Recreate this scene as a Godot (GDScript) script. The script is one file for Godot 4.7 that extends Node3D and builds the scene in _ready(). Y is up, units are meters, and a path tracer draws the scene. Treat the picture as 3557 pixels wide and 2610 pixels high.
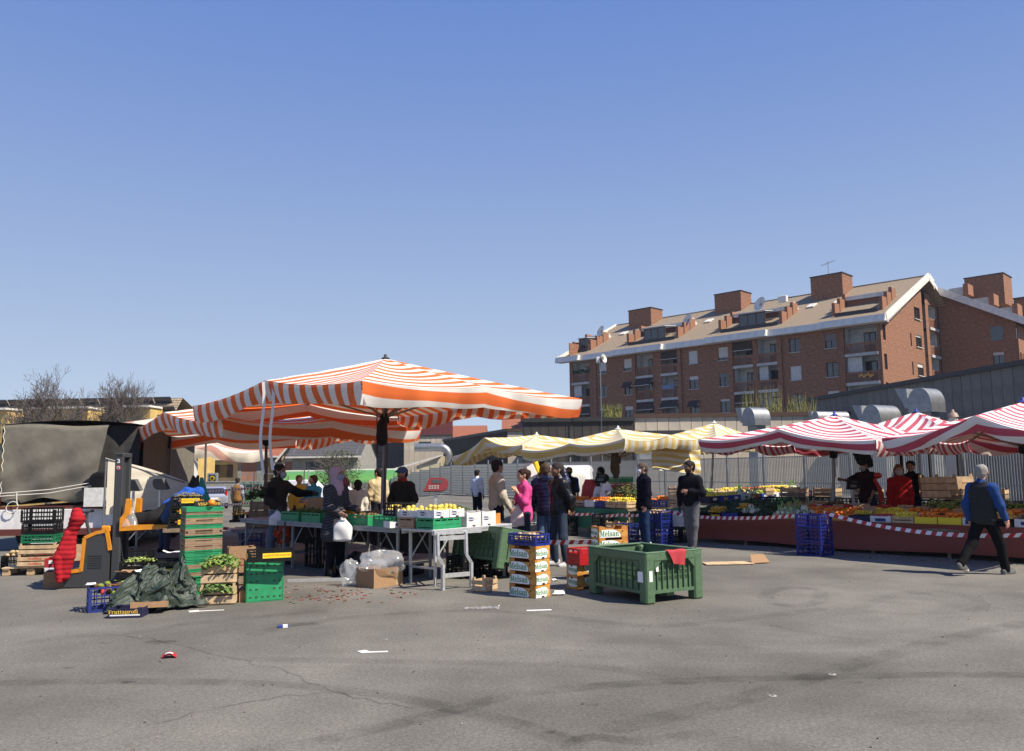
extends Node3D

# ---------------------------------------------------------------- mesh builder
class MB:
	var v := PackedVector3Array()
	var n := PackedVector3Array()
	var t := PackedVector2Array()
	var c := PackedColorArray()
	var idx := PackedInt32Array()
	var col := Color(1, 1, 1)
	func vert(p: Vector3, nn: Vector3, uv := Vector2.ZERO) -> int:
		v.append(p); n.append(nn); t.append(uv); c.append(col)
		return v.size() - 1
	func tri(a: Vector3, b: Vector3, d: Vector3) -> void:
		var nn := (b - a).cross(d - a).normalized()
		var i := vert(a, nn); vert(b, nn); vert(d, nn)
		idx.append(i); idx.append(i + 2); idx.append(i + 1)
	# corners counter-clockwise seen from the front, first one bottom left
	func quad(a: Vector3, b: Vector3, d: Vector3, e: Vector3, r := Rect2(0, 0, 1, 1)) -> void:
		var nn := (d - a).cross(e - b).normalized()
		var i := vert(a, nn, Vector2(r.position.x, r.end.y))
		vert(b, nn, r.end); vert(d, nn, Vector2(r.end.x, r.position.y)); vert(e, nn, r.position)
		for k in [0, 2, 1, 0, 3, 2]: idx.append(i + k)
	func box(ctr: Vector3, s: Vector3, b := Basis.IDENTITY) -> void:
		var h := s * 0.5
		var x := b.x * h.x; var y := b.y * h.y; var z := b.z * h.z
		quad(ctr - x - y + z, ctr + x - y + z, ctr + x + y + z, ctr - x + y + z)
		quad(ctr + x - y - z, ctr - x - y - z, ctr - x + y - z, ctr + x + y - z)
		quad(ctr + x - y + z, ctr + x - y - z, ctr + x + y - z, ctr + x + y + z)
		quad(ctr - x - y - z, ctr - x - y + z, ctr - x + y + z, ctr - x + y - z)
		quad(ctr - x + y + z, ctr + x + y + z, ctr + x + y - z, ctr - x + y - z)
		quad(ctr - x - y - z, ctr + x - y - z, ctr + x - y + z, ctr - x - y + z)
	# box with chamfered edges
	func cbox(ctr: Vector3, s: Vector3, ch := 0.01, b := Basis.IDENTITY) -> void:
		var h := s * 0.5
		ch = minf(ch, minf(h.x, minf(h.y, h.z)) * 0.9)
		var P := func(x, y, z): return ctr + b.x * x + b.y * y + b.z * z
		for ax in 3:
			for sg in [-1, 1]:
				var q := []
				for k in [[-1, -1], [1, -1], [1, 1], [-1, 1]]:
					var w := [0.0, 0.0, 0.0]
					w[ax] = h[ax] * sg
					w[(ax + 1) % 3] = (h[(ax + 1) % 3] - ch) * k[0]
					w[(ax + 2) % 3] = (h[(ax + 2) % 3] - ch) * k[1]
					q.append(P.call(w[0], w[1], w[2]))
				if sg > 0: quad(q[0], q[1], q[2], q[3])
				else: quad(q[3], q[2], q[1], q[0])
		for ax in 3:
			var a1 := (ax + 1) % 3; var a2 := (ax + 2) % 3
			for s1 in [-1, 1]:
				for s2 in [-1, 1]:
					var q := []
					for k in [[-1, 0], [1, 0], [1, 1], [-1, 1]]:
						var w := [0.0, 0.0, 0.0]
						w[ax] = (h[ax] - ch) * k[0]
						w[a1] = (h[a1] - (ch if k[1] == 1 else 0.0)) * s1
						w[a2] = (h[a2] - (0.0 if k[1] == 1 else ch)) * s2
						q.append(P.call(w[0], w[1], w[2]))
					if s1 * s2 > 0: quad(q[0], q[1], q[2], q[3])
					else: quad(q[3], q[2], q[1], q[0])
		for sx in [-1, 1]:
			for sy in [-1, 1]:
				for sz in [-1, 1]:
					var a = P.call(h.x * sx, (h.y - ch) * sy, (h.z - ch) * sz)
					var d = P.call((h.x - ch) * sx, h.y * sy, (h.z - ch) * sz)
					var e = P.call((h.x - ch) * sx, (h.y - ch) * sy, h.z * sz)
					if sx * sy * sz > 0: tri(a, d, e)
					else: tri(a, e, d)
	func bar(a: Vector3, b: Vector3, w: float, hh: float) -> void:
		var z := (b - a)
		var l := z.length()
		if l < 1e-5: return
		z /= l
		var up := Vector3.UP if absf(z.y) < 0.95 else Vector3.RIGHT
		var x := up.cross(z).normalized()
		box((a + b) * 0.5, Vector3(w, hh, l), Basis(x, z.cross(x), z))
	func tube(pts: Array, rad, sides := 6, caps := true) -> void:
		var m := pts.size()
		var u := Vector3.ZERO
		var base := v.size()
		var len := 0.0
		for i in m:
			var d: Vector3 = (pts[mini(i + 1, m - 1)] - pts[maxi(i - 1, 0)]).normalized()
			if u == Vector3.ZERO: u = d.cross(Vector3.UP if absf(d.y) < 0.9 else Vector3.RIGHT).normalized()
			u = (u - d * u.dot(d)).normalized()
			var w := d.cross(u)
			var r: float = rad[i] if rad is Array else rad
			if i > 0: len += (pts[i] - pts[i - 1]).length()
			for k in sides + 1:
				var a := TAU * k / sides
				var nn := u * cos(a) + w * sin(a)
				vert(pts[i] + nn * r, nn, Vector2(float(k) / sides, len))
		for i in m - 1:
			for k in sides:
				var p := base + i * (sides + 1) + k
				for j in [0, sides + 2, 1, 0, sides + 1, sides + 2]: idx.append(p + j)
		if caps:
			for e in [0, m - 1]:
				var nn: Vector3 = ((pts[0] - pts[1]) if e == 0 else (pts[m - 1] - pts[m - 2])).normalized()
				var i0 := vert(pts[e], nn)
				for k in sides + 1: vert(v[base + e * (sides + 1) + k], nn)
				for k in sides:
					idx.append(i0)
					if e == 0: idx.append(i0 + 1 + k); idx.append(i0 + 2 + k)
					else: idx.append(i0 + 2 + k); idx.append(i0 + 1 + k)
	# smooth surface from a function of (u, v) in 0..1; normals follow dv x du
	func surf(nu: int, nv: int, f: Callable, uvs := Vector2.ONE, uvf = null) -> void:
		var base := v.size()
		var g := []
		for j in nv + 1:
			for i in nu + 1:
				g.append(f.call(float(i) / nu, float(j) / nv))
		for j in nv + 1:
			for i in nu + 1:
				var du: Vector3 = g[j * (nu + 1) + mini(i + 1, nu)] - g[j * (nu + 1) + maxi(i - 1, 0)]
				var dv: Vector3 = g[mini(j + 1, nv) * (nu + 1) + i] - g[maxi(j - 1, 0) * (nu + 1) + i]
				var nn := dv.cross(du)
				nn = nn.normalized() if nn.length() > 1e-9 else Vector3.UP
				var uv := Vector2(float(i) / nu, float(j) / nv) * uvs
				if uvf != null: uv = uvf.call(g[j * (nu + 1) + i], float(i) / nu, float(j) / nv)
				vert(g[j * (nu + 1) + i], nn, uv)
		for j in nv:
			for i in nu:
				var p := base + j * (nu + 1) + i
				for k in [0, 1, nu + 2, 0, nu + 2, nu + 1]: idx.append(p + k)
	func ball(ctr: Vector3, r: Vector3, nu := 10, nv := 6, b := Basis.IDENTITY) -> void:
		surf(nu, nv, func(u, w):
			var a: float = u * TAU
			var e: float = (w - 0.5) * PI
			return ctr + b * Vector3(cos(a) * cos(e) * r.x, sin(e) * r.y, sin(a) * cos(e) * r.z))
	func lathe(prof: Array, sides := 12, ctr := Vector3.ZERO, b := Basis.IDENTITY) -> void:
		var m := prof.size() - 1
		surf(sides, m, func(u, w):
			var q: Vector2 = prof[int(round(w * m))]
			return ctr + b * Vector3(cos(u * TAU) * q.x, q.y, sin(u * TAU) * q.x))
	# polygon in the xy plane of xf, thickness d along its +z
	func prism(poly: PackedVector2Array, d: float, xf := Transform3D.IDENTITY) -> void:
		if Geometry2D.is_polygon_clockwise(poly): poly.reverse()
		var ix := Geometry2D.triangulate_polygon(poly)
		for k in range(0, ix.size(), 3):
			var a := poly[ix[k]]; var b := poly[ix[k + 1]]; var e := poly[ix[k + 2]]
			if (b - a).cross(e - a) < 0: var tmp := b; b = e; e = tmp
			tri(xf * Vector3(a.x, a.y, d), xf * Vector3(b.x, b.y, d), xf * Vector3(e.x, e.y, d))
			tri(xf * Vector3(a.x, a.y, 0), xf * Vector3(e.x, e.y, 0), xf * Vector3(b.x, b.y, 0))
		for k in poly.size():
			var a := poly[k]; var b := poly[(k + 1) % poly.size()]
			quad(xf * Vector3(a.x, a.y, 0), xf * Vector3(b.x, b.y, 0), xf * Vector3(b.x, b.y, d), xf * Vector3(a.x, a.y, d))
	# wall in the xy plane facing +z with rectangular holes and reveals running back by deep
	func holed(r: Rect2, holes: Array, deep: float, xf := Transform3D.IDENTITY) -> void:
		var xs := [r.position.x, r.end.x]; var ys := [r.position.y, r.end.y]
		for h in holes:
			for q in [h.position.x, h.end.x]: xs.append(clampf(q, r.position.x, r.end.x))
			for q in [h.position.y, h.end.y]: ys.append(clampf(q, r.position.y, r.end.y))
		xs.sort(); ys.sort()
		for i in xs.size() - 1:
			if xs[i + 1] - xs[i] < 1e-4: continue
			for j in ys.size() - 1:
				if ys[j + 1] - ys[j] < 1e-4: continue
				var m := Vector2((xs[i] + xs[i + 1]) / 2, (ys[j] + ys[j + 1]) / 2)
				var skip := false
				for h in holes:
					if h.has_point(m): skip = true; break
				if skip: continue
				quad(xf * Vector3(xs[i], ys[j], 0), xf * Vector3(xs[i + 1], ys[j], 0), xf * Vector3(xs[i + 1], ys[j + 1], 0), xf * Vector3(xs[i], ys[j + 1], 0))
		for h in holes:
			var p: Vector2 = h.position; var e: Vector2 = h.end
			quad(xf * Vector3(p.x, p.y, 0), xf * Vector3(e.x, p.y, 0), xf * Vector3(e.x, p.y, -deep), xf * Vector3(p.x, p.y, -deep))
			quad(xf * Vector3(p.x, e.y, -deep), xf * Vector3(e.x, e.y, -deep), xf * Vector3(e.x, e.y, 0), xf * Vector3(p.x, e.y, 0))
			quad(xf * Vector3(p.x, p.y, -deep), xf * Vector3(p.x, e.y, -deep), xf * Vector3(p.x, e.y, 0), xf * Vector3(p.x, p.y, 0))
			quad(xf * Vector3(e.x, p.y, 0), xf * Vector3(e.x, e.y, 0), xf * Vector3(e.x, e.y, -deep), xf * Vector3(e.x, p.y, -deep))
	func mesh() -> ArrayMesh:
		var a := []
		a.resize(Mesh.ARRAY_MAX)
		a[Mesh.ARRAY_VERTEX] = v; a[Mesh.ARRAY_NORMAL] = n; a[Mesh.ARRAY_TEX_UV] = t; a[Mesh.ARRAY_COLOR] = c; a[Mesh.ARRAY_INDEX] = idx
		var am := ArrayMesh.new()
		am.add_surface_from_arrays(Mesh.PRIMITIVE_TRIANGLES, a)
		return am

# ---------------------------------------------------------------- scene helpers
var M := {}
var used := {}
var rng := RandomNumberGenerator.new()
var boxes := {}

func rf(a: float, b: float) -> float: return rng.randf_range(a, b)

func numbered(called: String) -> String:
	used[called] = used.get(called, -1) + 1
	return called if used[called] == 0 else "%s_%03d" % [called, used[called]]

func nth(i: int) -> String:
	var w := ["first", "second", "third", "fourth", "fifth", "sixth", "seventh", "eighth", "ninth", "tenth", "eleventh", "twelfth", "thirteenth", "fourteenth", "fifteenth", "sixteenth", "seventeenth", "eighteenth", "nineteenth"]
	if i < 19: return w[i]
	var t: int = (i + 1) / 10
	if (i + 1) % 10 == 0: return ["twentieth", "thirtieth"][t - 2]
	return ["twenty", "thirty"][t - 2] + "-" + w[(i + 1) % 10 - 1]

func tag(o: Node, label: String, category: String, group := "") -> Node:
	o.set_meta("label", label)
	o.set_meta("category", category)
	if group: o.set_meta("group", group)
	return o

func thing(called: String, label: String, category: String, at := Vector3.ZERO, yaw := 0.0, group := "") -> Node3D:
	var o := Node3D.new()
	o.name = numbered(called)
	add_child(o)
	o.position = at
	o.rotation_degrees.y = yaw
	tag(o, label, category, group)
	return o

func part(parent: Node, called: String, mb, m, at := Vector3.ZERO) -> MeshInstance3D:
	var o := MeshInstance3D.new()
	o.name = called
	o.mesh = mb.mesh() if mb is MB else mb
	o.material_override = M[m] if m is String else m
	o.position = at
	parent.add_child(o, true)
	return o

func struct(called: String, mb: MB, m) -> MeshInstance3D:
	var o := part(self, numbered(called), mb, m)
	o.set_meta("kind", "structure")
	return o

# a single-mesh thing
func solo(called: String, label: String, category: String, mb, m, at := Vector3.ZERO, yaw := 0.0, group := "") -> MeshInstance3D:
	var o := part(self, numbered(called), mb, m, at)
	o.rotation_degrees.y = yaw
	tag(o, label, category, group)
	return o

func bmesh(s: Vector3, ch := 0.0) -> ArrayMesh:
	var k := "%.3f %.3f %.3f %.3f" % [s.x, s.y, s.z, ch]
	if not boxes.has(k):
		var b := MB.new()
		if ch > 0.0: b.cbox(Vector3.ZERO, s, ch)
		else: b.box(Vector3.ZERO, s)
		boxes[k] = b.mesh()
	return boxes[k]

func pbox(parent: Node, called: String, ctr: Vector3, s: Vector3, m, ch := 0.0, rot := Vector3.ZERO) -> MeshInstance3D:
	var o := part(parent, called, bmesh(s, ch), m, ctr)
	if rot != Vector3.ZERO: o.rotation_degrees = rot
	return o

func dup(src: Node3D, called: String, label: String, category: String, at: Vector3, yaw := 0.0, group := "") -> Node3D:
	var o: Node3D = src.duplicate()
	o.name = numbered(called)
	add_child(o)
	o.position = at
	o.rotation_degrees = Vector3(0, yaw, 0)
	if o.has_meta("group"): o.remove_meta("group")
	tag(o, label, category, group)
	return o

func text(parent: Node, s: String, height: float, at: Vector3, rot: Vector3, m, serif := false, bold := true) -> MeshInstance3D:
	var tm := TextMesh.new()
	var f := SystemFont.new()
	f.font_names = PackedStringArray(["Droid Serif" if serif else "Droid Sans"])
	f.font_weight = 700 if bold else 400
	tm.font = f
	tm.text = s
	tm.font_size = 64
	tm.pixel_size = height / 46.0
	tm.depth = 0.0015
	tm.curve_step = 2.0
	var o := part(parent, "lettering", tm, m, at)
	o.rotation_degrees = rot
	return o

# ---------------------------------------------------------------- textures and materials
func noise_img(sd: int, freq: float, size := 256, oct := 4, lo := 0.7, hi := 1.0, squash := 1.0) -> Image:
	var fn := FastNoiseLite.new()
	fn.seed = sd
	fn.noise_type = FastNoiseLite.TYPE_SIMPLEX_SMOOTH
	fn.frequency = freq
	fn.fractal_octaves = oct
	var im := fn.get_seamless_image(size, int(size * squash))
	if squash != 1.0: im.resize(size, size)
	var d := im.get_data()
	for i in d.size(): d[i] = int(255.0 * (lo + (hi - lo) * d[i] / 255.0))
	return Image.create_from_data(size, size, false, Image.FORMAT_L8, d)

func tex(im: Image) -> ImageTexture: return ImageTexture.create_from_image(im)

func nmap(im: Image, s: float) -> ImageTexture:
	var k := im.duplicate()
	k.convert(Image.FORMAT_RGBA8)
	k.bump_map_to_normal_map(s)
	return tex(k)

func mat(key: String, c: Color, rough := 0.8, o := {}) -> StandardMaterial3D:
	var m := StandardMaterial3D.new()
	m.albedo_color = c.linear_to_srgb()
	m.roughness = rough
	m.metallic = o.get("metal", 0.0)
	m.metallic_specular = o.get("spec", 0.5)
	if o.has("tex"): m.albedo_texture = o.tex
	if o.has("nrm"):
		m.normal_enabled = true
		m.normal_texture = o.nrm
		m.normal_scale = o.get("ns", 1.0)
	if o.has("tri"):
		m.uv1_triplanar = true
		m.uv1_scale = Vector3.ONE * o.tri if not (o.tri is Vector3) else o.tri
		m.uv1_world_triplanar = o.get("world", false)
	if o.has("uv"): m.uv1_scale = o.uv
	if o.has("bl"):
		m.backlight_enabled = true
		m.backlight = o.bl
	if o.get("vc", false): m.vertex_color_use_as_albedo = true
	if o.has("alpha"):
		m.transparency = BaseMaterial3D.TRANSPARENCY_ALPHA
		m.albedo_color.a = o.alpha
	if o.has("rim"):
		m.rim_enabled = true
		m.rim = o.rim
	if o.has("coat"):
		m.clearcoat_enabled = true
		m.clearcoat = o.coat
	m.cull_mode = BaseMaterial3D.CULL_DISABLED
	M[key] = m
	return m

const SUN_TO := Vector3(0.58, 0.755, 0.30)
const CAM_H := 1.68

func ground_y(x: float, z: float) -> float:
	return -0.02 * maxf(0.0, -z - 22.0) * clampf((-5.0 - x) / 6.0, 0.0, 1.0)

func _ready() -> void:
	rng.seed = 20210
	# ---- camera
	var cam := Camera3D.new()
	cam.name = "camera"
	cam.fov = 48.47
	cam.near = 0.1
	cam.far = 900.0
	cam.position = Vector3(0, CAM_H, 0)
	cam.basis = Basis(Vector3.RIGHT, deg_to_rad(6.434)) * Basis(Vector3.BACK, deg_to_rad(-0.7))
	add_child(cam)
	cam.current = true
	# ---- sky, exposure
	var env := Environment.new()
	var sm := ProceduralSkyMaterial.new()
	sm.sky_top_color = Color(0.262, 0.415, 0.695)
	sm.sky_horizon_color = Color(0.71, 0.77, 0.82)
	sm.sky_curve = 0.22
	sm.ground_bottom_color = Color(0.30, 0.29, 0.28)
	sm.ground_horizon_color = Color(0.62, 0.66, 0.72)
	sm.ground_curve = 0.05
	sm.sun_angle_max = 1.0
	sm.energy_multiplier = 0.88
	var sky := Sky.new()
	sky.sky_material = sm
	env.background_mode = Environment.BG_SKY
	env.sky = sky
	env.tonemap_mode = Environment.TONE_MAPPER_LINEAR
	env.tonemap_exposure = 1.52
	env.sdfgi_enabled = true
	env.ssao_enabled = true
	env.ssil_enabled = true
	env.fog_enabled = true
	env.fog_density = 0.00025
	env.fog_light_color = Color(0.72, 0.79, 0.9)
	var we := WorldEnvironment.new()
	we.name = "environment"
	we.environment = env
	add_child(we)
	# ---- sun
	var sun := DirectionalLight3D.new()
	sun.name = "sun"
	sun.light_energy = 1.6
	sun.light_color = Color(1.0, 0.955, 0.88)
	sun.light_angular_distance = 0.53
	sun.shadow_enabled = true
	sun.look_at_from_position(SUN_TO * 100.0, Vector3.ZERO, Vector3.UP)
	add_child(sun)
	# ---- the place
	make_materials()
	make_ground()
	make_apartments()
	make_halls()
	make_fence()
	make_left_background()
	make_trees()
	make_vehicles()
	make_canopies()
	make_orange_stall()
	make_left_cluster()
	make_front_boxes()
	make_middle_stall()
	make_red_stall()
	make_tapes()
	make_people()
	make_litter()
	flush_heaps()

# ---------------------------------------------------------------- materials
func stripe_tex(a: Color, b: Color, sd: int, w := 0.5) -> ImageTexture:
	var gr := noise_img(sd, 0.02, 128, 3, 0.90, 1.0)
	var im := Image.create(128, 128, false, Image.FORMAT_RGB8)
	for y in 128:
		for x in 128:
			var k := x / 128.0
			var e := clampf((w * 0.5 - absf(k - 0.5)) * 60.0 + 0.5, 0.0, 1.0)
			var g := gr.get_pixel(x, y).r
			im.set_pixel(x, y, (b.lerp(a, e) * g).linear_to_srgb())
	return tex(im)

func make_materials() -> void:
	var fine := noise_img(1, 0.05, 256, 4, 0.82, 1.0)
	var soft := noise_img(2, 0.015, 256, 4, 0.87, 1.0)
	var grain := noise_img(3, 0.03, 256, 4, 0.76, 1.0, 0.12)
	var weave := noise_img(4, 0.25, 256, 2, 0.85, 1.0)
	var fold := noise_img(5, 0.012, 256, 3, 0.0, 1.0)
	var tf := tex(fine); var ts := tex(soft); var tg := tex(grain); var tw := tex(weave)
	var n_fine := nmap(fine, 3.0); var n_fold := nmap(fold, 6.0); var n_weave := nmap(weave, 1.5)
	var P := {"tex": ts, "tri": 2.0}            # dusty plastic
	mat("brick", Color(0.375, 0.178, 0.10), 0.9, {"tex": brick_tex(), "tri": 0.5})
	mat("brick_plain", Color(0.32, 0.15, 0.085), 0.9, {"tex": tf, "tri": 0.8})
	mat("roof_tile", Color(0.44, 0.34, 0.23), 0.9, {"tex": tile_tex(), "uv": Vector3(1, 1, 1)})
	mat("red_tile", Color(0.46, 0.16, 0.085), 0.9, {"tex": tile_tex(), "uv": Vector3(1, 1, 1)})
	mat("grey_tile", Color(0.11, 0.11, 0.12), 0.9, {"tex": tile_tex(), "uv": Vector3(1, 1, 1)})
	mat("white_paint", Color(0.78, 0.76, 0.70), 0.6, {"tex": ts, "tri": 0.3})
	mat("plaster", Color(0.62, 0.63, 0.62), 0.9, {"tex": ts, "tri": 0.4})
	mat("shutter", Color(0.66, 0.66, 0.64), 0.7, {"tex": ts, "tri": 0.7})
	mat("shutter_grey", Color(0.20, 0.21, 0.23), 0.7, {"tex": ts, "tri": 0.7})
	mat("glass", Color(0.02, 0.025, 0.03), 0.06, {"spec": 0.7})
	mat("frame_brown", Color(0.07, 0.035, 0.02), 0.6)
	mat("awning_brown", Color(0.045, 0.03, 0.027), 0.9, {"tex": ts, "tri": 0.7})
	mat("slab", Color(0.50, 0.51, 0.50), 0.85, {"tex": ts, "tri": 0.4})
	mat("dark_edge", Color(0.03, 0.028, 0.028), 0.6)
	mat("clad_dark", Color(0.085, 0.078, 0.070), 0.9, {"spec": 0.2, "tex": ts, "tri": 0.2})
	mat("clad_dark2", Color(0.075, 0.069, 0.063), 0.9, {"spec": 0.2, "tex": ts, "tri": 0.2})
	mat("clad_tall", Color(0.225, 0.207, 0.183), 0.9, {"spec": 0.2, "tex": ts, "tri": 0.2})
	mat("clad_tall2", Color(0.205, 0.188, 0.166), 0.9, {"spec": 0.2, "tex": ts, "tri": 0.2})
	mat("clad_beige", Color(0.62, 0.54, 0.42), 0.65, {"tex": ts, "tri": 0.2})
	mat("clad_beige2", Color(0.58, 0.505, 0.395), 0.65, {"tex": ts, "tri": 0.2})
	mat("burgundy", Color(0.17, 0.035, 0.035), 0.7, {"tex": ts, "tri": 0.2})
	mat("yellow_wall", Color(0.62, 0.43, 0.14), 0.9, {"tex": ts, "tri": 0.25})
	mat("cream_wall", Color(0.66, 0.58, 0.40), 0.9, {"tex": ts, "tri": 0.25})
	mat("terracotta_wall", Color(0.42, 0.20, 0.13), 0.9, {"tex": ts, "tri": 0.25})
	mat("grey_wall", Color(0.30, 0.30, 0.27), 0.9, {"tex": ts, "tri": 0.25})
	mat("concrete", Color(0.36, 0.345, 0.31), 0.95, {"tex": tf, "tri": 0.35, "nrm": n_fine})
	mat("solar", Color(0.035, 0.04, 0.055), 0.2, {"spec": 0.6})
	mat("shutter_green", Color(0.30, 0.42, 0.28), 0.8)
	mat("galv", Color(0.33, 0.345, 0.36), 0.45, {"metal": 0.75, "tex": ts, "tri": 0.6})
	mat("galv_dull", Color(0.33, 0.35, 0.36), 0.55, {"metal": 0.35, "tex": ts, "tri": 0.6})
	mat("fence_slat", Color(0.36, 0.385, 0.39), 0.55, {"metal": 0.2, "tex": ts, "tri": 0.15})
	mat("steel", Color(0.50, 0.51, 0.52), 0.38, {"metal": 0.85, "tex": ts, "tri": 3.0})
	mat("alu", Color(0.62, 0.63, 0.64), 0.45, {"metal": 0.5, "tex": ts, "tri": 3.0})
	mat("pole_brown", Color(0.14, 0.10, 0.085), 0.5, {"metal": 0.3, "tex": ts, "tri": 3.0})
	mat("pole_grey", Color(0.26, 0.25, 0.25), 0.45, {"metal": 0.5, "tex": ts, "tri": 3.0})
	mat("rib_wood", Color(0.34, 0.24, 0.18), 0.55, {"tex": tg, "tri": 2.0})
	mat("black_plastic", Color(0.012, 0.012, 0.013), 0.6, {"tex": ts, "tri": 2.0, "spec": 0.3})
	mat("dark_plastic", Color(0.035, 0.037, 0.04), 0.5, P)
	mat("grey_plastic", Color(0.055, 0.06, 0.068), 0.55, {"tex": tf, "tri": 3.0})
	mat("green_crate", Color(0.010, 0.175, 0.070), 0.5, P)
	mat("green_crate2", Color(0.025, 0.31, 0.125), 0.5, P)
	mat("bin_green", Color(0.092, 0.170, 0.088), 0.55, {"tex": tf, "tri": 1.2, "nrm": n_fine, "ns": 0.3})
	mat("tan_crate", Color(0.34, 0.225, 0.14), 0.6, P)
	mat("blue_crate", Color(0.010, 0.022, 0.21), 0.45, P)
	mat("blue_crate2", Color(0.016, 0.034, 0.20), 0.5, P)
	mat("red_crate", Color(0.48, 0.012, 0.018), 0.45, P)
	mat("wood", Color(0.72, 0.52, 0.31), 0.8, {"tex": tg, "tri": Vector3(0.7, 3.0, 0.7)})
	mat("wood2", Color(0.66, 0.46, 0.26), 0.8, {"tex": tg, "tri": Vector3(0.7, 3.0, 0.7)})
	mat("wood_grey", Color(0.30, 0.225, 0.15), 0.85, {"tex": tg, "tri": Vector3(0.7, 3.0, 0.7)})
	mat("card", Color(0.40, 0.24, 0.125), 0.9, {"tex": tf, "tri": 2.5})
	mat("card_white", Color(0.76, 0.76, 0.74), 0.7, {"tex": ts, "tri": 2.0})
	mat("card_navy", Color(0.012, 0.014, 0.055), 0.6, {"tex": ts, "tri": 2.0})
	mat("card_blue", Color(0.02, 0.05, 0.32), 0.6, {"tex": ts, "tri": 2.0})
	mat("card_red", Color(0.42, 0.02, 0.025), 0.6, {"tex": ts, "tri": 2.0})
	mat("card_black", Color(0.018, 0.017, 0.02), 0.6, {"tex": ts, "tri": 2.0})
	mat("orange_print", Color(0.62, 0.24, 0.035), 0.6, {"tex": tf, "tri": 9.0})
	mat("orange_slice", Color(0.70, 0.34, 0.07), 0.6, {"tex": tf, "tri": 14.0})
	mat("print_white", Color(0.80, 0.80, 0.79), 0.55)
	mat("print_green", Color(0.025, 0.20, 0.035), 0.6)
	mat("print_navy", Color(0.02, 0.03, 0.16), 0.6)
	mat("print_red", Color(0.50, 0.03, 0.03), 0.6)
	mat("print_orange", Color(0.75, 0.28, 0.03), 0.6)
	mat("print_gold", Color(0.72, 0.46, 0.06), 0.6)
	mat("print_grey", Color(0.35, 0.35, 0.35), 0.6)
	mat("label_yellow", Color(0.80, 0.60, 0.02), 0.5)
	mat("tyre", Color(0.016, 0.016, 0.016), 0.85)
	mat("car_white", Color(0.76, 0.77, 0.78), 0.25, {"coat": 0.6})
	mat("car_silver", Color(0.42, 0.44, 0.52), 0.25, {"metal": 0.5, "coat": 0.6})
	mat("lamp_red", Color(0.40, 0.01, 0.01), 0.2)
	mat("tarp_olive", Color(0.185, 0.170, 0.135), 0.85, {"tex": ts, "tri": 0.9, "nrm": n_fold, "ns": 0.15})
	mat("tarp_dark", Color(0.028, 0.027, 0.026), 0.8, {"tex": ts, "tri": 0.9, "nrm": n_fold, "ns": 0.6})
	mat("tarp_green", Color(0.034, 0.054, 0.038), 0.58, {"tex": tf, "tri": 2.2, "nrm": n_fold, "ns": 0.8})
	mat("truck_frame", Color(0.14, 0.035, 0.025), 0.6, {"tex": tf, "tri": 1.2})
	mat("truck_white", Color(0.84, 0.83, 0.82), 0.5, {"tex": ts, "tri": 0.9})
	mat("rope", Color(0.62, 0.60, 0.54), 0.9)
	mat("rope_dark", Color(0.03, 0.03, 0.03), 0.9)
	mat("stacker_yellow", Color(0.78, 0.30, 0.015), 0.4, {"tex": ts, "tri": 2.0})
	mat("stacker_grey", Color(0.050, 0.054, 0.060), 0.6, {"tex": tf, "tri": 3.0, "nrm": n_fine, "ns": 0.3})
	mat("cloth_white", Color(0.76, 0.71, 0.58), 0.9, {"tex": tw, "tri": 2.0, "nrm": n_fold, "ns": 0.12, "bl": Color(0.5, 0.47, 0.38)})
	mat("drape_brown", Color(0.27, 0.068, 0.042), 0.9, {"tex": tw, "tri": 2.0})
	mat("drape_green", Color(0.045, 0.20, 0.115), 0.9, {"tex": tw, "tri": 2.0})
	mat("drape_dark", Color(0.025, 0.02, 0.022), 0.9, {"tex": tw, "tri": 2.0})
	mat("scale_red", Color(0.17, 0.010, 0.014), 0.5)
	mat("screen_dark", Color(0.06, 0.065, 0.06), 0.25)
	mat("film", Color(0.85, 0.87, 0.88), 0.12, {"alpha": 0.22, "spec": 0.8})
	mat("bag_white", Color(0.72, 0.72, 0.72), 0.5, {"bl": Color(0.5, 0.5, 0.5)})
	mat("bag_pink", Color(0.72, 0.58, 0.55), 0.5, {"bl": Color(0.5, 0.45, 0.45)})
	mat("bag_red", Color(0.42, 0.02, 0.02), 0.5, {"bl": Color(0.3, 0.02, 0.02)})
	mat("net_red", Color(0.36, 0.035, 0.015), 0.7, {"tex": tf, "tri": 9.0, "nrm": n_fine})
	mat("paper", Color(0.80, 0.80, 0.78), 0.8)
	mat("stripe_orange", Color(1, 1, 1), 0.85, {"tex": stripe_tex(Color(0.80, 0.17, 0.035), Color(0.80, 0.78, 0.74), 11), "bl": Color(0.60, 0.52, 0.45)})
	mat("stripe_yellow", Color(1, 1, 1), 0.85, {"tex": stripe_tex(Color(0.62, 0.47, 0.16), Color(0.68, 0.65, 0.55), 12), "bl": Color(0.42, 0.38, 0.30)})
	mat("stripe_red", Color(1, 1, 1), 0.85, {"tex": stripe_tex(Color(0.50, 0.075, 0.115), Color(0.78, 0.75, 0.73), 13, 0.46), "bl": Color(0.35, 0.28, 0.25)})
	mat("stripe_pale", Color(1, 1, 1), 0.9, {"tex": stripe_tex(Color(0.52, 0.28, 0.23), Color(0.66, 0.60, 0.50), 14, 0.28), "bl": Color(0.16, 0.13, 0.11)})
	mat("stripe_navy", Color(1, 1, 1), 0.9, {"tex": stripe_tex(Color(0.012, 0.015, 0.035), Color(0.30, 0.29, 0.25), 15)})
	mat("stripe_tape", Color(1, 1, 1), 0.4, {"tex": stripe_tex(Color(0.42, 0.015, 0.02), Color(0.78, 0.78, 0.77), 16)})
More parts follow.
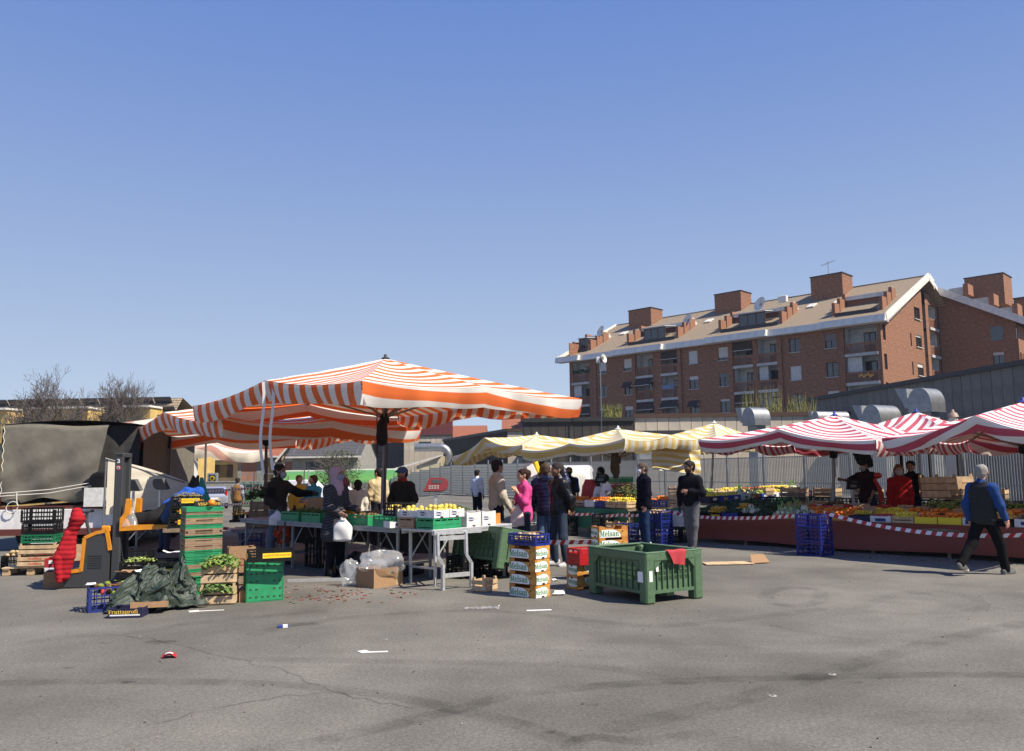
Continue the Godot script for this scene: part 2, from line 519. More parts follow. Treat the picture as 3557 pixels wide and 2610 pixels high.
	mat("bark", Color(0.105, 0.088, 0.078), 0.95, {"tex": tf, "tri": 2.0})
	mat("twig", Color(0.13, 0.108, 0.095), 0.95)
	mat("leaf", Color(1, 1, 1), 0.7, {"vc": true, "spec": 0.3, "bl": Color(0.35, 0.35, 0.35)})
	mat("vcol", Color(1, 1, 1), 0.85, {"vc": true, "spec": 0.2})
	mat("vcol_shiny", Color(1, 1, 1), 0.36, {"vc": true, "spec": 0.4})
	mat("skin", Color(1, 1, 1), 0.55, {"vc": true})
	mat("fruit", Color(1, 1, 1), 0.45, {"vc": true})
	mat("hair", Color(1, 1, 1), 0.7, {"vc": true, "spec": 0.3})
	mat("lentil", Color(0.05, 0.05, 0.05), 0.8)

# fine courses of brick, far too small to be told apart
func brick_tex() -> ImageTexture:
	var fn := noise_img(31, 0.02, 256, 4, 0.82, 1.0)
	var im := Image.create(256, 256, false, Image.FORMAT_RGB8)
	var r := RandomNumberGenerator.new(); r.seed = 5
	var tone := []
	for i in 32 * 8: tone.append(r.randf_range(0.80, 1.0))
	for y in 256:
		for x in 256:
			var row := y / 9
			var k := (x + (16 if row % 2 else 0)) % 256
			var joint := 0.80 if (y % 9 == 0 or k % 32 == 0) else 1.0
			var g: float = fn.get_pixel(x, y).r * joint * tone[(row % 28) * 8 + k / 32]
			im.set_pixel(x, y, Color(g, g, g))
	return tex(im)

func tile_tex() -> ImageTexture:
	var fn := noise_img(32, 0.03, 128, 4, 0.75, 1.0)
	var im := Image.create(128, 128, false, Image.FORMAT_RGB8)
	for y in 128:
		for x in 128:
			var g := fn.get_pixel(x, y).r
			if y % 32 < 7: g *= 0.45
			if x % 26 < 4: g *= 0.82
			im.set_pixel(x, y, Color(g, g, g))
	return tex(im)

# ---------------------------------------------------------------- ground
const TS := 1536
const GX0 := -11.0
const GSPAN := 24.0

func stroke(a: PackedFloat32Array, pts: Array, w: float, amt: float, breakup: FastNoiseLite, hard := 0.5) -> void:
	var s := TS / GSPAN
	# smooth the polyline
	var P := []
	for i in pts.size() - 1:
		var p0 = pts[maxi(i - 1, 0)]; var p1 = pts[i]; var p2 = pts[i + 1]; var p3 = pts[mini(i + 2, pts.size() - 1)]
		for k in 10:
			var t := k / 10.0
			P.append(Vector2(p1[0], p1[1]).cubic_interpolate(Vector2(p2[0], p2[1]), Vector2(p0[0], p0[1]), Vector2(p3[0], p3[1]), t))
	P.append(Vector2(pts[-1][0], pts[-1][1]))
	var done := {}
	for i in P.size() - 1:
		var A: Vector2 = (P[i] - Vector2(GX0, -GSPAN)) * s
		var B: Vector2 = (P[i + 1] - Vector2(GX0, -GSPAN)) * s
		var r := w * s * 0.5 + 0.7
		var lo := Vector2i(int(minf(A.x, B.x) - r), int(minf(A.y, B.y) - r))
		var hi := Vector2i(int(maxf(A.x, B.x) + r), int(maxf(A.y, B.y) + r))
		for y in range(maxi(lo.y, 0), mini(hi.y, TS - 1) + 1):
			for x in range(maxi(lo.x, 0), mini(hi.x, TS - 1) + 1):
				var q := Vector2(x, y)
				var d := q.distance_to(Geometry2D.get_closest_point_to_segment(q, A, B)) / r
				if d >= 1.0: continue
				var k := y * TS + x
				var e := clampf((1.0 - d) / hard, 0.0, 1.0)
				var m := e * clampf(0.62 + breakup.get_noise_2d(x * 3.0, y * 3.0) * 0.9, 0.05, 1.0)
				if m > done.get(k, 0.0):
					a[k] += amt * (m - done.get(k, 0.0))
					done[k] = m

func make_ground() -> void:
	var big := FastNoiseLite.new(); big.seed = 41; big.frequency = 0.0026; big.fractal_octaves = 5
	var mid := FastNoiseLite.new(); mid.seed = 42; mid.frequency = 0.013; mid.fractal_octaves = 4
	var ib := big.get_image(TS, TS).get_data()
	var ii := mid.get_image(TS, TS).get_data()
	var a := PackedFloat32Array(); a.resize(TS * TS)
	for i in TS * TS: a[i] = 0.80 + (ib[i] - 128) * 0.0008 + (ii[i] - 128) * 0.0005
	var dark := [
		[[[-4.21, -7.05], [-3.47, -7.06], [-2.71, -7.02], [-1.94, -6.90], [-1.35, -6.70], [-0.86, -6.45], [-0.43, -6.13], [-0.03, -5.80], [0.32, -5.41]], 0.2, -0.13],
		[[[-1.59, -5.29], [-1.24, -5.47], [-0.72, -5.88], [-0.43, -6.13], [-0.03, -6.50], [0.59, -6.71], [1.32, -6.85], [2.24, -6.91], [3.17, -6.95], [4.07, -6.91]], 0.2, -0.15],
		[[[0.64, -5.67], [1.52, -6.22], [2.20, -6.77], [2.61, -7.12], [3.31, -7.68], [4.32, -8.43], [5.39, -9.09]], 0.26, -0.12],
		[[[-2.73, -8.99], [-2.48, -9.48], [-1.52, -10.15], [-0.17, -10.21], [1.31, -9.23], [2.34, -9.44], [3.58, -10.10]], 0.22, -0.11],
		[[[-5.06, -8.45], [-4.68, -8.99], [-4.06, -9.19], [-3.53, -9.75], [-2.38, -10.37]], 0.25, -0.09],
		[[[-2.36, -7.81], [-0.94, -7.64], [-0.03, -7.50], [0.65, -7.38], [1.31, -6.81]], 0.2, -0.09],
		[[[0.32, -5.32], [0.47, -5.49], [0.75, -5.39], [1.20, -5.55]], 0.14, -0.15],
		[[[1.52, -5.18], [2.28, -5.70], [2.95, -5.83], [3.41, -5.84]], 0.3, -0.06],
		[[[4.00, -10.07], [5.29, -11.44], [5.78, -10.99], [5.39, -9.96], [4.48, -9.72], [4.04, -9.91]], 0.18, -0.07],
		[[[3.25, -11.12], [3.53, -11.67], [3.89, -11.91], [4.08, -11.63], [3.96, -11.06], [3.70, -10.56], [3.37, -10.34], [3.20, -10.60], [3.25, -11.12]], 0.22, -0.13],
		[[[-0.14, -8.37], [1.14, -8.09], [2.39, -7.96], [3.69, -8.04]], 0.35, 0.06],
		[[[-0.03, -7.68], [1.44, -7.43], [2.53, -7.20]], 0.3, 0.05],
		[[[2.06, -9.32], [3.40, -8.38], [4.50, -8.77]], 0.3, 0.05],
		[[[-6.0, -7.9], [-2.0, -7.4], [0.5, -8.6], [3.0, -9.9]], 0.5, 0.03],
		[[[2.0, -12.6], [4.5, -12.9], [7.5, -11.0]], 0.3, -0.05],
		[[[1.4, -12.2], [3.5, -11.2], [6.5, -9.4]], 0.25, -0.05]]
	for q in dark: stroke(a, q[0], q[1], q[2] * 0.72, mid, 0.28)
	var cracks := [
		[[-4.35, -9.09], [-3.75, -8.81], [-2.77, -8.01], [-2.31, -7.62], [-1.89, -7.27], [-1.45, -6.67], [-1.01, -6.33], [-0.66, -6.14]],
		[[-2.83, -5.44], [-2.53, -5.80], [-2.20, -6.21], [-1.77, -6.55], [-1.31, -6.66]],
		[[2.70, -9.14], [2.89, -8.83], [3.05, -8.63], [3.36, -8.27]]]
	for q in cracks:
		var jag := []
		for i in q.size() - 1:
			for k in 4: jag.append([lerpf(q[i][0], q[i + 1][0], k / 4.0) + rf(-0.03, 0.03), lerpf(q[i][1], q[i + 1][1], k / 4.0) + rf(-0.03, 0.03)])
		stroke(a, jag, 0.012, -0.25, mid, 0.9)
	for q in [[-3.58, -8.64, 0.28, -0.2], [-4.12, -8.63, 0.12, -0.15], [-2.45, -9.56, 0.5, -0.1], [-3.93, -7.57, 0.09, -0.2], [-3.16, -7.03, 0.09, -0.2], [2.65, -6.75, 0.07, -0.15], [2.18, -7.06, 0.06, -0.15], [0.54, -6.21, 0.08, -0.15], [5.31, -11.23, 0.3, -0.12], [0.2, -5.6, 0.06, -0.15]]:
		stroke(a, [[q[0] - q[2] * 0.3, q[1]], [q[0], q[1] + 0.02], [q[0] + q[2] * 0.3, q[1]]], q[2] * 0.6, q[3], mid, 0.4)
	var bytes := PackedByteArray(); bytes.resize(TS * TS)
	for i in TS * TS: bytes[i] = clampi(int(a[i] * 255.0), 30, 255)
	var im := Image.create_from_data(TS, TS, false, Image.FORMAT_L8, bytes)
	# aggregate
	var sp := Image.create(512, 512, false, Image.FORMAT_RGB8)
	var r := RandomNumberGenerator.new(); r.seed = 77
	var base := noise_img(43, 0.09, 512, 3, 0.80, 0.98)
	for y in 512:
		for x in 512:
			var g := base.get_pixel(x, y).r * r.randf_range(0.78, 1.04)
			var h := r.randf()
			if h > 0.988: g *= 1.25
			elif h < 0.025: g *= 0.6
			sp.set_pixel(x, y, Color(g, g * 0.99, g * 0.965))
	var bump := sp.duplicate()
	bump.convert(Image.FORMAT_RGBA8)
	bump.bump_map_to_normal_map(2.5)
	var m := mat("asphalt", Color(0.40, 0.388, 0.355), 0.92, {"tex": tex(im), "spec": 0.3})
	m.detail_enabled = true
	m.detail_albedo = tex(sp)
	m.detail_blend_mode = BaseMaterial3D.BLEND_MODE_MUL
	m.detail_uv_layer = BaseMaterial3D.DETAIL_UV_2
	var b := MB.new()
	var xs := [-400.0, -200.0, -120.0, -80.0, -50.0, -35.0, -27.0, -20.0, -15.0, -11.0, -8.0, -5.0, 0.0, 10.0, 20.0, 40.0, 90.0, 200.0, 400.0]
	var zs := [30.0, 0.0, -10.0, -22.0, -26.0, -32.0, -40.0, -50.0, -60.0, -75.0, -95.0, -130.0, -200.0, -400.0]
	var uv2 := PackedVector2Array()
	for z in zs:
		for x in xs:
			b.vert(Vector3(x, ground_y(x, maxf(z, -130.0)), z), Vector3.UP, Vector2((x - GX0) / GSPAN, (z + GSPAN) / GSPAN))
			uv2.append(Vector2(x, z) / 1.9)
	for j in zs.size() - 1:
		for i in xs.size() - 1:
			var p: int = j * xs.size() + i
			for k in [0, xs.size() + 1, 1, 0, xs.size(), xs.size() + 1]: b.idx.append(p + k)
	var arr := []
	arr.resize(Mesh.ARRAY_MAX)
	arr[Mesh.ARRAY_VERTEX] = b.v; arr[Mesh.ARRAY_NORMAL] = b.n; arr[Mesh.ARRAY_TEX_UV] = b.t; arr[Mesh.ARRAY_TEX_UV2] = uv2; arr[Mesh.ARRAY_INDEX] = b.idx
	var am := ArrayMesh.new()
	am.add_surface_from_arrays(Mesh.PRIMITIVE_TRIANGLES, arr)
	var g := part(self, "ground", am, "asphalt")
	g.set_meta("kind", "structure")

# short forms
func V(x: float, y: float, z: float) -> Vector3: return Vector3(x, y, z)
func V2(x: float, y: float) -> Vector2: return Vector2(x, y)
func C3(r: float, g: float, b: float) -> Color: return Color(r, g, b)

# ---------------------------------------------------------------- brick apartment block
func window_part(p: Node, r: Rect2, z: float, shade: float, m := "shutter", awn := false, xf := Transform3D.IDENTITY) -> void:
	var w := MB.new()
	var f := 0.07
	w.box(xf * V(r.get_center().x, r.position.y + f / 2, z), V(r.size.x, f, 0.08), xf.basis)
	w.box(xf * V(r.get_center().x, r.end.y - f / 2, z), V(r.size.x, f, 0.08), xf.basis)
	for x in [r.position.x + f / 2, r.get_center().x, r.end.x - f / 2]:
		w.box(xf * V(x, r.get_center().y, z + (0.004 if x == r.get_center().x else 0.0)), V(f, r.size.y - 2 * f, 0.08), xf.basis)
	var o := part(p, "window", w, "frame_brown")
	var g := MB.new()
	g.box(xf * V(r.get_center().x, r.get_center().y, z - 0.02), V(r.size.x - 0.01, r.size.y - 0.01, 0.02), xf.basis)
	part(o, "pane", g, "glass")
	var s := MB.new()
	s.box(xf * V(r.get_center().x, r.position.y - 0.05, z + 0.14), V(r.size.x + 0.14, 0.08, 0.30), xf.basis)
	part(o, "sill", s, "slab")
	if shade > 0.02:
		var sh := MB.new()
		var hh := r.size.y * shade
		var nsl := int(hh / 0.06) + 1
		for i in nsl:
			sh.box(xf * V(r.get_center().x, r.end.y - hh * (i + 0.5) / nsl, z + 0.07), V(r.size.x - 0.03, hh / nsl * 0.88, 0.03), xf.basis)
		part(o, "roller_shutter", sh, m)
	if awn:
		var a := MB.new()
		var x0 := r.position.x - 0.1; var x1 := r.end.x + 0.1; var y1 := r.end.y + 0.1
		a.quad(xf * V(x0, y1 - 0.62, z + 0.75), xf * V(x1, y1 - 0.62, z + 0.75), xf * V(x1, y1, z + 0.2), xf * V(x0, y1, z + 0.2))
		a.quad(xf * V(x0, y1 - 0.78, z + 0.75), xf * V(x1, y1 - 0.78, z + 0.75), xf * V(x1, y1 - 0.62, z + 0.75), xf * V(x0, y1 - 0.62, z + 0.75))
		part(o, "awning", a, "awning_brown")

func loggia_part(p: Node, r: Rect2, deep: float, kind: int, xf := Transform3D.IDENTITY) -> void:
	# r: opening from the floor to the lintel; parapet of perforated brick, white slab edge below
	var b := MB.new()
	var ph := 1.05
	for j in 8:
		var y := r.position.y + 0.14 + j * 0.115
		var n := int(r.size.x / 0.34)
		for i in n:
			var x := r.position.x + (i + 0.5 + (0.25 if j % 2 else -0.25)) * r.size.x / n
			b.box(xf * V(clampf(x, r.position.x + 0.12, r.end.x - 0.12), y, 0.0), V(0.19, 0.085, 0.11), xf.basis)
	b.box(xf * V(r.get_center().x, r.position.y + 0.04, 0.0), V(r.size.x, 0.09, 0.12), xf.basis)
	b.box(xf * V(r.get_center().x, r.position.y + ph, 0.0), V(r.size.x, 0.12, 0.14), xf.basis)
	for x in [r.position.x + 0.06, r.end.x - 0.06]:
		b.box(xf * V(x, r.position.y + ph / 2, 0.004), V(0.12, ph - 0.2, 0.118), xf.basis)
	var o := part(p, "balcony", b, "brick_plain")
	var s := MB.new()
	s.box(xf * V(r.get_center().x, r.position.y - 0.15, 0.06), V(r.size.x + 0.06, 0.30, 0.22), xf.basis)
	part(o, "slab_edge", s, "slab")
	var w := MB.new()
	w.quad(xf * V(r.position.x, r.position.y, -deep), xf * V(r.end.x, r.position.y, -deep), xf * V(r.end.x, r.end.y, -deep), xf * V(r.position.x, r.end.y, -deep))
	for x in [r.position.x - 0.01, r.end.x + 0.01]: w.box(xf * V(x, r.get_center().y, -0.1 - deep / 2), V(0.06, r.size.y, deep - 0.2), xf.basis)
	for y in [r.position.y - 0.02, r.end.y + 0.02]: w.box(xf * V(r.get_center().x, y, -0.1 - deep / 2), V(r.size.x, 0.06, deep - 0.2), xf.basis)
	part(o, "back_wall", w, "plaster")
	var d := MB.new()
	var dx := r.position.x + r.size.x * 0.62
	d.box(xf * V(dx, r.position.y + 1.15, -deep + 0.04), V(1.25, 2.3, 0.07), xf.basis)
	var dd := part(o, "door", d, "frame_brown")
	var g := MB.new()
	for sx in [-0.3, 0.3]: g.box(xf * V(dx + sx, r.position.y + 1.2, -deep + 0.082), V(0.46, 1.9, 0.02), xf.basis)
	part(dd, "pane", g, "glass")
	if kind == 1 or kind == 2:
		var a := MB.new()
		var x0 := r.position.x + 0.03; var x1 := r.end.x - 0.03; var y1 := r.end.y - 0.05
		var dr := 1.0; var out := 0.12 if kind == 1 else 0.9
		a.quad(xf * V(x0, y1 - dr, out), xf * V(x1, y1 - dr, out), xf * V(x1, y1, 0.02), xf * V(x0, y1, 0.02))
		a.quad(xf * V(x0, y1 - dr - 0.2, out), xf * V(x1, y1 - dr - 0.2, out), xf * V(x1, y1 - dr, out), xf * V(x0, y1 - dr, out))
		part(o, "awning", a, "awning_brown")
		var rod := MB.new()
		rod.box(xf * V((x0 + x1) / 2, y1 - dr - 0.02, out + 0.03), V(x1 - x0, 0.05, 0.04), xf.basis)
		part(o, "awning_rail", rod, "white_paint")
	elif kind == 3:
		var a := MB.new()
		a.surf(30, 2, func(u, q): return xf * V(r.position.x + 0.1 + u * r.size.x * 0.45, r.position.y + 0.9 + q * (r.size.y - 1.0), -0.2 + 0.05 * sin(u * 40.0)))
		part(o, "curtain", a, "plaster")

func dormer_terrace(p: Node, x0: float, x1: float, glazed: bool, tip: bool) -> void:
	# terrace cut into the roof slope: stepped brick cheeks, dark back window, white inner cheek
	var sl := 6.3 / 13.1
	var ry := func(d): return 16.9 + d * sl
	for side in [0, 1]:
		var c := MB.new()
		var x: float = x0 if side == 0 else x1
		for k in 3:
			var d0 := 2.2 + k * 1.45
			c.box(V(x, ry.call(d0) + 0.55, -d0 - 0.6), V(0.35, 2.0, 1.25))
		part(p, "stepped_cheek", c, "brick_plain")
		var w := MB.new()
		var xi := x + (0.19 if side == 0 else -0.19)
		if side == 1:
			w.prism(PackedVector2Array([V2(-2.0, ry.call(2.0) - 0.2), V2(-7.4, ry.call(7.4)), V2(-6.4, ry.call(7.4) + 0.75), V2(-5.0, ry.call(6.0) + 0.3)]), 0.05, Transform3D(Basis(V(0, 0, 1), Vector3.UP, V(-1, 0, 0)), V(xi, 0, 0)))
			part(p, "white_cheek", w, "white_paint")
	var bk := MB.new()
	bk.box(V((x0 + x1) / 2, ry.call(5.0) + 0.1, -5.6), V(x1 - x0 - 0.4, 2.2, 0.2))
	part(p, "dormer_wall", bk, "brick_plain")
	var top := MB.new()
	top.box(V((x0 + x1) / 2, ry.call(6.0) + 0.72, -6.0), V(x1 - x0 - 0.4, 0.12, 1.6))
	top.box(V((x0 + x1) / 2, ry.call(6.0) + 0.5, -5.25), V(x1 - x0 - 0.4, 0.35, 0.08))
	part(p, "dormer_roof", top, "white_paint")
	var pr := MB.new()
	pr.box(V((x0 + x1) / 2, ry.call(2.0) + 0.15, -1.9), V(x1 - x0 - 0.5, 0.5, 0.15))
	part(p, "terrace_rail", pr, "dark_edge")
	if glazed:
		var g := MB.new(); var f := MB.new()
		var gx0 := x0 + (x1 - x0) * 0.30; var gx1 := x0 + (x1 - x0) * 0.72
		for k in 3:
			g.box(V(lerpf(gx0, gx1, (k + 0.5) / 3.0), ry.call(2.6) + 0.95, -2.7), V((gx1 - gx0) / 3 - 0.12, 1.4, 0.04))
		for k in 4: f.box(V(lerpf(gx0, gx1, k / 3.0), ry.call(2.6) + 0.95, -2.7), V(0.1, 1.6, 0.1))
		f.box(V((gx0 + gx1) / 2, ry.call(2.6) + 0.2, -2.7), V(gx1 - gx0, 0.1, 0.106))
		part(part(p, "veranda", f, "frame_brown"), "pane", g, "glass")
		var vr := MB.new()
		vr.box(V((gx0 + gx1) / 2, ry.call(2.6) + 1.86, -3.6), V(gx1 - gx0 + 0.5, 0.10, 2.6), Basis(Vector3.RIGHT, 0.12))
		part(p, "veranda_roof", vr, "slab")

func dish(p: Node, at: Vector3, r: float, yaw: float) -> void:
	var b := MB.new()
	var bs := Basis(Vector3.UP, deg_to_rad(yaw)) * Basis(Vector3.RIGHT, deg_to_rad(70))
	b.lathe([V2(0, -0.16 * r), V2(0.5 * r, -0.11 * r), V2(0.85 * r, 0.02 * r), V2(r, 0.12 * r)], 14, at, bs)
	var o := part(p, "satellite_dish", b, "white_paint")
	var m := MB.new()
	m.bar(at, at + bs * V(0, -0.35, 0), 0.06, 0.06)
	m.bar(at + bs * V(0, -0.3, 0), at + V(0, -r - 0.4, 0) + bs * V(0, -0.3, 0), 0.06, 0.06)
	m.bar(at + bs * V(0, -0.1, -r), at + bs * V(0, 0.5 * r, 0), 0.03, 0.03)
	part(o, "mount", m, "galv_dull")

func make_apartments() -> void:
	var t := thing("apartment_building", "long red brick apartment block with loggias, tiled roof and white fascia", "building", V(38.05, 0, -85.0), -44.25)
	# ---- long facade
	var wins := []
	for x in [-36.9, -32.75, -23.0, -18.88, -10.0, -5.9]:
		for y in [2.1, 5.1, 8.05, 11.12, 14.22]: wins.append(Rect2(x, y, 1.27, 1.55))
	var logs := []
	for q in [[-41.5, 2.95], [-30.8, 2.55], [-27.0, 2.45], [-16.9, 2.45], [-13.88, 2.45], [-3.75, 3.4]]:
		for y in [1.0, 4.2, 7.25, 10.3, 13.35]: logs.append(Rect2(q[0], y, q[1], 2.82))
	var narrow := [Rect2(-37.95, 11.0, 0.22, 1.9), Rect2(-37.95, 14.0, 0.22, 1.9)]
	var wall := MB.new()
	var holes := wins.duplicate()
	holes.append_array(narrow)
	wall.holed(Rect2(-42.0, 0, 42.0, 16.7), holes + logs, 0.22)
	part(t, "wall", wall, "brick")
	# pilasters that frame the loggias
	var pil := MB.new()
	for x in [-37.5, -31.1, -24.25, -17.2, -11.1, -4.05]: pil.box(V(x, 8.0, 0.1), V(0.5, 16.4, 0.24))
	part(t, "pilaster", pil, "brick")
	var shades := {3: [1, 0.0, 0.75, 0.4, 0.2], 0: []}
	var sh := [0.0, 0.6, 0.15, 0.0, 0.78,  0.3, 0.2, 0.3, 0.35, 0.75,  0.4, 0.4, 0.35, 0.27, 1.0,  0.1, 0.3, 0.15, 0.28, 0.8,  0.6, 0.2, 0.0, 1.0, 0.0,  0.2, 0.3, 0.25, 0.0, 0.45]
	for i in wins.size():
		var grey: bool = i in [1, 18, 24, 28, 29]
		window_part(t, wins[i], -0.16, sh[i], "shutter_grey" if grey else "shutter", i in [8, 12])
	for r in narrow:
		var nb := MB.new(); nb.box(V(r.get_center().x, r.get_center().y, -0.2), V(r.size.x, r.size.y, 0.03))
		part(t, "slit_window", nb, "glass")
	var lk := [0, 0, 1, 3, 0,  0, 0, 1, 2, 0,  0, 0, 2, 0, 1,  0, 0, 1, 0, 1,  0, 0, 0, 3, 0,  0, 0, 0, 3, 0]
	for i in logs.size(): loggia_part(t, logs[i], 1.45, lk[i])
	# blue folded awning cloth drying on a balcony, flower sign on the corner balcony
	var cl := MB.new(); cl.box(V(-26.0, 11.62, 0.16), V(1.7, 0.55, 0.06))
	part(t, "blue_cover", cl, mat("cover_blue", C3(0.14, 0.20, 0.32), 0.8))
	var fs := MB.new()
	for k in 7: fs.box(V(-2.35 + 0.22 * k, 10.95 + 0.12 * sin(k * 2.1), 0.12), V(0.2, 0.3, 0.04), Basis(Vector3.BACK, k * 0.7))
	part(t, "wall_ornament", fs, "orange_slice")
	# ---- gable end (faces +x)
	var gx := Transform3D(Basis(V(0, 0, -1), Vector3.UP, V(1, 0, 0)), Vector3.ZERO)
	var gh := []
	for y in [8.5, 11.5, 14.6]: gh.append(Rect2(0.58, y, 0.78, 1.65))
	for y in [8.5, 11.5, 14.7]: gh.append(Rect2(8.6, y, 0.4, 1.45))
	for y in [8.4, 11.58, 14.82, 18.02]: gh.append(Rect2(10.32, y, 1.85, 1.35))
	var gable := MB.new()
	gable.holed(Rect2(0, 0, 13.0, 16.9), gh.filter(func(r): return r.position.y < 16), 0.22, gx)
	gable.prism(PackedVector2Array([V2(0, 16.9), V2(10.32, 16.9), V2(10.32, 21.7)]), 0.02, gx.translated_local(V(0, 0, -0.02)))
	gable.holed(Rect2(10.32, 16.9, 2.68, 4.8), [gh[9]], 0.22, gx)
	gable.prism(PackedVector2Array([V2(10.32, 21.7), V2(13.0, 21.7), V2(13.0, 23.0)]), 0.02, gx.translated_local(V(0, 0, -0.02)))
	part(t, "gable_wall", gable, "brick")
	for i in gh.size():
		if i >= 6: window_part(t, gh[i], -0.16, [0.3, 0.3, 0.15, 0.0][i - 6], "shutter", false, gx)
		else:
			var nb := MB.new(); nb.box(gx * V(gh[i].get_center().x, gh[i].get_center().y, -0.2), V(gh[i].size.x, gh[i].size.y, 0.03), gx.basis)
			part(t, "slit_window", nb, "glass")
	# recessed bay beyond the ridge with its own loggias
	var bay := MB.new()
	var bx := gx.translated_local(V(0, 0, -1.2))
	var bh := [Rect2(13.1, 8.9, 0.8, 1.7), Rect2(13.1, 12.0, 0.8, 1.7), Rect2(13.1, 15.0, 0.8, 1.7), Rect2(13.1, 18.15, 0.8, 1.66)]
	bay.holed(Rect2(13.0, 0, 1.4, 22.2), bh, 0.2, bx)
	bay.box(gx * V(13.0, 11.3, -0.6), V(0.05, 22.6, 1.2), gx.basis)
	var lb := [Rect2(15.4, 8.6, 3.1, 2.75), Rect2(15.4, 11.45, 3.1, 2.75), Rect2(15.4, 14.35, 3.1, 2.75), Rect2(15.4, 17.6, 3.1, 2.7)]
	bay.holed(Rect2(14.4, 0, 4.3, 21.6), lb, 1.3, gx.translated_local(V(0, 0, -0.1)))
	part(t, "bay_wall", bay, "brick")
	for r in bh:
		var nb := MB.new(); nb.box(bx * V(r.get_center().x, r.get_center().y, -0.18), V(r.size.x, r.size.y, 0.03), gx.basis)
		part(t, "slit_window", nb, "glass")
	for i in 4: loggia_part(t, lb[i], 1.2, 0 if i else 3, gx.translated_local(V(0, 0, -0.12)))
	# ---- wing behind, its wall parallel to the long facade
	var wx := Transform3D(Basis.IDENTITY, V(0, 0, -18.7))
	var wh := [Rect2(5.45, 9.5, 1.15, 1.6), Rect2(5.45, 12.7, 1.15, 1.6), Rect2(5.45, 15.65, 1.15, 1.9)]
	var wing := MB.new()
	wing.holed(Rect2(0, 0, 8.0, 17.2), wh.slice(0, 2), 0.22, wx)
	wing.prism(PackedVector2Array([V2(0, 17.2), V2(8.0, 17.2), V2(8.0, 17.7), V2(0, 22.0)]), 0.02, wx.translated_local(V(0, 0, -0.02)))
	wing.box(V(8.0, 8.6, -27.0), V(0.1, 17.2, 16.0))
	wing.box(V(4.0, 8.6, -35.0), V(8.0, 17.2, 0.1))
	part(t, "wing_wall", wing, "brick")
	for r in wh.slice(0, 2): window_part(t, r, -0.16, 0.2, "shutter", false, wx)
	var lw := MB.new(); lw.box(V(6.05, 16.45, -18.66), V(1.25, 1.6, 0.05))
	part(t, "wing_window", lw, "glass")
	for y in [9.8, 13.0]:
		loggia_part(t, Rect2(17.5, y, 2.4, 2.7), 0.4, 0, Transform3D(Basis(V(0, 0, -1), Vector3.UP, V(1, 0, 0)), V(8.12, 0, -1.8)))
	# ---- roof
	var roof := MB.new()
	var ro := func(x0, d0, x1, d1, y0, y1): roof.quad(V(x0, y0, -d0), V(x1, y0, -d0), V(x1, y1, -d1), V(x0, y1, -d1), Rect2(0, 0, (x1 - x0) / 1.3, absf(d1 - d0) / 1.4))
	ro.call(-43.6, -0.7, 0.9, 13.1, 16.62, 23.2)
	ro.call(-43.6, 26.5, 0.9, 13.1, 16.7, 23.2)
	part(t, "roof", roof, "roof_tile")
	var r2 := MB.new()
	r2.quad(V(-0.2, 22.6, -18.0), V(9.0, 17.5, -18.0), V(9.0, 17.5, -36.0), V(-0.2, 22.6, -36.0), Rect2(0, 0, 6, 12))
	part(t, "wing_roof", r2, "roof_tile")
	var cap := MB.new()
	cap.bar(V(-43.6, 23.2, -13.1), V(0.9, 23.2, -13.1), 0.3, 0.16)
	part(t, "ridge_cap", cap, "roof_tile")
	# white fascia along the eaves, stepping out under each terrace, and up the verges
	var fa := MB.new()
	for q in [[-43.6, -39.6, 1.15], [-39.6, -34.0, 0.65], [-34.0, -26.2, 1.15], [-26.2, -20.0, 0.65], [-20.0, -12.2, 1.15], [-12.2, -6.0, 0.65], [-6.0, 0.9, 1.15]]:
		fa.box(V((q[0] + q[1]) / 2, 16.62, q[2]), V(q[1] - q[0], 0.78, 0.08), Basis(Vector3.RIGHT, -0.25))
		fa.box(V((q[0] + q[1]) / 2, 16.28, q[2] / 2 - 0.05), V(q[1] - q[0] - 0.02, 0.05, q[2]))
		fa.box(V(q[1], 16.65, q[2] - 0.35), V(0.08, 0.7, 0.72))
	part(t, "fascia", fa, "white_paint")
	var ve := MB.new()
	ve.bar(V(0.95, 16.7, 0.8), V(0.95, 23.1, -13.1), 0.1, 0.85)
	ve.bar(V(0.95, 23.1, -13.1), V(0.95, 22.5, -14.6), 0.1, 0.85)
	ve.bar(V(0.9, 22.4, -14.6), V(0.3, 22.2, -17.9), 0.1, 0.85)
	ve.bar(V(0.2, 22.3, -17.95), V(9.1, 17.4, -17.95), 0.1, 0.8)
	ve.bar(V(9.1, 17.4, -17.95), V(9.1, 17.4, -36.0), 0.1, 0.8)
	ve.bar(V(-43.6, 16.7, 0.8), V(-43.6, 23.1, -13.1), 0.1, 0.7)
	part(t, "verge_board", ve, "white_paint")
	var sof := MB.new()
	sof.quad(V(0.0, 16.2, 0.3), V(0.9, 16.2, 0.3), V(0.9, 22.6, -13.1), V(0.0, 22.6, -13.1))
	part(t, "soffit", sof, "slab")
	# brick stair heads on the ridge
	for q in [[-37.1, 11.4, 3.9, 2.3, 22.9], [-23.3, 11.9, 3.9, 2.2, 23.2], [-9.6, 11.3, 3.9, 2.4, 23.1], [4.2, 24.0, 4.2, 3.0, 22.6], [7.8, 30.0, 4.0, 3.0, 20.4]]:
		var c := MB.new()
		c.box(V(q[0], q[4] - 0.4, -q[1]), V(q[2], 3.6, q[3] + 0.6))
		var o := part(t, "stair_head", c, "brick")
		var e := MB.new()
		e.box(V(q[0], q[4] + 1.46, -q[1]), V(q[2] + 0.16, 0.12, q[3] + 0.76))
		part(o, "coping", e, "dark_edge")
	dormer_terrace(t, -44.3 + 1.2, -40.1, true, true)
	dormer_terrace(t, -33.6, -25.9, true, true)
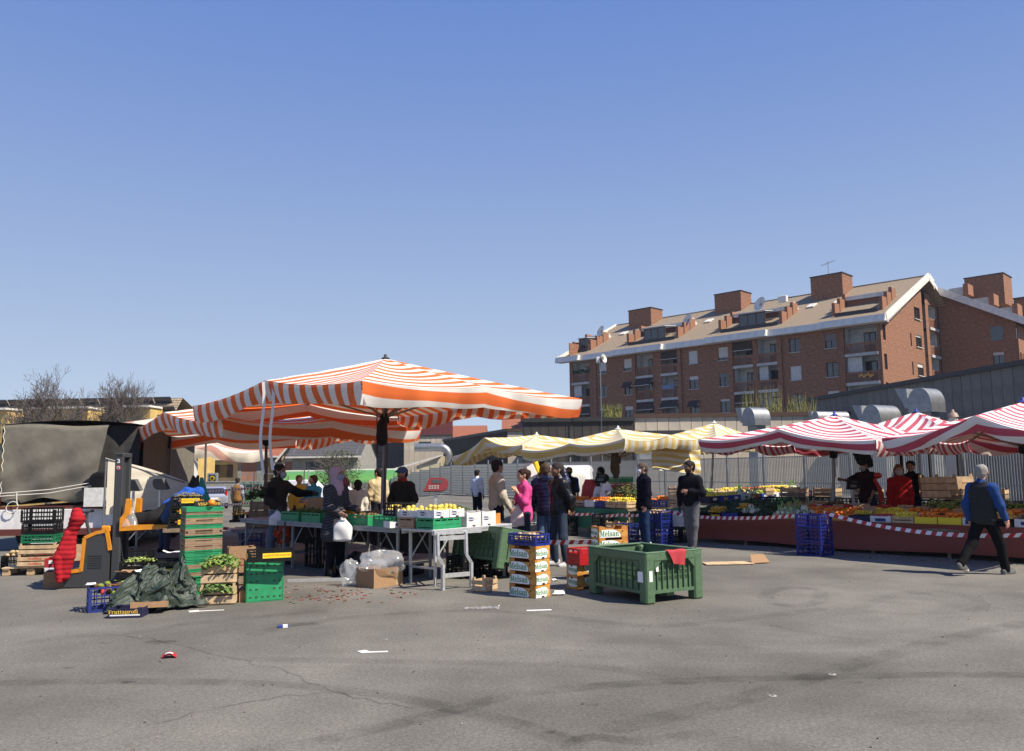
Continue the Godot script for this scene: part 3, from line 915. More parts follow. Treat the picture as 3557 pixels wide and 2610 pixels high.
	dormer_terrace(t, -19.8, -11.9, true, true)
	dormer_terrace(t, -5.7, -0.6, false, true)
	for q in [[2.0, 22.0], [4.6, 20.4], [6.9, 18.9]]:
		var w := MB.new(); w.box(V(q[0], q[1], -20.0), V(1.6, 0.9, 2.0))
		var o := part(t, "terrace_parapet", w, "slab")
		var br := MB.new(); br.box(V(q[0] + 1.1, q[1] + 0.1, -19.8), V(0.55, 1.3, 2.0))
		part(o, "parapet_pier", br, "brick_plain")
	for q in [[-38.4, 7.8], [-24.5, 7.6], [-10.5, 7.45], [-7.25, 7.4]]:
		var k := MB.new()
		k.box(V(q[0], 16.9 + q[1] * 0.481 + 0.15, -q[1]), V(0.9, 0.14, 1.2), Basis(Vector3.RIGHT, 0.449))
		part(t, "skylight", k, "white_paint")
	dish(t, V(-40.0, 20.9, -4.6), 0.85, -20)
	dish(t, V(-25.8, 20.6, -4.6), 0.85, -20)
	dish(t, V(-14.9, 20.9, -3.2), 0.9, -20)
	var ac := MB.new(); ac.cbox(V(-12.9, 21.4, -5.0), V(1.1, 0.8, 0.5), 0.05)
	part(t, "air_conditioner", ac, "white_paint")
	var an := MB.new()
	an.bar(V(-9.9, 24.5, -11.3), V(-9.9, 26.6, -11.3), 0.05, 0.05)
	for k in 5: an.bar(V(-10.5 + 0.3 * k, 26.2 + 0.06 * k, -11.7), V(-10.5 + 0.3 * k, 26.2 + 0.06 * k, -10.9), 0.03, 0.03)
	an.bar(V(-10.8, 26.15, -11.3), V(-9.0, 26.5, -11.3), 0.04, 0.04)
	part(t, "tv_antenna", an, "galv_dull")
	# closing walls out of sight
	var back := MB.new()
	back.box(V(-42.0, 9.5, -13.0), V(0.1, 19.0, 26.0))
	back.box(V(-21.0, 8.3, -26.0), V(42.0, 16.6, 0.1))
	part(t, "back_wall", back, "brick")
	var pots := MB.new()
	for k in 7:
		pots.col = C3(0.03, 0.06, 0.02)
		for j in 8: pots.ball(V(-41.2 + 0.42 * k + rf(-0.15, 0.15), 14.5 + rf(0, 0.6), 0.0 + rf(-0.1, 0.2)), V(0.12, 0.12, 0.12), 5, 3)
	part(t, "balcony_plants", pots, "vcol")

# ---------------------------------------------------------------- clad halls
func clad_wall(t: Node, a: Vector3, b: Vector3, h: float, pw: float, m: String, m2: String, cope := "dark_edge") -> void:
	# vertical cladding panels from a to b (seen from the side where a is on the left), each one its own piece
	var d := b - a
	var n := int(round(d.length() / pw))
	var yaw := rad_to_deg(atan2(-d.z, d.x))
	var w := d.length() / n
	var bk := MB.new()
	var bs := Basis(Vector3.UP, deg_to_rad(yaw))
	bk.box((a + b) / 2 + V(0, h / 2, 0) - bs.z * 0.12, V(d.length(), h, 0.14), bs)
	part(t, "backing", bk, m2)
	for i in n:
		var o := pbox(t, "cladding_panel", a + d * ((i + 0.5) / n) + V(0, h / 2, 0) + bs.z * rf(-0.004, 0.004), V(w - 0.035, h, 0.06), m if i % 3 else m2)
		o.rotation_degrees.y = yaw
	var c := MB.new()
	c.box((a + b) / 2 + V(0, h + 0.11, 0) - bs.z * 0.1, V(d.length() + 0.2, 0.26, 0.5), bs)
	part(t, "coping", c, cope)

func duct(t_label: String, at: Vector3, r: float, len: float, yaw: float) -> void:
	# silver air duct: a horizontal drum ending in a quarter bend
	var t := thing("air_duct", t_label, "air duct", at, yaw, "")
	var b := MB.new()
	b.surf(12, 1, func(u, q):
		var an: float = PI * (1.0 - u)
		return V(cos(an) * r * 0.95, sin(an) * r * 1.25, len * (q - 0.5)))
	b.box(V(0, -r * 0.35, 0), V(r * 1.9, r * 0.7, len))
	part(t, "hood", b, "galv")
	var e := MB.new()
	var pl := PackedVector2Array()
	for k in 13: pl.append(V2(cos(PI * k / 12.0) * r * 0.95, sin(PI * k / 12.0) * r * 1.25))
	e.prism(pl, 0.03, Transform3D(Basis.IDENTITY, V(0, 0, len * 0.5)))
	part(t, "end_plate", e, "galv_dull")
	var f := MB.new()
	f.prism(PackedVector2Array([V2(-r, r * 1.25), V2(-r * 2.0, r * 1.35), V2(-r * 1.2, -0.2), V2(-r * 0.95, -0.2)]), len, Transform3D(Basis.IDENTITY, V(0, 0, -len * 0.5)))
	part(t, "outlet", f, "galv_dull")
	var l := MB.new()
	l.box(V(0, -r * 0.7 - (at.y - r * 0.7) / 2, 0), V(r * 1.3, at.y - r * 0.7, r * 1.3))
	part(t, "riser", l, "galv_dull")

func make_halls() -> void:
	var a := thing("market_hall", "tall dark grey clad hall at right behind the red striped canopies", "building", Vector3.ZERO)
	clad_wall(a, V(22.71, 0, -63.6), V(27.9, 0, -24.0), 6.6, 0.8, "clad_tall", "clad_tall2")
	clad_wall(a, V(52.0, 0, -67.0), V(22.71, 0, -63.65), 6.6, 2.0, "clad_dark", "clad_dark2")
	var r := MB.new()
	r.quad(V(22.7, 6.55, -63.6), V(27.9, 6.55, -24.0), V(58, 6.55, -24.0), V(52, 6.55, -67.0))
	part(a, "roof", r, "clad_dark2")
	var b := thing("market_hall", "low beige clad hall with brown coping between dark halls", "building", Vector3.ZERO)
	clad_wall(b, V(8.19, 0, -56.0), V(22.6, 0, -56.0), 5.05, 0.75, "clad_beige", "clad_beige2", "frame_brown")
	var ds := MB.new(); ds.box(V(9.9, 3.1, -55.8), V(3.0, 1.7, 0.08))
	part(b, "roller_door", ds, "galv_dull")
	var de := MB.new(); de.box(V(9.9, 4.05, -55.75), V(3.2, 0.2, 0.2))
	part(b, "door_lintel", de, "dark_edge")
	var c := thing("market_hall", "low dark grey clad hall left of the beige hall", "building", Vector3.ZERO)
	clad_wall(c, V(0.71, 0, -56.2), V(8.1, 0, -56.0), 4.85, 0.55, "clad_dark", "clad_dark2")
	clad_wall(c, V(3.0, 0, -80.0), V(0.71, 0, -56.25), 4.85, 1.0, "clad_dark", "clad_dark2")
	var d := thing("market_hall", "dark clad wall receding behind the yellow canopies with a beige end", "building", Vector3.ZERO)
	clad_wall(d, V(-7.94, 0, -96.0), V(-0.47, 0, -73.0), 5.0, 1.2, "clad_dark", "clad_dark2")
	clad_wall(d, V(-0.47, 0, -73.0), V(3.5, 0, -73.0), 5.0, 0.8, "clad_beige", "clad_beige2", "frame_brown")
	var e := thing("warehouse", "burgundy clad warehouse block behind the grey fence", "building", Vector3.ZERO)
	clad_wall(e, V(-14.37, 0, -110), V(-7.89, 0, -110), 9.6, 0.65, "burgundy", "burgundy")
	clad_wall(e, V(-21.5, 0, -126), V(-14.37, 0, -110.1), 9.6, 1.2, "burgundy", "burgundy")
	clad_wall(e, V(-13.54, 0, -104), V(-7.6, 0, -104), 5.9, 0.65, "clad_beige", "clad_beige2")
	clad_wall(e, V(-24.0, 0, -116), V(-13.54, 0, -104.1), 5.9, 1.2, "clad_dark", "clad_dark2")
	var vent := MB.new(); vent.box(V(-10.9, 4.9, -103.85), V(1.5, 0.7, 0.15))
	part(e, "vent", vent, "dark_edge")
	# lean-to and pipes beside it
	var l := thing("lean_to", "cream lean-to with sloping white roof behind the fence", "shed", V(-9.5, ground_y(-9.5, -85), -85))
	var lb := MB.new()
	lb.prism(PackedVector2Array([V2(-0.3, 0), V2(2.3, 0), V2(2.3, 4.1), V2(-0.3, 3.1)]), 4.0, Transform3D(Basis.IDENTITY, V(0, 0, -4)))
	part(l, "wall", lb, "cream_wall")
	var lr := MB.new()
	lr.quad(V(-2.5, 2.9, 0.3), V(2.4, 4.25, 0.3), V(2.4, 4.35, -4.2), V(-2.5, 3.0, -4.2))
	lr.quad(V(-2.5, 2.7, 0.3), V(2.4, 4.1, 0.3), V(2.4, 4.25, 0.3), V(-2.5, 2.9, 0.3))
	part(l, "roof", lr, "white_paint")
	var lp := MB.new()
	for x in [-2.3, -0.45]: lp.bar(V(x, 0, 0.1), V(x, 3.0, 0.1), 0.12, 0.12)
	part(l, "post", lp, "galv_dull")
	var el := MB.new()
	var pp := []
	for k in 9: pp.append(V(2.0 + 0.9 * sin(k * PI / 16.0), 4.1 + 0.9 * cos(k * PI / 16.0), -1.0))
	pp.push_front(V(-0.6, 5.0, -1.0)); pp.append(V(2.9, 3.2, -1.0))
	el.tube(pp, 0.42, 8)
	part(l, "flue", el, "galv")
	# ducts on the beige hall and the tall hall
	duct("silver curved air duct above the beige hall", V(15.2, 4.62, -52.0), 0.58, 1.3, -62)
	duct("long rounded silver air duct left of the taller duct", V(20.6, 4.25, -46.5), 0.60, 1.9, -58)
	duct("tallest silver air duct beside the folded umbrella", V(20.4, 4.65, -41.0), 0.62, 1.3, -55)
	duct("flat silver duct peeping over the red canopy peak", V(18.7, 4.45, -49.0), 0.32, 2.2, -70)
	# antenna mast on the low dark hall
	var m := thing("antenna_mast", "thin antenna mast with white round dish on the dark hall", "antenna", V(5.85, 0, -55.0))
	var ms := MB.new(); ms.tube([V(0, 0, 0), V(0.02, 9.2, 0)], 0.035, 6)
	part(m, "mast", ms, "galv")
	var md := MB.new()
	md.lathe([V2(0, -0.10), V2(0.2, -0.05), V2(0.31, 0.04)], 12, V(0.25, 8.95, 0.1), Basis(Vector3.UP, 0.9) * Basis(Vector3.RIGHT, 1.4))
	part(m, "dish", md, "white_paint")
	var mb := MB.new(); mb.cbox(V(-0.12, 8.85, 0), V(0.25, 0.4, 0.25), 0.03)
	part(m, "receiver", mb, "white_paint")
	# dry grass tufts standing on the hall roofs
	for q in [[2.4, -55.0, 5.1, 0.9, 40], [6.6, -54.8, 5.1, 1.1, 110], [17.3, -57.5, 5.2, 2.4, 80], [19.9, -57.5, 5.2, 1.8, 60]]:
		var g := MB.new()
		for k in q[4]:
			var x: float = q[0] + rf(-1, 1) * q[3] * 0.55
			var hh: float = q[3] * rf(0.3, 1.0) * (0.9 if q[3] < 2 else 0.95)
			var p0 := V(x, q[2] - 0.1, q[1] + rf(-0.5, 0.5))
			var tip := p0 + V(rf(-0.25, 0.25), hh, rf(-0.1, 0.1))
			g.col = C3(0.30, 0.27, 0.11).lerp(C3(0.16, 0.19, 0.05), rng.randf())
			g.tube([p0, tip], [0.02, 0.006], 3, false)
			for j in 3:
				var c2 := p0.lerp(tip, rf(0.3, 1.0))
				var dd := V(rf(-0.14, 0.14), rf(0.02, 0.16), rf(-0.1, 0.1))
				g.tri(c2, c2 + dd, c2 + dd * 0.6 + V(0.05, 0.05, 0.03))
		var o := solo("roof_shrub", ["few thin weeds at the left end of the dark hall roof", "dry grass tuft beside the antenna mast", "tall leafy shrub standing above the beige hall beside the tall hall", "second leafy shrub nearest to the tall dark hall"][used.get("roof_shrub", -1) + 1], "shrub", g, "leaf")

# ---------------------------------------------------------------- fence
func make_fence() -> void:
	var d := V(0.455, 0, 0.89)
	var p0 := V(-1.6, 0, -54.0)
	var yaw := rad_to_deg(atan2(-d.z, d.x))
	var k := -15
	while k < 18:
		var a := p0 + d * (k * 2.05)
		var b := p0 + d * ((k + 1) * 2.05)
		a.y = ground_y(a.x, a.z); b.y = ground_y(b.x, b.z)
		var t := thing("fence_panel", "%s panel from the left in the long steel fence" % nth(k + 15), "fence", a, yaw, "steel fence panels along the back of the market")
		pbox(t, "post", V(0, 1.15, 0), V(0.07, 2.3, 0.07), "galv")
		var n := 15 if k < 4 else 24
		var m := MB.new()
		for i in n:
			var x := 0.07 + (i + 0.5) * 1.94 / n
			m.box(V(x, 1.06, 0), V(0.085 if k < 4 else 0.028, 1.98, 0.028))
		part(t, "bar", m, "fence_slat" if k < 4 else "galv").set_meta("kind", "stuff")
		for i in (12 if k < 4 else 3):
			pbox(t, "rail", V(1.03, 0.12 + i * (1.9 / (11 if k < 4 else 2)), 0.02), V(1.96, 0.03, 0.022), "galv_dull")
		k += 1

# ---------------------------------------------------------------- houses at left
func house(label: String, at: Vector3, yaw: float, w: float, d: float, eave: float, rise: float, wallm: String, roofm: String, wins: Array, along := true) -> Node3D:
	var t := thing("house", label, "house", at, yaw)
	var holes := []
	for q in wins: holes.append(Rect2(q[0] - w / 2, q[1], q[2], q[3]))
	var wl := MB.new()
	wl.holed(Rect2(-w / 2, 0, w, eave), holes, 0.2)
	wl.box(V(-w / 2 + 0.05, eave / 2, -d / 2), V(0.1, eave, d - 0.02))
	wl.box(V(w / 2 - 0.05, eave / 2, -d / 2), V(0.1, eave, d - 0.02))
	if along:
		for x in [-w / 2 + 0.02, w / 2 - 0.08]:
			wl.prism(PackedVector2Array([V2(0, eave), V2(-d, eave), V2(-d / 2, eave + rise)]), 0.06, Transform3D(Basis(V(0, 0, 1), Vector3.UP, V(-1, 0, 0)), V(x + 0.06, 0, 0)))
	else:
		wl.prism(PackedVector2Array([V2(-w / 2, eave), V2(w / 2, eave), V2(0, eave + rise)]), 0.06, Transform3D(Basis.IDENTITY, V(0, 0, -0.06)))
	part(t, "wall", wl, wallm)
	var o := 0.5
	var r := MB.new()
	if along:
		var k := rise / (d / 2)
		r.quad(V(-w / 2 - o, eave - o * k, o), V(w / 2 + o, eave - o * k, o), V(w / 2 + o, eave + rise, -d / 2), V(-w / 2 - o, eave + rise, -d / 2), Rect2(0, 0, w / 1.1, d / 2.0))
		r.quad(V(w / 2 + o, eave - o * k, -d - o), V(-w / 2 - o, eave - o * k, -d - o), V(-w / 2 - o, eave + rise, -d / 2), V(w / 2 + o, eave + rise, -d / 2), Rect2(0, 0, w / 1.1, d / 2.0))
	else:
		var k := rise / (w / 2)
		r.quad(V(0, eave + rise, o), V(0, eave + rise, -d), V(-w / 2 - o, eave - o * k, -d), V(-w / 2 - o, eave - o * k, o), Rect2(0, 0, d, w / 2.0))
		r.quad(V(w / 2 + o, eave - o * k, o), V(w / 2 + o, eave - o * k, -d), V(0, eave + rise, -d), V(0, eave + rise, o), Rect2(0, 0, d, w / 2.0))
	part(t, "roof", r, roofm)
	var g := MB.new()
	if along: g.box(V(0, eave - 0.35, o + 0.05), V(w + 2 * o, 0.16, 0.12))
	else:
		g.bar(V(-w / 2 - o, eave - o * rise / (w / 2), o + 0.03), V(0, eave + rise, o + 0.03), 0.06, 0.2)
		g.bar(V(0, eave + rise, o + 0.034), V(w / 2 + o, eave - o * rise / (w / 2), o + 0.034), 0.06, 0.2)
	part(t, "gutter", g, "white_paint")
	for i in wins.size():
		var q = wins[i]
		var h: Rect2 = holes[i]
		var wn := MB.new()
		wn.box(V(h.get_center().x, h.get_center().y, -0.14), V(h.size.x, h.size.y, 0.04))
		var wp := part(t, "window", wn, "glass")
		if q.size() > 4:
			var s := MB.new()
			if q[4] == "open":
				for x in [h.position.x - h.size.x * 0.26, h.end.x + h.size.x * 0.26]: s.box(V(x, h.get_center().y, 0.04), V(h.size.x * 0.48, h.size.y, 0.05))
				part(wp, "shutter", s, "frame_brown")
			else:
				s.box(V(h.get_center().x, h.get_center().y, -0.06), V(h.size.x * 0.98, h.size.y * 0.98, 0.05))
				part(wp, "shutter", s, q[4])
	return t

func make_left_background() -> void:
	# yellow block with solar panels
	var y := thing("yellow_building", "yellow apartment block with solar panels on its brown tiled roof", "building", V(-36.0, ground_y(-36, -70), -70), -4)
	var w := MB.new()
	var holes := []
	for x in [-7.6, -3.6, 0.2, 4.4]: holes.append(Rect2(x, 4.2, 1.6, 1.9))
	w.holed(Rect2(-9, 0, 16.0, 6.4), holes, 0.2)
	w.box(V(7.0, 3.6, -5), V(0.1, 7.2, 10))
	part(y, "wall", w, "yellow_wall")
	for h in holes:
		var g := MB.new(); g.box(V(h.get_center().x, h.get_center().y, -0.12), V(h.size.x, h.size.y, 0.06))
		part(y, "window", g, "shutter_green")
	var rf2 := MB.new()
	rf2.quad(V(-9.2, 5.6, 1.6), V(7.6, 5.6, 1.6), V(7.6, 9.1, -1.9), V(-9.2, 9.1, -1.9), Rect2(0, 0, 14, 4))
	rf2.quad(V(7.6, 5.6, -12.0), V(-9.2, 5.6, -12.0), V(-9.2, 9.1, -1.9), V(7.6, 9.1, -1.9), Rect2(0, 0, 14, 9))
	part(y, "roof", rf2, "roof_tile")
	for q in [[-9.3, -5.6], [-3.3, 1.3], [3.4, 6.6]]:
		var xc: float = (q[0] + q[1]) / 2
		var ww: float = q[1] - q[0]
		var dm := MB.new()
		dm.holed(Rect2(q[0], 5.3, ww, 2.75), [Rect2(q[0] + ww * 0.08, 5.35, ww * 0.25, 1.8), Rect2(q[0] + ww * 0.62, 5.35, ww * 0.25, 1.8)], 0.15, Transform3D(Basis.IDENTITY, V(0, 0, 1.7)))
		dm.box(V(q[0], 6.7, 0.4), V(0.06, 2.7, 2.6)); dm.box(V(q[1], 6.7, 0.4), V(0.06, 2.7, 2.6))
		var dn := part(y, "dormer", dm, "yellow_wall")
		var ev := MB.new(); ev.box(V(xc, 8.12, 1.0), V(ww + 0.3, 0.16, 2.2))
		part(dn, "eave", ev, "white_paint")
		var wb := MB.new()
		for k in [0.205, 0.745]: wb.box(V(q[0] + ww * k, 6.25, 1.6), V(ww * 0.25, 1.8, 0.05))
		part(dn, "blind", wb, "shutter_green")
	var sb := Basis(Vector3.RIGHT, 0.785)
	for i in 10:
		var s := MB.new(); s.box(V(-8.4 + i * 1.62, 8.72, -1.38), V(1.5, 1.15, 0.06), sb)
		part(y, "solar_panel", s, "solar")
	for x in [-4.9, 2.3, 6.9]:
		for k in 2:
			var s := MB.new(); s.box(V(x, 7.9 - 0.75 * k, -0.56 + 0.75 * k), V(1.5, 1.0, 0.06), sb)
			part(y, "solar_panel", s, "solar")
	# lower yellow house with white balcony seen under the pale canopy
	var yh := house("small yellow house with white balcony seen above the cream curtain", V(-38.0, -0.9, -84), 0, 9.0, 8.0, 6.2, 2.0, "yellow_wall", "red_tile", [[1.2, 1.0, 1.4, 2.0], [4.0, 1.0, 1.4, 2.0], [4.2, 3.7, 1.5, 1.6], [6.8, 3.7, 1.2, 2.0]])
	var ba := MB.new()
	ba.box(V(1.5, 3.1, 0.7), V(6.0, 0.2, 1.4))
	ba.box(V(1.5, 4.2, 1.36), V(6.0, 0.1, 0.06))
	for k in 24: ba.box(V(-1.45 + k * 0.255, 3.7, 1.36), V(0.04, 1.0, 0.04))
	part(yh, "balcony", ba, "white_paint")
	# terracotta roofed houses
	var h1 := house("brick house with red gable porch behind the concrete wall", V(-34.6, -1.4, -92), 3, 5.2, 8.0, 5.0, 2.2, "brick_plain", "red_tile", [[0.4, 1.2, 0.9, 1.8], [1.8, 2.9, 0.9, 1.4], [3.5, 2.9, 1.0, 1.4, "open"], [3.4, 0.8, 1.0, 1.2]])
	var porch := MB.new()
	for sx in [-1.6, 0.6]:
		porch.prism(PackedVector2Array([V2(sx - 1.1, 4.4), V2(sx + 1.1, 4.4), V2(sx, 5.5)]), 0.1, Transform3D(Basis.IDENTITY, V(0, 0, 2.2)))
	for x in [-2.5, -0.5, 1.5]: porch.box(V(x, 2.2, 2.1), V(0.25, 4.4, 0.25))
	porch.box(V(-0.5, 2.6, 2.2), V(4.2, 0.5, 0.3))
	part(h1, "porch", porch, "frame_brown")
	var h2 := house("cream house with dark shuttered window and red tiled roof", V(-30.9, -1.3, -91), 0, 3.4, 8.0, 4.8, 2.2, "cream_wall", "red_tile", [[0.7, 2.5, 1.0, 1.4, "open"], [0.5, 0.4, 1.4, 1.2]])
	var h3 := house("wide house with red shutters under a long terracotta roof", V(-25.8, -1.2, -90), 3, 7.4, 12.0, 4.9, 3.2, "grey_wall", "red_tile", [[0.4, 2.0, 1.6, 2.1, "terracotta_wall"], [2.7, 2.0, 1.3, 2.1], [4.8, 2.2, 1.1, 1.8, "frame_brown"], [6.3, 2.2, 0.8, 1.8, "frame_brown"]])
	var dm := MB.new()
	dm.box(V(0.6, 7.0, -3.2), V(1.3, 1.5, 1.6))
	var dmo := part(h3, "dormer", dm, "cream_wall")
	var dg := MB.new(); dg.box(V(0.6, 7.05, -2.37), V(0.7, 1.0, 0.06))
	part(dmo, "pane", dg, "glass")
	var dr := MB.new()
	dr.prism(PackedVector2Array([V2(-0.95, 7.6), V2(0, 8.6), V2(0.95, 7.6), V2(0, 8.3)]), 2.2, Transform3D(Basis.IDENTITY, V(0.6, 0, -4.2)))
	part(dmo, "gable_board", dr, "white_paint")
	var bal := MB.new(); bal.box(V(-0.2, 1.2, 1.0), V(5.6, 1.3, 0.1))
	part(h3, "balcony", bal, "clad_dark")
	house("terracotta walled gable end beside the grey roofed house", V(-23.0, -1.2, -88), 0, 2.6, 8.0, 4.6, 1.6, "cream_wall", "red_tile", [[0.35, 2.0, 1.8, 2.0, "terracotta_wall"]], false)
	house("grey rendered house with dark slate roof behind the bare bush", V(-18.9, -1.1, -84), -3, 6.6, 9.0, 4.6, 2.6, "grey_wall", "grey_tile", [[1.4, 2.0, 2.2, 1.8]])
	house("pale terracotta house with red hipped roof right of the burgundy block", V(-8.8, -0.5, -130), 0, 8.4, 9.0, 6.6, 2.7, "terracotta_wall", "red_tile", [[4.2, 4.0, 1.2, 1.5, "shutter_grey"], [6.6, 4.0, 1.2, 1.5]])
	house("distant red roof peeping over the dark hall", V(3.4, 0, -120), 0, 9.0, 9.0, 7.2, 2.4, "terracotta_wall", "red_tile", [])
	# concrete wall in front of them
	var cw := thing("concrete_wall", "low stained concrete wall behind the parked hatchback", "wall", V(-24.2, ground_y(-24, -70), -70), 0)
	for k in 8:
		pbox(cw, "wall_section", V(-6.3 + k * 1.8, 0.95, 0), V(1.79, 1.9, 0.2), "concrete")
	pbox(cw, "wall_cap", V(0, 1.93, 0), V(14.6, 0.08, 0.3), "concrete")
	# pylon sign
	var sg := thing("pylon_sign", "grey pylon sign with a yellow disc on blue", "sign", V(-25.4, ground_y(-25, -72), -71.0), 0)
	pbox(sg, "pylon", V(0, 1.35, 0), V(0.85, 2.7, 0.25), "galv_dull", 0.03)
	pbox(sg, "panel", V(0, 2.2, 0.13), V(0.55, 0.7, 0.03), "card_navy")
	var sd := MB.new()
	sd.lathe([V2(0, 0.012), V2(0.20, 0.012), V2(0.21, 0)], 18, V(0, 2.25, 0.147), Basis(Vector3.RIGHT, PI / 2))
	part(sg, "disc", sd, "label_yellow")
	pbox(sg, "lower_panel", V(0, 1.0, 0.13), V(0.6, 0.35, 0.03), "card_navy")
	# green vaulted trolley shelters behind the fence
	for i in 4:
		var q = [[-19.8, -74.0, 2.2, 1.0], [-17.6, -74.4, 2.2, 1.15], [-15.4, -75, 2.6, 1.35], [-11.7, -72, 4.4, 1.55]][i]
		var t := thing("trolley_shelter", ["first and smallest green vaulted trolley shelter from the left", "second green vaulted trolley shelter from the left", "third green vaulted trolley shelter from the left", "longest green vaulted trolley shelter beside the lean-to"][i], "shelter", V(q[0], ground_y(q[0], q[1]), q[1]), 12, "green trolley shelters")
		var b := MB.new()
		b.surf(2, 10, func(u, v): return V((u - 0.5) * q[2], 1.75 + 1.05 * sin(v * PI * 0.5 + 0.0) , 1.2 - 2.2 * (1.0 - cos(v * PI * 0.5))))
		part(t, "roof", b, mat("shelter_green", C3(0.09, 0.26, 0.06), 0.4))
		var e := MB.new()
		var pl := PackedVector2Array([V2(-1.0, 1.4)])
		for k in 9: pl.append(V2(1.2 - 2.2 * (1.0 - cos(k * PI / 16.0)), 1.75 + 1.05 * sin(k * PI / 16.0)))
		e.prism(pl, 0.04, Transform3D(Basis(V(0, 0, 1), Vector3.UP, V(-1, 0, 0)), V(-q[2] / 2, 0, 0)))
		part(t, "end_panel", e, "shelter_green")
		var f := MB.new()
		f.box(V(0, 2.84, -1.0), V(q[2], 0.12, 0.12))
		for x in [-q[2] / 2, q[2] / 2]:
			f.box(V(x, 1.4, -1.0), V(0.1, 2.8, 0.1)); f.box(V(x, 0.9, 1.15), V(0.08, 1.75, 0.08))
		part(t, "frame", f, "white_paint")
	# white pens of market poles and a grey crate cage near the fence
	var cg := thing("wire_cage", "grey tilted wire cage beside the concrete wall", "cage", V(-18.6, ground_y(-18.6, -62), -62), 10)
	var cb := MB.new()
	for k in 7:
		cb.box(V(-1.6 + k * 0.5, 1.7, 0), V(0.05, 1.4, 0.05))
	for y2 in [1.0, 1.7, 2.4]: cb.box(V(0, y2, 0.002), V(3.2, 0.07, 0.05))
	part(cg, "bars", cb, "galv")
	var cb2 := MB.new(); cb2.cbox(V(0, 0.9, -0.6), V(3.3, 1.8, 1.0), 0.05)
	part(cg, "container", cb2, "bin_green")
	for i in 9:
		var x := -15.9 + i * 0.42
		var z := -52.0 + rf(-2, 2)
		var pm := MB.new()
		var hh := rf(2.0, 3.0)
		pm.tube([Vector3.ZERO, V(rf(-0.05, 0.05), hh, 0)], 0.035, 5)
		var ptz := solo("tent_pole", "thin upright pole in the cluster of poles left of the white van", "pole", pm, "pole_brown" if i % 2 else "galv_dull", V(x, ground_y(x, z), z), 0, "poles standing left of the white van")

# ---------------------------------------------------------------- trees
func grow(b: MB, tw: MB, p: Vector3, d: Vector3, len: float, r: float, depth: int) -> void:
	var q := p
	var pts := [p]
	var rad := [r]
	var n := 4
	for i in n:
		d = (d + V(rf(-0.12, 0.12), rf(-0.02, 0.10), rf(-0.12, 0.12))).normalized()
		q += d * len / n
		pts.append(q)
		rad.append(maxf(0.014, r * (1.0 - 0.45 * (i + 1) / n)))
	(b if depth > 2 else tw).tube(pts, rad, 6 if depth > 3 else (4 if depth > 1 else 3), false)
	if depth == 0: return
	var kids := 4 if depth > 1 else 4
	for i in kids:
		var k := rng.randi_range(1, n)
		if i == 0: k = n
		var side := d.cross(V(rf(-1, 1), rf(-1, 1), rf(-1, 1))).normalized()
		var nd := (d * rf(0.55, 1.0) + side * rf(0.45, 0.95) + V(0, 0.22, 0)).normalized()
		grow(b, tw, pts[k], nd, len * rf(0.56, 0.82), rad[k] * rf(0.5, 0.72), depth - 1)

func make_trees() -> void:
	for i in 2:
		var at: Vector3 = [V(-30.4, ground_y(-30.4, -55), -55), V(-27.4, ground_y(-27.4, -58), -58)][i]
		var t := thing("bare_tree", ["larger leafless tree at far left in front of the yellow block", "smaller leafless tree beside the end of the yellow roof"][i], "tree", at, 0, "leafless trees at left")
		rng.seed = 90 + i
		var b := MB.new(); var tw := MB.new()
		b.tube([Vector3.ZERO, V(0.1, 1.6, 0), V(-0.05, 3.4, 0.05), V(0.0, 5.6, 0)], [0.28, 0.22, 0.19, 0.15], 8)
		for k in 13:
			var y := 3.0 + k * 0.26
			var a := k * 2.4
			grow(b, tw, V(0.02 * k, y, 0), V(cos(a) * 0.95, 0.55 + 0.10 * k, sin(a) * 0.95).normalized() if k < 9 else V(cos(a) * 0.5, 1.0, sin(a) * 0.5).normalized(), (2.35 - 0.03 * k) * (1.0 if i == 0 else 0.9), 0.095, 4)
		part(t, "trunk", b, "bark")
		part(t, "crown", tw, "twig")
		var bb := (t.get_node("crown") as MeshInstance3D).mesh.get_aabb()
		var sx: float = [7.4, 5.2][i] / bb.size.x
		t.scale = V(sx, [9.75, 9.5][i] / bb.end.y, sx)
	rng.seed = 777
	# half-bare bush under the orange canopy
	var bt := thing("bare_bush", "sparse olive green bush in front of the grey house", "bush", V(-14.6, ground_y(-14.6, -70), -70), 0)
	var bb := MB.new(); var bw := MB.new()
	for k in 6:
		grow(bb, bw, V(rf(-0.2, 0.2), 0.2, 0), V(rf(-0.6, 0.6), 1, rf(-0.5, 0.5)).normalized(), rf(1.5, 2.1), 0.06, 3)
	part(bt, "trunk", bb, "bark")
	part(bt, "crown", bw, "twig")
	var lf := MB.new()
	for k in 1500:
		var c := V(rf(-1.8, 1.8), rf(0.6, 4.4), rf(-1.2, 1.2))
		if V2(c.x / 1.8, (c.y - 2.6) / 2.0).length() > 1.0: continue
		lf.col = C3(0.10, 0.11, 0.03).lerp(C3(0.05, 0.07, 0.02), rng.randf())
		lf.tri(c, c + V(rf(-0.16, 0.16), rf(-0.1, 0.16), rf(-0.1, 0.1)), c + V(rf(-0.16, 0.16), rf(-0.1, 0.16), rf(-0.1, 0.1)))
	part(bt, "leaves", lf, "leaf")

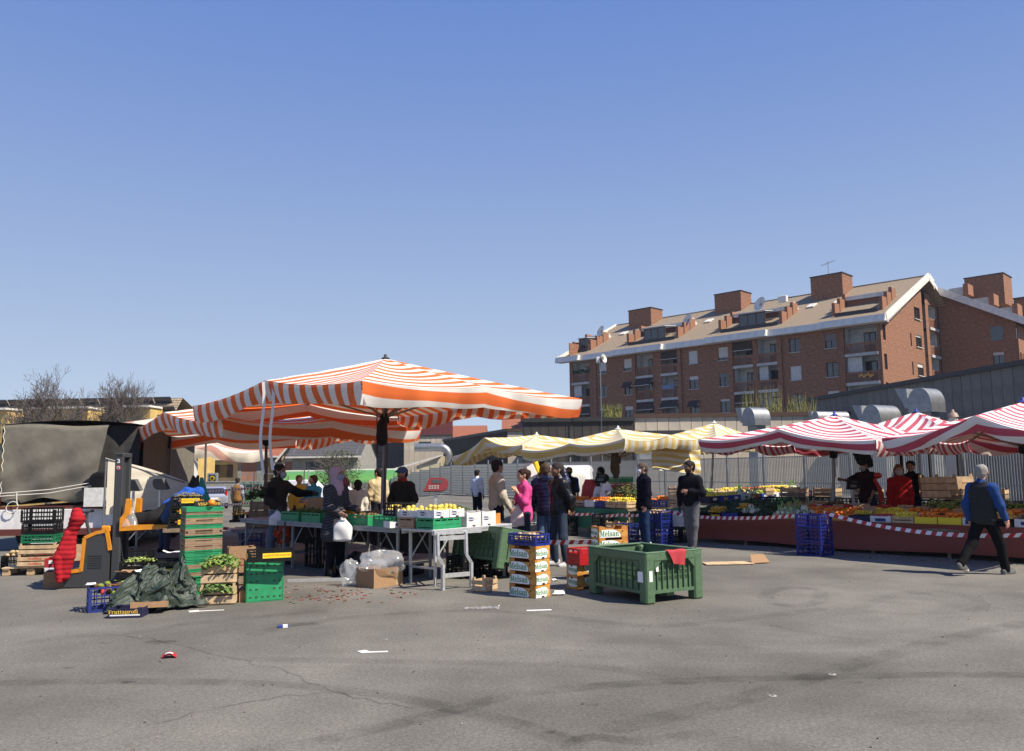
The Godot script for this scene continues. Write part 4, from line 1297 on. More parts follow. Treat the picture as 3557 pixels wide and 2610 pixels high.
# ---------------------------------------------------------------- vehicles
func wheel(t: Node, at: Vector3, r: float, w: float, ax := Vector3.RIGHT) -> void:
	var b := MB.new()
	var bs := Basis(Vector3.BACK, PI / 2) if ax == Vector3.RIGHT else Basis(Vector3.RIGHT, PI / 2)
	b.lathe([V2(r * 0.62, -w / 2), V2(r * 0.92, -w / 2), V2(r, -w * 0.3), V2(r, w * 0.3), V2(r * 0.92, w / 2), V2(r * 0.62, w / 2)], 20, at, bs)
	var o := part(t, "wheel", b, "tyre")
	var h := MB.new()
	h.lathe([V2(0, -w * 0.42), V2(r * 0.3, -w * 0.45), V2(r * 0.62, -w * 0.36), V2(r * 0.62, w * 0.36), V2(r * 0.3, w * 0.45), V2(0, w * 0.42)], 16, at, bs)
	part(o, "rim", h, "galv_dull")

func body_loft(prof: Array, w: float, taper: float, tuck_y: float) -> MB:
	# side profile (z along the car, y up) swept over the width with rounded shoulders
	var b := MB.new()
	var n := prof.size()
	var xs := [-0.5, -0.47, -0.40, 0.0, 0.40, 0.47, 0.5]
	var inset := [0.10, 0.03, 0.0, 0.0, 0.0, 0.03, 0.10]
	var c := Vector2.ZERO
	for p in prof: c += p
	c /= n
	b.surf(xs.size() - 1, n, func(u, v):
		var k := int(round(u * (xs.size() - 1)))
		var p: Vector2 = prof[int(round(v * n)) % n]
		var q: Vector2 = p + (c - p).normalized() * inset[k] * 0.9
		var nar: float = 1.0 - taper * clampf((p.y - tuck_y) / 0.9, 0.0, 1.0)
		return V(xs[k] * w * nar, q.y, q.x))
	# side caps
	for s in [-1, 1]:
		var poly := PackedVector2Array()
		for p in prof: poly.append(p + (c - p).normalized() * 0.09)
		var ix := Geometry2D.triangulate_polygon(poly)
		for k in range(0, ix.size(), 3):
			var tr := []
			for j in 3:
				var p := poly[ix[k + j]]
				var nar: float = 1.0 - taper * clampf((p.y - tuck_y) / 0.9, 0.0, 1.0)
				tr.append(V(s * 0.5 * w * nar, p.y, p.x))
			b.tri(tr[0], tr[1], tr[2])
	return b

func side_glass(t: Node, poly: PackedVector2Array, w: float, taper: float, tuck_y: float, m := "glass") -> void:
	var o: Node = null
	for s in [-1, 1]:
		var b := MB.new()
		var ix := Geometry2D.triangulate_polygon(poly)
		for k in range(0, ix.size(), 3):
			var tr := []
			for j in 3:
				var p := poly[ix[k + j]]
				var nar: float = 1.0 - taper * clampf((p.y - tuck_y) / 0.9, 0.0, 1.0)
				tr.append(V(s * (0.5 * w * nar + 0.006), p.y, p.x))
			b.tri(tr[0], tr[1], tr[2])
		part(t, "side_window", b, m)

# local +z is the front of the car
func make_vehicles() -> void:
	# white van, side on
	var v := thing("delivery_van", "white panel van parked side-on behind the hooded man", "van", V(-14.6, ground_y(-14.6, -58), -58), 82)
	var prof := [V2(-2.1, 0.45), V2(-2.15, 1.0), V2(-2.05, 1.7), V2(-1.9, 1.86), V2(0.6, 1.88), V2(0.95, 1.8), V2(1.55, 1.15), V2(2.05, 0.98), V2(2.2, 0.75), V2(2.2, 0.42), V2(0, 0.34)]
	part(v, "body", body_loft(prof, 1.75, 0.12, 1.0), "car_white")
	side_glass(v, PackedVector2Array([V2(0.05, 1.12), V2(0.05, 1.62), V2(0.75, 1.64), V2(1.3, 1.16)]), 1.75, 0.12, 1.0)
	for z in [-1.35, 1.4]:
		for x in [-0.8, 0.8]: wheel(v, V(x, 0.32, z), 0.32, 0.2)
	pbox(v, "door_line", V(0.865, 0.95, -0.1), V(0.01, 0.02, 1.5), "dark_edge")
	# small white car with a dark bumper
	var c := thing("parked_car", "small white car with dark bumpers facing the grey fence", "car", V(-11.2, ground_y(-11.2, -56), -56), 100)
	var cp := [V2(-1.6, 0.45), V2(-1.68, 0.9), V2(-1.45, 1.38), V2(-1.2, 1.46), V2(0.1, 1.46), V2(0.75, 1.0), V2(1.6, 0.92), V2(1.75, 0.8), V2(1.78, 0.45), V2(0, 0.36)]
	part(c, "body", body_loft(cp, 1.5, 0.16, 0.9), "car_white")
	side_glass(c, PackedVector2Array([V2(-1.3, 1.0), V2(-1.15, 1.36), V2(0.05, 1.36), V2(0.55, 1.0)]), 1.5, 0.16, 0.9)
	pbox(c, "bumper", V(0, 0.5, 1.74), V(1.5, 0.24, 0.2), "dark_plastic", 0.04)
	pbox(c, "bumper", V(0, 0.5, -1.68), V(1.5, 0.24, 0.2), "dark_plastic", 0.04)
	for z in [-1.05, 1.1]:
		for x in [-0.68, 0.68]: wheel(c, V(x, 0.29, z), 0.29, 0.17)
	# silver estate, seen from behind
	var h := thing("parked_car", "silver hatchback seen from behind beside the concrete wall", "car", V(-20.6, ground_y(-20.6, -58), -58), 200)
	var hp := [V2(-1.95, 0.4), V2(-2.05, 0.8), V2(-1.95, 1.0), V2(-1.6, 1.42), V2(-1.3, 1.5), V2(0.1, 1.5), V2(0.85, 1.05), V2(1.7, 0.92), V2(1.95, 0.75), V2(1.98, 0.42), V2(0, 0.3)]
	part(h, "body", body_loft(hp, 1.7, 0.2, 0.9), "car_silver")
	side_glass(h, PackedVector2Array([V2(-1.6, 1.02), V2(-1.35, 1.4), V2(0.05, 1.4), V2(0.65, 1.04)]), 1.7, 0.2, 0.9)
	var rw := MB.new()
	rw.quad(V(0.62, 1.04, -1.935), V(-0.62, 1.04, -1.935), V(-0.55, 1.40, -1.63), V(0.55, 1.40, -1.63))
	part(h, "rear_window", rw, "glass")
	for x in [-0.72, 0.72]: pbox(h, "tail_light", V(x, 1.06, -1.94), V(0.18, 0.42, 0.1), "lamp_red", 0.03)
	pbox(h, "number_plate", V(0, 0.72, -2.07), V(0.5, 0.12, 0.02), "print_white")
	for z in [-1.25, 1.3]:
		for x in [-0.78, 0.78]: wheel(h, V(x, 0.3, z), 0.3, 0.18)
	# white van seen from behind near the yellow canopies
	var r := thing("delivery_van", "white van seen from behind under the yellow canopies", "van", V(1.95, 0, -29.6), 172)
	var rp := [V2(-1.9, 0.4), V2(-1.98, 0.8), V2(-1.9, 1.4), V2(-1.78, 1.68), V2(-1.55, 1.79), V2(0.4, 1.81), V2(0.8, 1.72), V2(1.4, 1.1), V2(1.9, 0.95), V2(2.1, 0.7), V2(2.1, 0.4), V2(0, 0.32)]
	part(r, "body", body_loft(rp, 1.78, 0.10, 1.0), "car_white")
	side_glass(r, PackedVector2Array([V2(0.0, 1.1), V2(0.0, 1.58), V2(0.65, 1.58), V2(1.15, 1.12)]), 1.78, 0.10, 1.0)
	pbox(r, "door_seam", V(0.0, 1.05, -1.975), V(0.012, 1.1, 0.01), "dark_edge")
	pbox(r, "brake_light", V(-0.05, 1.66, -1.80), V(0.16, 0.04, 0.03), "lamp_red")
	for x in [-0.80, 0.80]: pbox(r, "tail_light", V(x, 1.05, -1.93), V(0.12, 0.5, 0.1), "lamp_red", 0.02)
	pbox(r, "number_plate", V(0, 0.75, -2.0), V(0.5, 0.12, 0.02), "print_white")
	for z in [-1.3, 1.35]:
		for x in [-0.8, 0.8]: wheel(r, V(x, 0.31, z), 0.31, 0.2)
	# tarpaulin covered lorry at far left, its load bed towards the camera
	var t := thing("lorry", "old lorry with grey-olive tarpaulin cover and white drop side", "truck", V(-10.4, 0, -19.0), 4)
	var tp := MB.new()
	tp.surf(40, 26, func(u, q):
		var x: float = lerpf(-1.12, lerpf(0.66, 1.16, sqrt(q)), u)
		var low: float = 1.12 - 0.06 * sin(u * 9.0)
		var yy: float = lerpf(low, 2.86 + 0.03 * sin(u * 7.0) - 0.06 * u, q)
		var bulge: float = 0.05 * sin(q * PI) + 0.025 * sin(u * 14.0 + q * 5.0) * (1.0 - q) + 0.03 * sin((u * 0.7 - q) * 16.0) * (1 - q)
		if q > 0.97: bulge -= 0.05
		return V(x, yy, bulge), V2(2, 2))
	part(t, "rear_tarpaulin", tp, "tarp_olive")
	var dk := MB.new()
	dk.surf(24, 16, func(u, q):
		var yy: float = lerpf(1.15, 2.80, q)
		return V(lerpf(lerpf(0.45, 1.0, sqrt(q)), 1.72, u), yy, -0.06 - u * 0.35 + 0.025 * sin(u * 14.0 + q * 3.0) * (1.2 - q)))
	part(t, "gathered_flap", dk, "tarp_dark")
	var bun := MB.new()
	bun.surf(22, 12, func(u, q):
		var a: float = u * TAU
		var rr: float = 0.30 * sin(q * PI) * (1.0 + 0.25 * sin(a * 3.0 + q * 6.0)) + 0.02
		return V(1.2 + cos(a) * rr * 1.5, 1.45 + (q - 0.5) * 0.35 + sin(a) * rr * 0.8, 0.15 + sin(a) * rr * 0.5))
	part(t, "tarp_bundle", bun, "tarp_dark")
	var sd := MB.new()
	sd.surf(20, 10, func(u, q): return V(-1.16 - 0.02 * sin(q * 9.0), lerpf(1.0, 2.78, q), -u * 4.5 + 0.0))
	sd.surf(10, 20, func(u, q): return V(lerpf(-1.14, 1.72, u), 2.84 + 0.08 * sin(u * PI), -q * 4.5))
	sd.surf(4, 4, func(u, q): return V(1.74, lerpf(1.0, 2.8, q), -0.6 - u * 3.9))
	part(t, "side_tarpaulin", sd, "tarp_olive")
	var fr := MB.new()
	fr.box(V(0.3, 0.96, 0.0), V(2.95, 0.07, 0.08))
	fr.box(V(-1.18, 0.85, 0.02), V(0.09, 0.95, 0.1))
	fr.box(V(0.3, 0.42, -2.2), V(2.9, 0.14, 4.6))
	part(t, "bed_frame", fr, "truck_frame")
	var wp := MB.new(); wp.cbox(V(0.32, 0.70, 0.03), V(2.9, 0.44, 0.06), 0.012)
	part(t, "drop_side", wp, "truck_white")
	var fl := MB.new(); fl.box(V(0.3, 0.93, -2.2), V(2.9, 0.06, 4.4))
	part(t, "load_floor", fl, "wood_grey")
	var inn := MB.new(); inn.box(V(0.3, 1.9, -4.4), V(2.8, 1.9, 0.06))
	part(t, "headboard", inn, "tarp_olive")
	var rp2 := MB.new()
	rp2.tube([V(-1.15, 1.28, 0.12), V(0.0, 1.36, 0.14), V(1.05, 1.52, 0.2)], 0.012, 5)
	rp2.tube([V(-1.15, 1.22, 0.12), V(0.0, 1.28, 0.14), V(1.05, 1.46, 0.2)], 0.012, 5)
	var lace := []
	for k in 15: lace.append(V(-1.12 + (0.035 if k % 2 else 0.0), 1.25 + k * 0.11, 0.06))
	rp2.tube(lace, 0.010, 4)
	var loop := [V(-0.72, 1.3, 0.14), V(-0.70, 1.05, 0.14)]
	for k in 9: loop.append(V(-0.80 + 0.13 * cos(k * 0.75), 0.98 + 0.13 * sin(k * 0.75 + 0.2), 0.14))
	rp2.tube(loop, 0.012, 5)
	part(t, "rope", rp2, "rope")
	for z in [-0.9, -3.6]:
		for x in [-0.9, 1.5]: wheel(t, V(x, 0.42, z), 0.42, 0.26)
	# cab out of sight behind the cover
	var cb := MB.new(); cb.cbox(V(0.3, 1.35, -5.5), V(2.1, 2.0, 1.6), 0.15)
	part(t, "cab", cb, "car_white")

# ---------------------------------------------------------------- canopies
func umbrella(label: String, group: String, W: Vector3, N: Vector3, E: Vector3, S: Vector3, apex: Vector3, up: Array, sdir: Vector3, period: float, phase: float, m: String, drop: float, polem: String, base: Vector3, sag := 0.10, finial := "dark_edge") -> Node3D:
	var o := V(base.x, base.y, base.z)
	var t := thing("market_umbrella", label, "umbrella", o, 0, group)
	var ring := [W, (W + N) / 2 + Vector3.UP * up[0], N, (N + E) / 2 + Vector3.UP * up[1], E, (E + S) / 2 + Vector3.UP * up[2], S, (S + W) / 2 + Vector3.UP * up[3]]
	for i in 8: ring[i] -= o
	var ap := apex - o
	sdir = sdir.normalized()
	var s0: float = ring[2].dot(sdir) / period - phase
	var can := MB.new()
	for i in 8:
		var A: Vector3 = ring[i]; var B: Vector3 = ring[(i + 1) % 8]
		can.surf(8, 10, func(u, v):
			var rim: Vector3 = A.lerp(B, u) + Vector3.DOWN * sag * 4.0 * u * (1.0 - u)
			return ap.lerp(rim, v) + Vector3.DOWN * (sag * 0.7 * sin(v * PI) * (0.4 + 2.4 * u * (1.0 - u)) + 0.006 * sin(v * 21.0 + i) * v), Vector2.ONE, func(p, u, v): return V2(p.dot(sdir) / period - s0, v * 2.0 + u))
	part(t, "canopy", can, m)
	for side in 4:
		var vl := MB.new()
		for h in 2:
			var i: int = (side * 2 + h) % 8
			var A: Vector3 = ring[i]; var B: Vector3 = ring[(i + 1) % 8]
			var outw := (B - A).cross(Vector3.UP).normalized()
			if outw.dot(A) < 0: outw = -outw
			var k := outw.dot(sdir)
			vl.surf(18, 3, func(u, v):
				var rim: Vector3 = A.lerp(B, u) + Vector3.DOWN * sag * 4.0 * u * (1.0 - u)
				var wob := 0.035 * sin((u + h) * 11.0 + side * 2.0) + 0.02 * sin((u + h) * 27.0 + side)
				return rim + Vector3.DOWN * v * (drop + 0.03 * sin((u + h) * 7.0 + side)) + outw * (0.02 + wob * v - 0.10 * v * v), Vector2.ONE, func(p, u, v): return V2((A.lerp(B, u).dot(sdir) + k * drop * v) / period - s0, v))
		part(t, "valance", vl, m)
	var top := V(ap.x, ap.y, ap.z)
	var pl := MB.new()
	pl.tube([Vector3.ZERO, V(top.x * 0.5, top.y * 0.42, top.z * 0.5)], 0.05, 10)
	part(t, "pole", pl, polem)
	var pu := MB.new()
	pu.tube([V(top.x * 0.5, top.y * 0.40, top.z * 0.5), top - Vector3.UP * 0.03], 0.036, 10)
	part(t, "pole", pu, polem)
	var hub := MB.new()
	var hp := top * 0.70
	hub.lathe([V2(0.05, -0.12), V2(0.09, -0.1), V2(0.09, 0.06), V2(0.05, 0.09)], 10, hp)
	part(t, "hub", hub, "black_plastic")
	var fn := MB.new()
	fn.lathe([V2(0.09, -0.01), V2(0.06, 0.02), V2(0.03, 0.03), V2(0.032, 0.07), V2(0.0, 0.09)], 10, top)
	part(t, "finial", fn, finial)
	for i in 8:
		var rb := MB.new()
		var e: Vector3 = ring[i]
		rb.bar(top - Vector3.UP * 0.09, e - Vector3.UP * 0.05, 0.022, 0.04)
		part(t, "rib", rb, "rib_wood")
		var st := MB.new()
		st.bar(hp, top.lerp(e, 0.52) - Vector3.UP * 0.10, 0.025, 0.035)
		part(t, "strut", st, "rib_wood")
	var bs := MB.new()
	bs.cbox(V(0, 0.03, 0), V(0.9, 0.05, 0.12), 0.01)
	bs.cbox(V(0, 0.034, 0), V(0.12, 0.05, 0.9), 0.01)
	bs.tube([V(0, 0.02, 0), V(0, 0.5, 0)], 0.065, 10)
	part(t, "base", bs, "galv_dull")
	return t

func make_canopies() -> void:
	var sd := V(-0.697, 0, -0.717)
	var t := umbrella("large orange and white striped umbrella in front, over the apple table", "orange striped market umbrellas", V(-6.27, 3.0, -16.37), V(-2.21, 3.0, -12.18), V(1.32, 3.0, -15.87), V(-2.74, 2.98, -20.06), V(-2.46, 3.86, -16.1), [0.26, 0.08, 0.16, 0.2], sd, 0.35, 0.75, "stripe_orange", 0.32, "pole_grey", V(-2.50, 0, -16.1), 0.07)
	# black bag and cords tied to the pole, white tie straps
	var bg := MB.new()
	bg.lathe([V2(0.02, -0.36), V2(0.09, -0.33), V2(0.115, -0.2), V2(0.10, 0.0), V2(0.07, 0.12), V2(0.04, 0.15)], 12, V(0.0, 2.52, 0.13))
	part(t, "winch_cover", bg, "black_plastic")
	var cd := MB.new()
	for q in [[0.05, 0.10], [0.085, 0.12], [-0.11, 0.08]]: cd.tube([V(q[0], 3.4 if q[0] > 0 else 3.3, q[1]), V(q[0] + 0.01, 2.0, q[1]), V(q[0] * 0.6, 0.9 if q[0] > 0 else 2.6, q[1])], 0.009, 4)
	part(t, "cord", cd, "rope_dark")
	var ts := MB.new()
	var mid := (V(-6.27, 3.0, -16.37) + V(-2.21, 3.0, -12.18)) / 2 - t.position
	for q in [[0.0, 1.55, 0.05], [0.16, 1.5, 0.05]]:
		ts.surf(1, 8, func(u, v): return mid + V(q[0] + (u - 0.5) * q[2] + 0.03 * sin(v * 7.0), 0.22 - v * q[1], 0.14 + 0.04 * sin(v * 5.0)))
	part(t, "tie_strap", ts, "bag_white")
	umbrella("orange and white striped umbrella further back at left, lower than the front one", "orange striped market umbrellas", V(-9.75, 2.68, -20.6), V(-5.67, 2.72, -16.3), V(-2.2, 2.74, -20.05), V(-6.3, 2.7, -24.4), V(-6.0, 3.5, -20.3), [0.34, 0.05, 0.1, 0.1], sd, 0.35, 0.75, "stripe_orange", 0.32, "pole_brown", V(-5.95, 0, -20.3), 0.10)
	# pale worn umbrella behind
	umbrella("faded cream and pink striped umbrella with frayed edge behind the lorry", "", V(-13.2, 3.25, -26.4), V(-10.2, 2.75, -22.9), V(-7.9, 2.50, -27.4), V(-11.0, 2.9, -30.4), V(-10.6, 3.62, -26.6), [-0.1, -0.12, 0.0, 0.0], V(-0.7, 0, -0.7), 0.8, 0.6, "stripe_pale", 0.30, "pole_grey", V(-10.5, 0, -24.6), 0.22)
	# navy striped awning below it
	var nv := thing("striped_awning", "navy and grey striped awning edge under the faded umbrella", "awning", V(-9.55, 0, -21.4), 0)
	var nb := MB.new()
	nb.surf(20, 2, func(u, v): return V((u - 0.5) * 1.6, 2.62 - 0.28 * v - 0.02 * sin(u * 20.0) * v, 0.06 * v + 0.02 * sin(u * 25.0) * v), V2(6.5, 1))
	part(nv, "valance", nb, "stripe_navy")
	var nt := MB.new()
	nt.surf(6, 6, func(u, v): return V((u - 0.5) * 1.6, 2.63 + 0.02 * sin(v * 6.0) - 0.1 * v, -v * 2.6), V2(6.5, 1))
	part(nv, "top_cloth", nt, "stripe_navy")
	for x in [-0.78, 0.78]:
		for z in [-0.03, -2.5]: pbox(nv, "post", V(x, 1.27, z), V(0.05, 2.54, 0.05), "pole_grey")
	# cream curtain
	var cc := thing("cloth_curtain", "cream cloth curtain hanging beside the lorry", "curtain", V(-7.86, 0, -16.6), 32)
	var cm := MB.new()
	cm.surf(40, 20, func(u, v):
		var x := lerpf(-0.15, 1.36, u)
		var top := lerpf(1.98, 1.50, u * u * 0.4 + u * 0.6)
		var bot: float = 0.90 + (0.0 if u < 0.78 else (u - 0.78) * 2.2)
		var s := 0.02 * sin(v * PI) * sin(u * PI)
		return V(x, lerpf(top, bot, v), 0.018 * sin(u * 7.0 + v * 2.0) + 0.006 * sin((v + u * 0.5) * 26.0) * sin(u * PI) + s))
	part(cc, "cloth", cm, "cloth_white")
	var cr := MB.new()
	cr.tube([V(-0.2, 2.0, 0.02), V(1.3, 1.5, 0.02)], 0.012, 5)
	for q in [[-0.18, 2.0], [1.26, 1.52]]: cr.tube([V(q[0], 0, -0.04), V(q[0], q[1], -0.02)], 0.02, 6)
	part(cc, "rail", cr, "pole_grey")
	# yellow umbrellas
	var yd := V(0.66, 0, -0.75)
	var Y := "yellow striped market umbrellas"
	umbrella("yellow and white umbrella furthest left of the yellow group, tilted low on its left", Y, V(-1.95, 2.12, -26.6), V(0.25, 2.36, -23.4), V(2.9, 2.55, -26.4), V(0.4, 2.6, -29.6), V(0.75, 2.76, -26.3), [0.40, 0.0, 0.0, 0.05], yd, 0.27, 0.95, "stripe_yellow", 0.26, "pole_grey", V(0.7, 0, -26.3), 0.12, "white_paint")
	var yb := umbrella("yellow and white umbrella in the middle with a striped sheet hung from it", Y, V(0.22, 2.22, -22.6), V(2.72, 2.40, -20.4), V(5.2, 2.48, -22.4), V(2.9, 2.5, -25.0), V(2.85, 2.74, -22.6), [0.02, 0.04, 0.1, 0.1], yd, 0.27, 0.95, "stripe_yellow", 0.26, "pole_grey", V(2.75, 0, -22.7), 0.10, "white_paint")
	var hs := MB.new()
	hs.surf(24, 16, func(u, v):
		var x := lerpf(3.62, 5.12, u) - yb.position.x
		var z := lerpf(-21.9, -22.9, u) - yb.position.z
		return V(x, 2.36 - v * lerpf(0.72, 0.88, u), z + 0.06 * sin(u * 10.0) * v + 0.04 * sin((u - v) * 12.0)), Vector2.ONE, func(p, u, v): return V2(v * 5.0 + 0.15 * sin(u * 6.0), u))
	part(yb, "hanging_sheet", hs, "stripe_yellow")
	umbrella("yellow and white umbrella behind, in front of the beige hall", Y, V(4.2, 2.5, -29.6), V(6.6, 2.45, -27.0), V(9.4, 2.5, -29.8), V(7.0, 2.5, -32.6), V(7.15, 3.24, -29.6), [0.1, 0.05, 0.1, 0.1], yd, 0.27, 0.95, "stripe_yellow", 0.26, "pole_grey", V(6.85, 0, -29.6), 0.10, "white_paint")
	# red umbrellas
	var rd := V(0.75, 0, -0.66)
	var R := "red striped market umbrellas"
	umbrella("red and white striped umbrella with blue tip nearest to the yellow ones", R, V(4.18, 2.30, -18.8), V(6.84, 2.15, -15.8), V(9.84, 2.2, -18.4), V(7.2, 2.25, -21.4), V(7.18, 2.80, -18.6), [0.22, 0.02, 0.05, 0.05], rd, 0.25, 0.97, "stripe_red", 0.24, "pole_grey", V(6.95, 0, -18.6), 0.10, "card_blue")
	umbrella("red and white striped umbrella cut off by the right edge", R, V(6.92, 2.18, -15.65), V(8.75, 2.05, -12.6), V(11.7, 2.1, -15.3), V(9.95, 2.2, -18.3), V(9.5, 2.82, -15.5), [0.38, 0.0, 0.05, 0.05], rd, 0.25, 0.97, "stripe_red", 0.24, "pole_grey", V(9.35, 0, -15.5), 0.10, "card_blue")
	umbrella("red and white striped umbrella behind with crosswise stripes", R, V(8.1, 2.35, -22.6), V(10.6, 2.3, -19.6), V(13.4, 2.3, -22.2), V(10.8, 2.3, -25.2), V(10.75, 3.08, -22.2), [0.1, 0.1, 0.05, 0.05], V(-0.66, 0, -0.75), 0.25, 0.97, "stripe_red", 0.24, "pole_grey", V(10.75, 0, -22.2), 0.10, "card_blue")
	# folded cream umbrella
	var f := thing("folded_umbrella", "folded cream and yellow umbrella standing by the steel fence", "umbrella", V(13.2, 0, -25.0), 0)
	var fb := MB.new()
	fb.surf(18, 10, func(u, v):
		var a: float = u * TAU
		var rr: float = lerpf(0.24, 0.10, v) * (1.0 + 0.28 * sin(a * 5.0)) * (1.0 if v < 0.93 else 0.7)
		return V(cos(a) * rr - 0.12 * (1.0 - v), 1.05 + v * 2.15, sin(a) * rr))
	part(f, "cloth", fb, "cloth_white")
	var fp := MB.new(); fp.tube([V(-0.15, 0, 0), V(0.0, 3.3, 0)], 0.035, 8)
	part(f, "pole", fp, "pole_grey")
	var ff := MB.new(); ff.lathe([V2(0.17, -0.12), V2(0.12, 0.0), V2(0.05, 0.03), V2(0.04, 0.1), V2(0, 0.12)], 10, V(0, 3.2, 0))
	part(f, "cap", ff, "rib_wood")

# ---------------------------------------------------------------- crates and boxes
var protos := {}

func wall_bars(b: MB, L: float, h: float, th: float, xf: Transform3D, style: String) -> void:
	var W := func(x, y, w, hh): b.box(xf * V(x, y, 0), V(w, hh, th), xf.basis)
	W.call(0, h - 0.012, L, 0.024)
	W.call(0, 0.016, L, 0.032)
	W.call(-L / 2 + 0.018, h / 2, 0.036, h - 0.06)
	W.call(L / 2 - 0.018, h / 2, 0.036, h - 0.06)
	if style == "lattice":
		var n := int(L / 0.05)
		for i in range(1, n): W.call(-L / 2 + L * i / n, h * 0.48, 0.011, h * 0.84)
		W.call(0, h * 0.55, L - 0.07, 0.02)
	elif style == "grid":
		var n := int(L / 0.085)
		for i in range(1, n): W.call(-L / 2 + L * i / n, h * 0.48, 0.012, h * 0.86)
		for j in [0.36, 0.66]: W.call(0, h * j, L - 0.07, 0.014)
	elif style == "slots":
		# solid corners, three long slots in the middle
		for s in [-1, 1]: W.call(s * (L * 0.36), h / 2, L * 0.25, h - 0.056)
		for j in 3: W.call(0, h * (0.25 + 0.25 * j), L * 0.47, h * 0.10)
	elif style == "solid":
		W.call(0, h * 0.42, L - 0.072, h * 0.6)
		var n := int(L / 0.06)
		for i in range(0, n, 2): W.call(-L / 2 + L * (i + 0.5) / n, h * 0.80, 0.022, h * 0.22)
		b.box(xf * V(0, h * 0.42, th * 0.5), V(L * 0.9, 0.012, 0.008), xf.basis)
	elif style == "low":
		# lower middle edge, high corners (stacking crate)
		pass

func crate_proto(key: String, s: Vector3, m: String, style: String) -> Node3D:
	if protos.has(key): return protos[key]
	var t := Node3D.new()
	var th := 0.014
	var b := MB.new()
	if style == "slots" or style == "solid": b.box(V(0, 0.008, 0), V(s.x - 0.01, 0.016, s.z - 0.01))
	else:
		for i in 7: b.box(V(0, 0.008, -s.z / 2 + s.z * (i + 0.5) / 7), V(s.x - 0.02, 0.014, s.z / 7 * 0.55))
		for i in 3: b.box(V(-s.x / 2 + s.x * (i + 0.5) / 3, 0.018, 0), V(0.02, 0.012, s.z - 0.02))
	part(t, "base", b, m)
	for k in 4:
		var w := MB.new()
		var ang := k * PI / 2
		var bs := Basis(Vector3.UP, ang)
		var L := s.x if k % 2 == 0 else s.z - 2 * th
		var off := (s.z if k % 2 == 0 else s.x) / 2 - th / 2
		wall_bars(w, L, s.y, th, Transform3D(bs, bs * V(0, 0, off)), style)
		part(t, "side_wall", w, m)
	protos[key] = t
	return t

func crate(key: String, s: Vector3, m: String, style: String, label: String, at: Vector3, yaw: float, group := "", cat := "crate", called := "plastic_crate") -> Node3D:
	return dup(crate_proto(key, s, m, style), called, label, cat, at, yaw, group)

func wood_proto(key: String, s: Vector3, rows: int, m: String, m2: String) -> Node3D:
	if protos.has(key): return protos[key]
	var t := Node3D.new()
	var th := 0.008
	var bh := s.y * 0.9 / rows - 0.018
	for k in rows:
		var y := 0.02 + bh / 2 + k * (s.y * 0.92 / rows)
		for sg in [-1, 1]:
			pbox(t, "slat", V(0, y, sg * (s.z / 2 - th / 2)), V(s.x, bh, th), m if (k + sg) % 2 else m2)
			pbox(t, "slat", V(sg * (s.x / 2 - th / 2), y, 0), V(th, bh, s.z - 2 * th - 0.002), m2 if k % 2 else m)
	for sx in [-1, 1]:
		for sz in [-1, 1]: pbox(t, "corner_post", V(sx * (s.x / 2 - 0.026), s.y / 2 + 0.012, sz * (s.z / 2 - 0.026)), V(0.032, s.y + 0.02, 0.032), m)
	for i in 4: pbox(t, "base_slat", V(0, 0.010, -s.z / 2 + s.z * (i + 0.5) / 4), V(s.x - 0.02, 0.008, s.z / 4 * 0.8), m2)
	protos[key] = t
	return t

func wood_crate(s: Vector3, rows: int, label: String, at: Vector3, yaw: float, group := "", m := "wood", m2 := "wood2") -> Node3D:
	return dup(wood_proto("w%.2f%.2f%.2f%d%s" % [s.x, s.y, s.z, rows, m], s, rows, m, m2), "wooden_crate", label, "crate", at, yaw, group)

func carton_proto(key: String, s: Vector3, m: String) -> Node3D:
	if protos.has(key): return protos[key]
	var t := Node3D.new()
	var th := 0.006
	pbox(t, "base", V(0, 0.004, 0), V(s.x - 0.002, 0.006, s.z - 0.002), "card")
	for sg in [-1, 1]:
		pbox(t, "side_panel", V(0, s.y / 2, sg * (s.z / 2 - th / 2)), V(s.x, s.y, th), m)
		pbox(t, "side_panel", V(sg * (s.x / 2 - th / 2), s.y / 2, 0), V(th, s.y, s.z - 2 * th - 0.001), m)
		var c := MB.new()
		for sz in [-1, 1]: c.box(V(sg * (s.x / 2 - 0.03), s.y + 0.002, sz * (s.z / 2 - 0.03)), V(0.055, 0.005, 0.055))
		part(t, "corner_tab", c, m)
	protos[key] = t
	return t

func carton(s: Vector3, m: String, label: String, at: Vector3, yaw: float, group := "") -> Node3D:
	return dup(carton_proto("c%.2f%.2f%.2f%s" % [s.x, s.y, s.z, m], s, m), "cardboard_box", label, "box", at, yaw, group)

func sticker(t: Node, ctr: Vector3, w: float, h: float, m: String, yaw := 0.0, called := "label") -> MeshInstance3D:
	return pbox(t, called, ctr, V(w, h, 0.003), m, 0, V(0, yaw, 0))

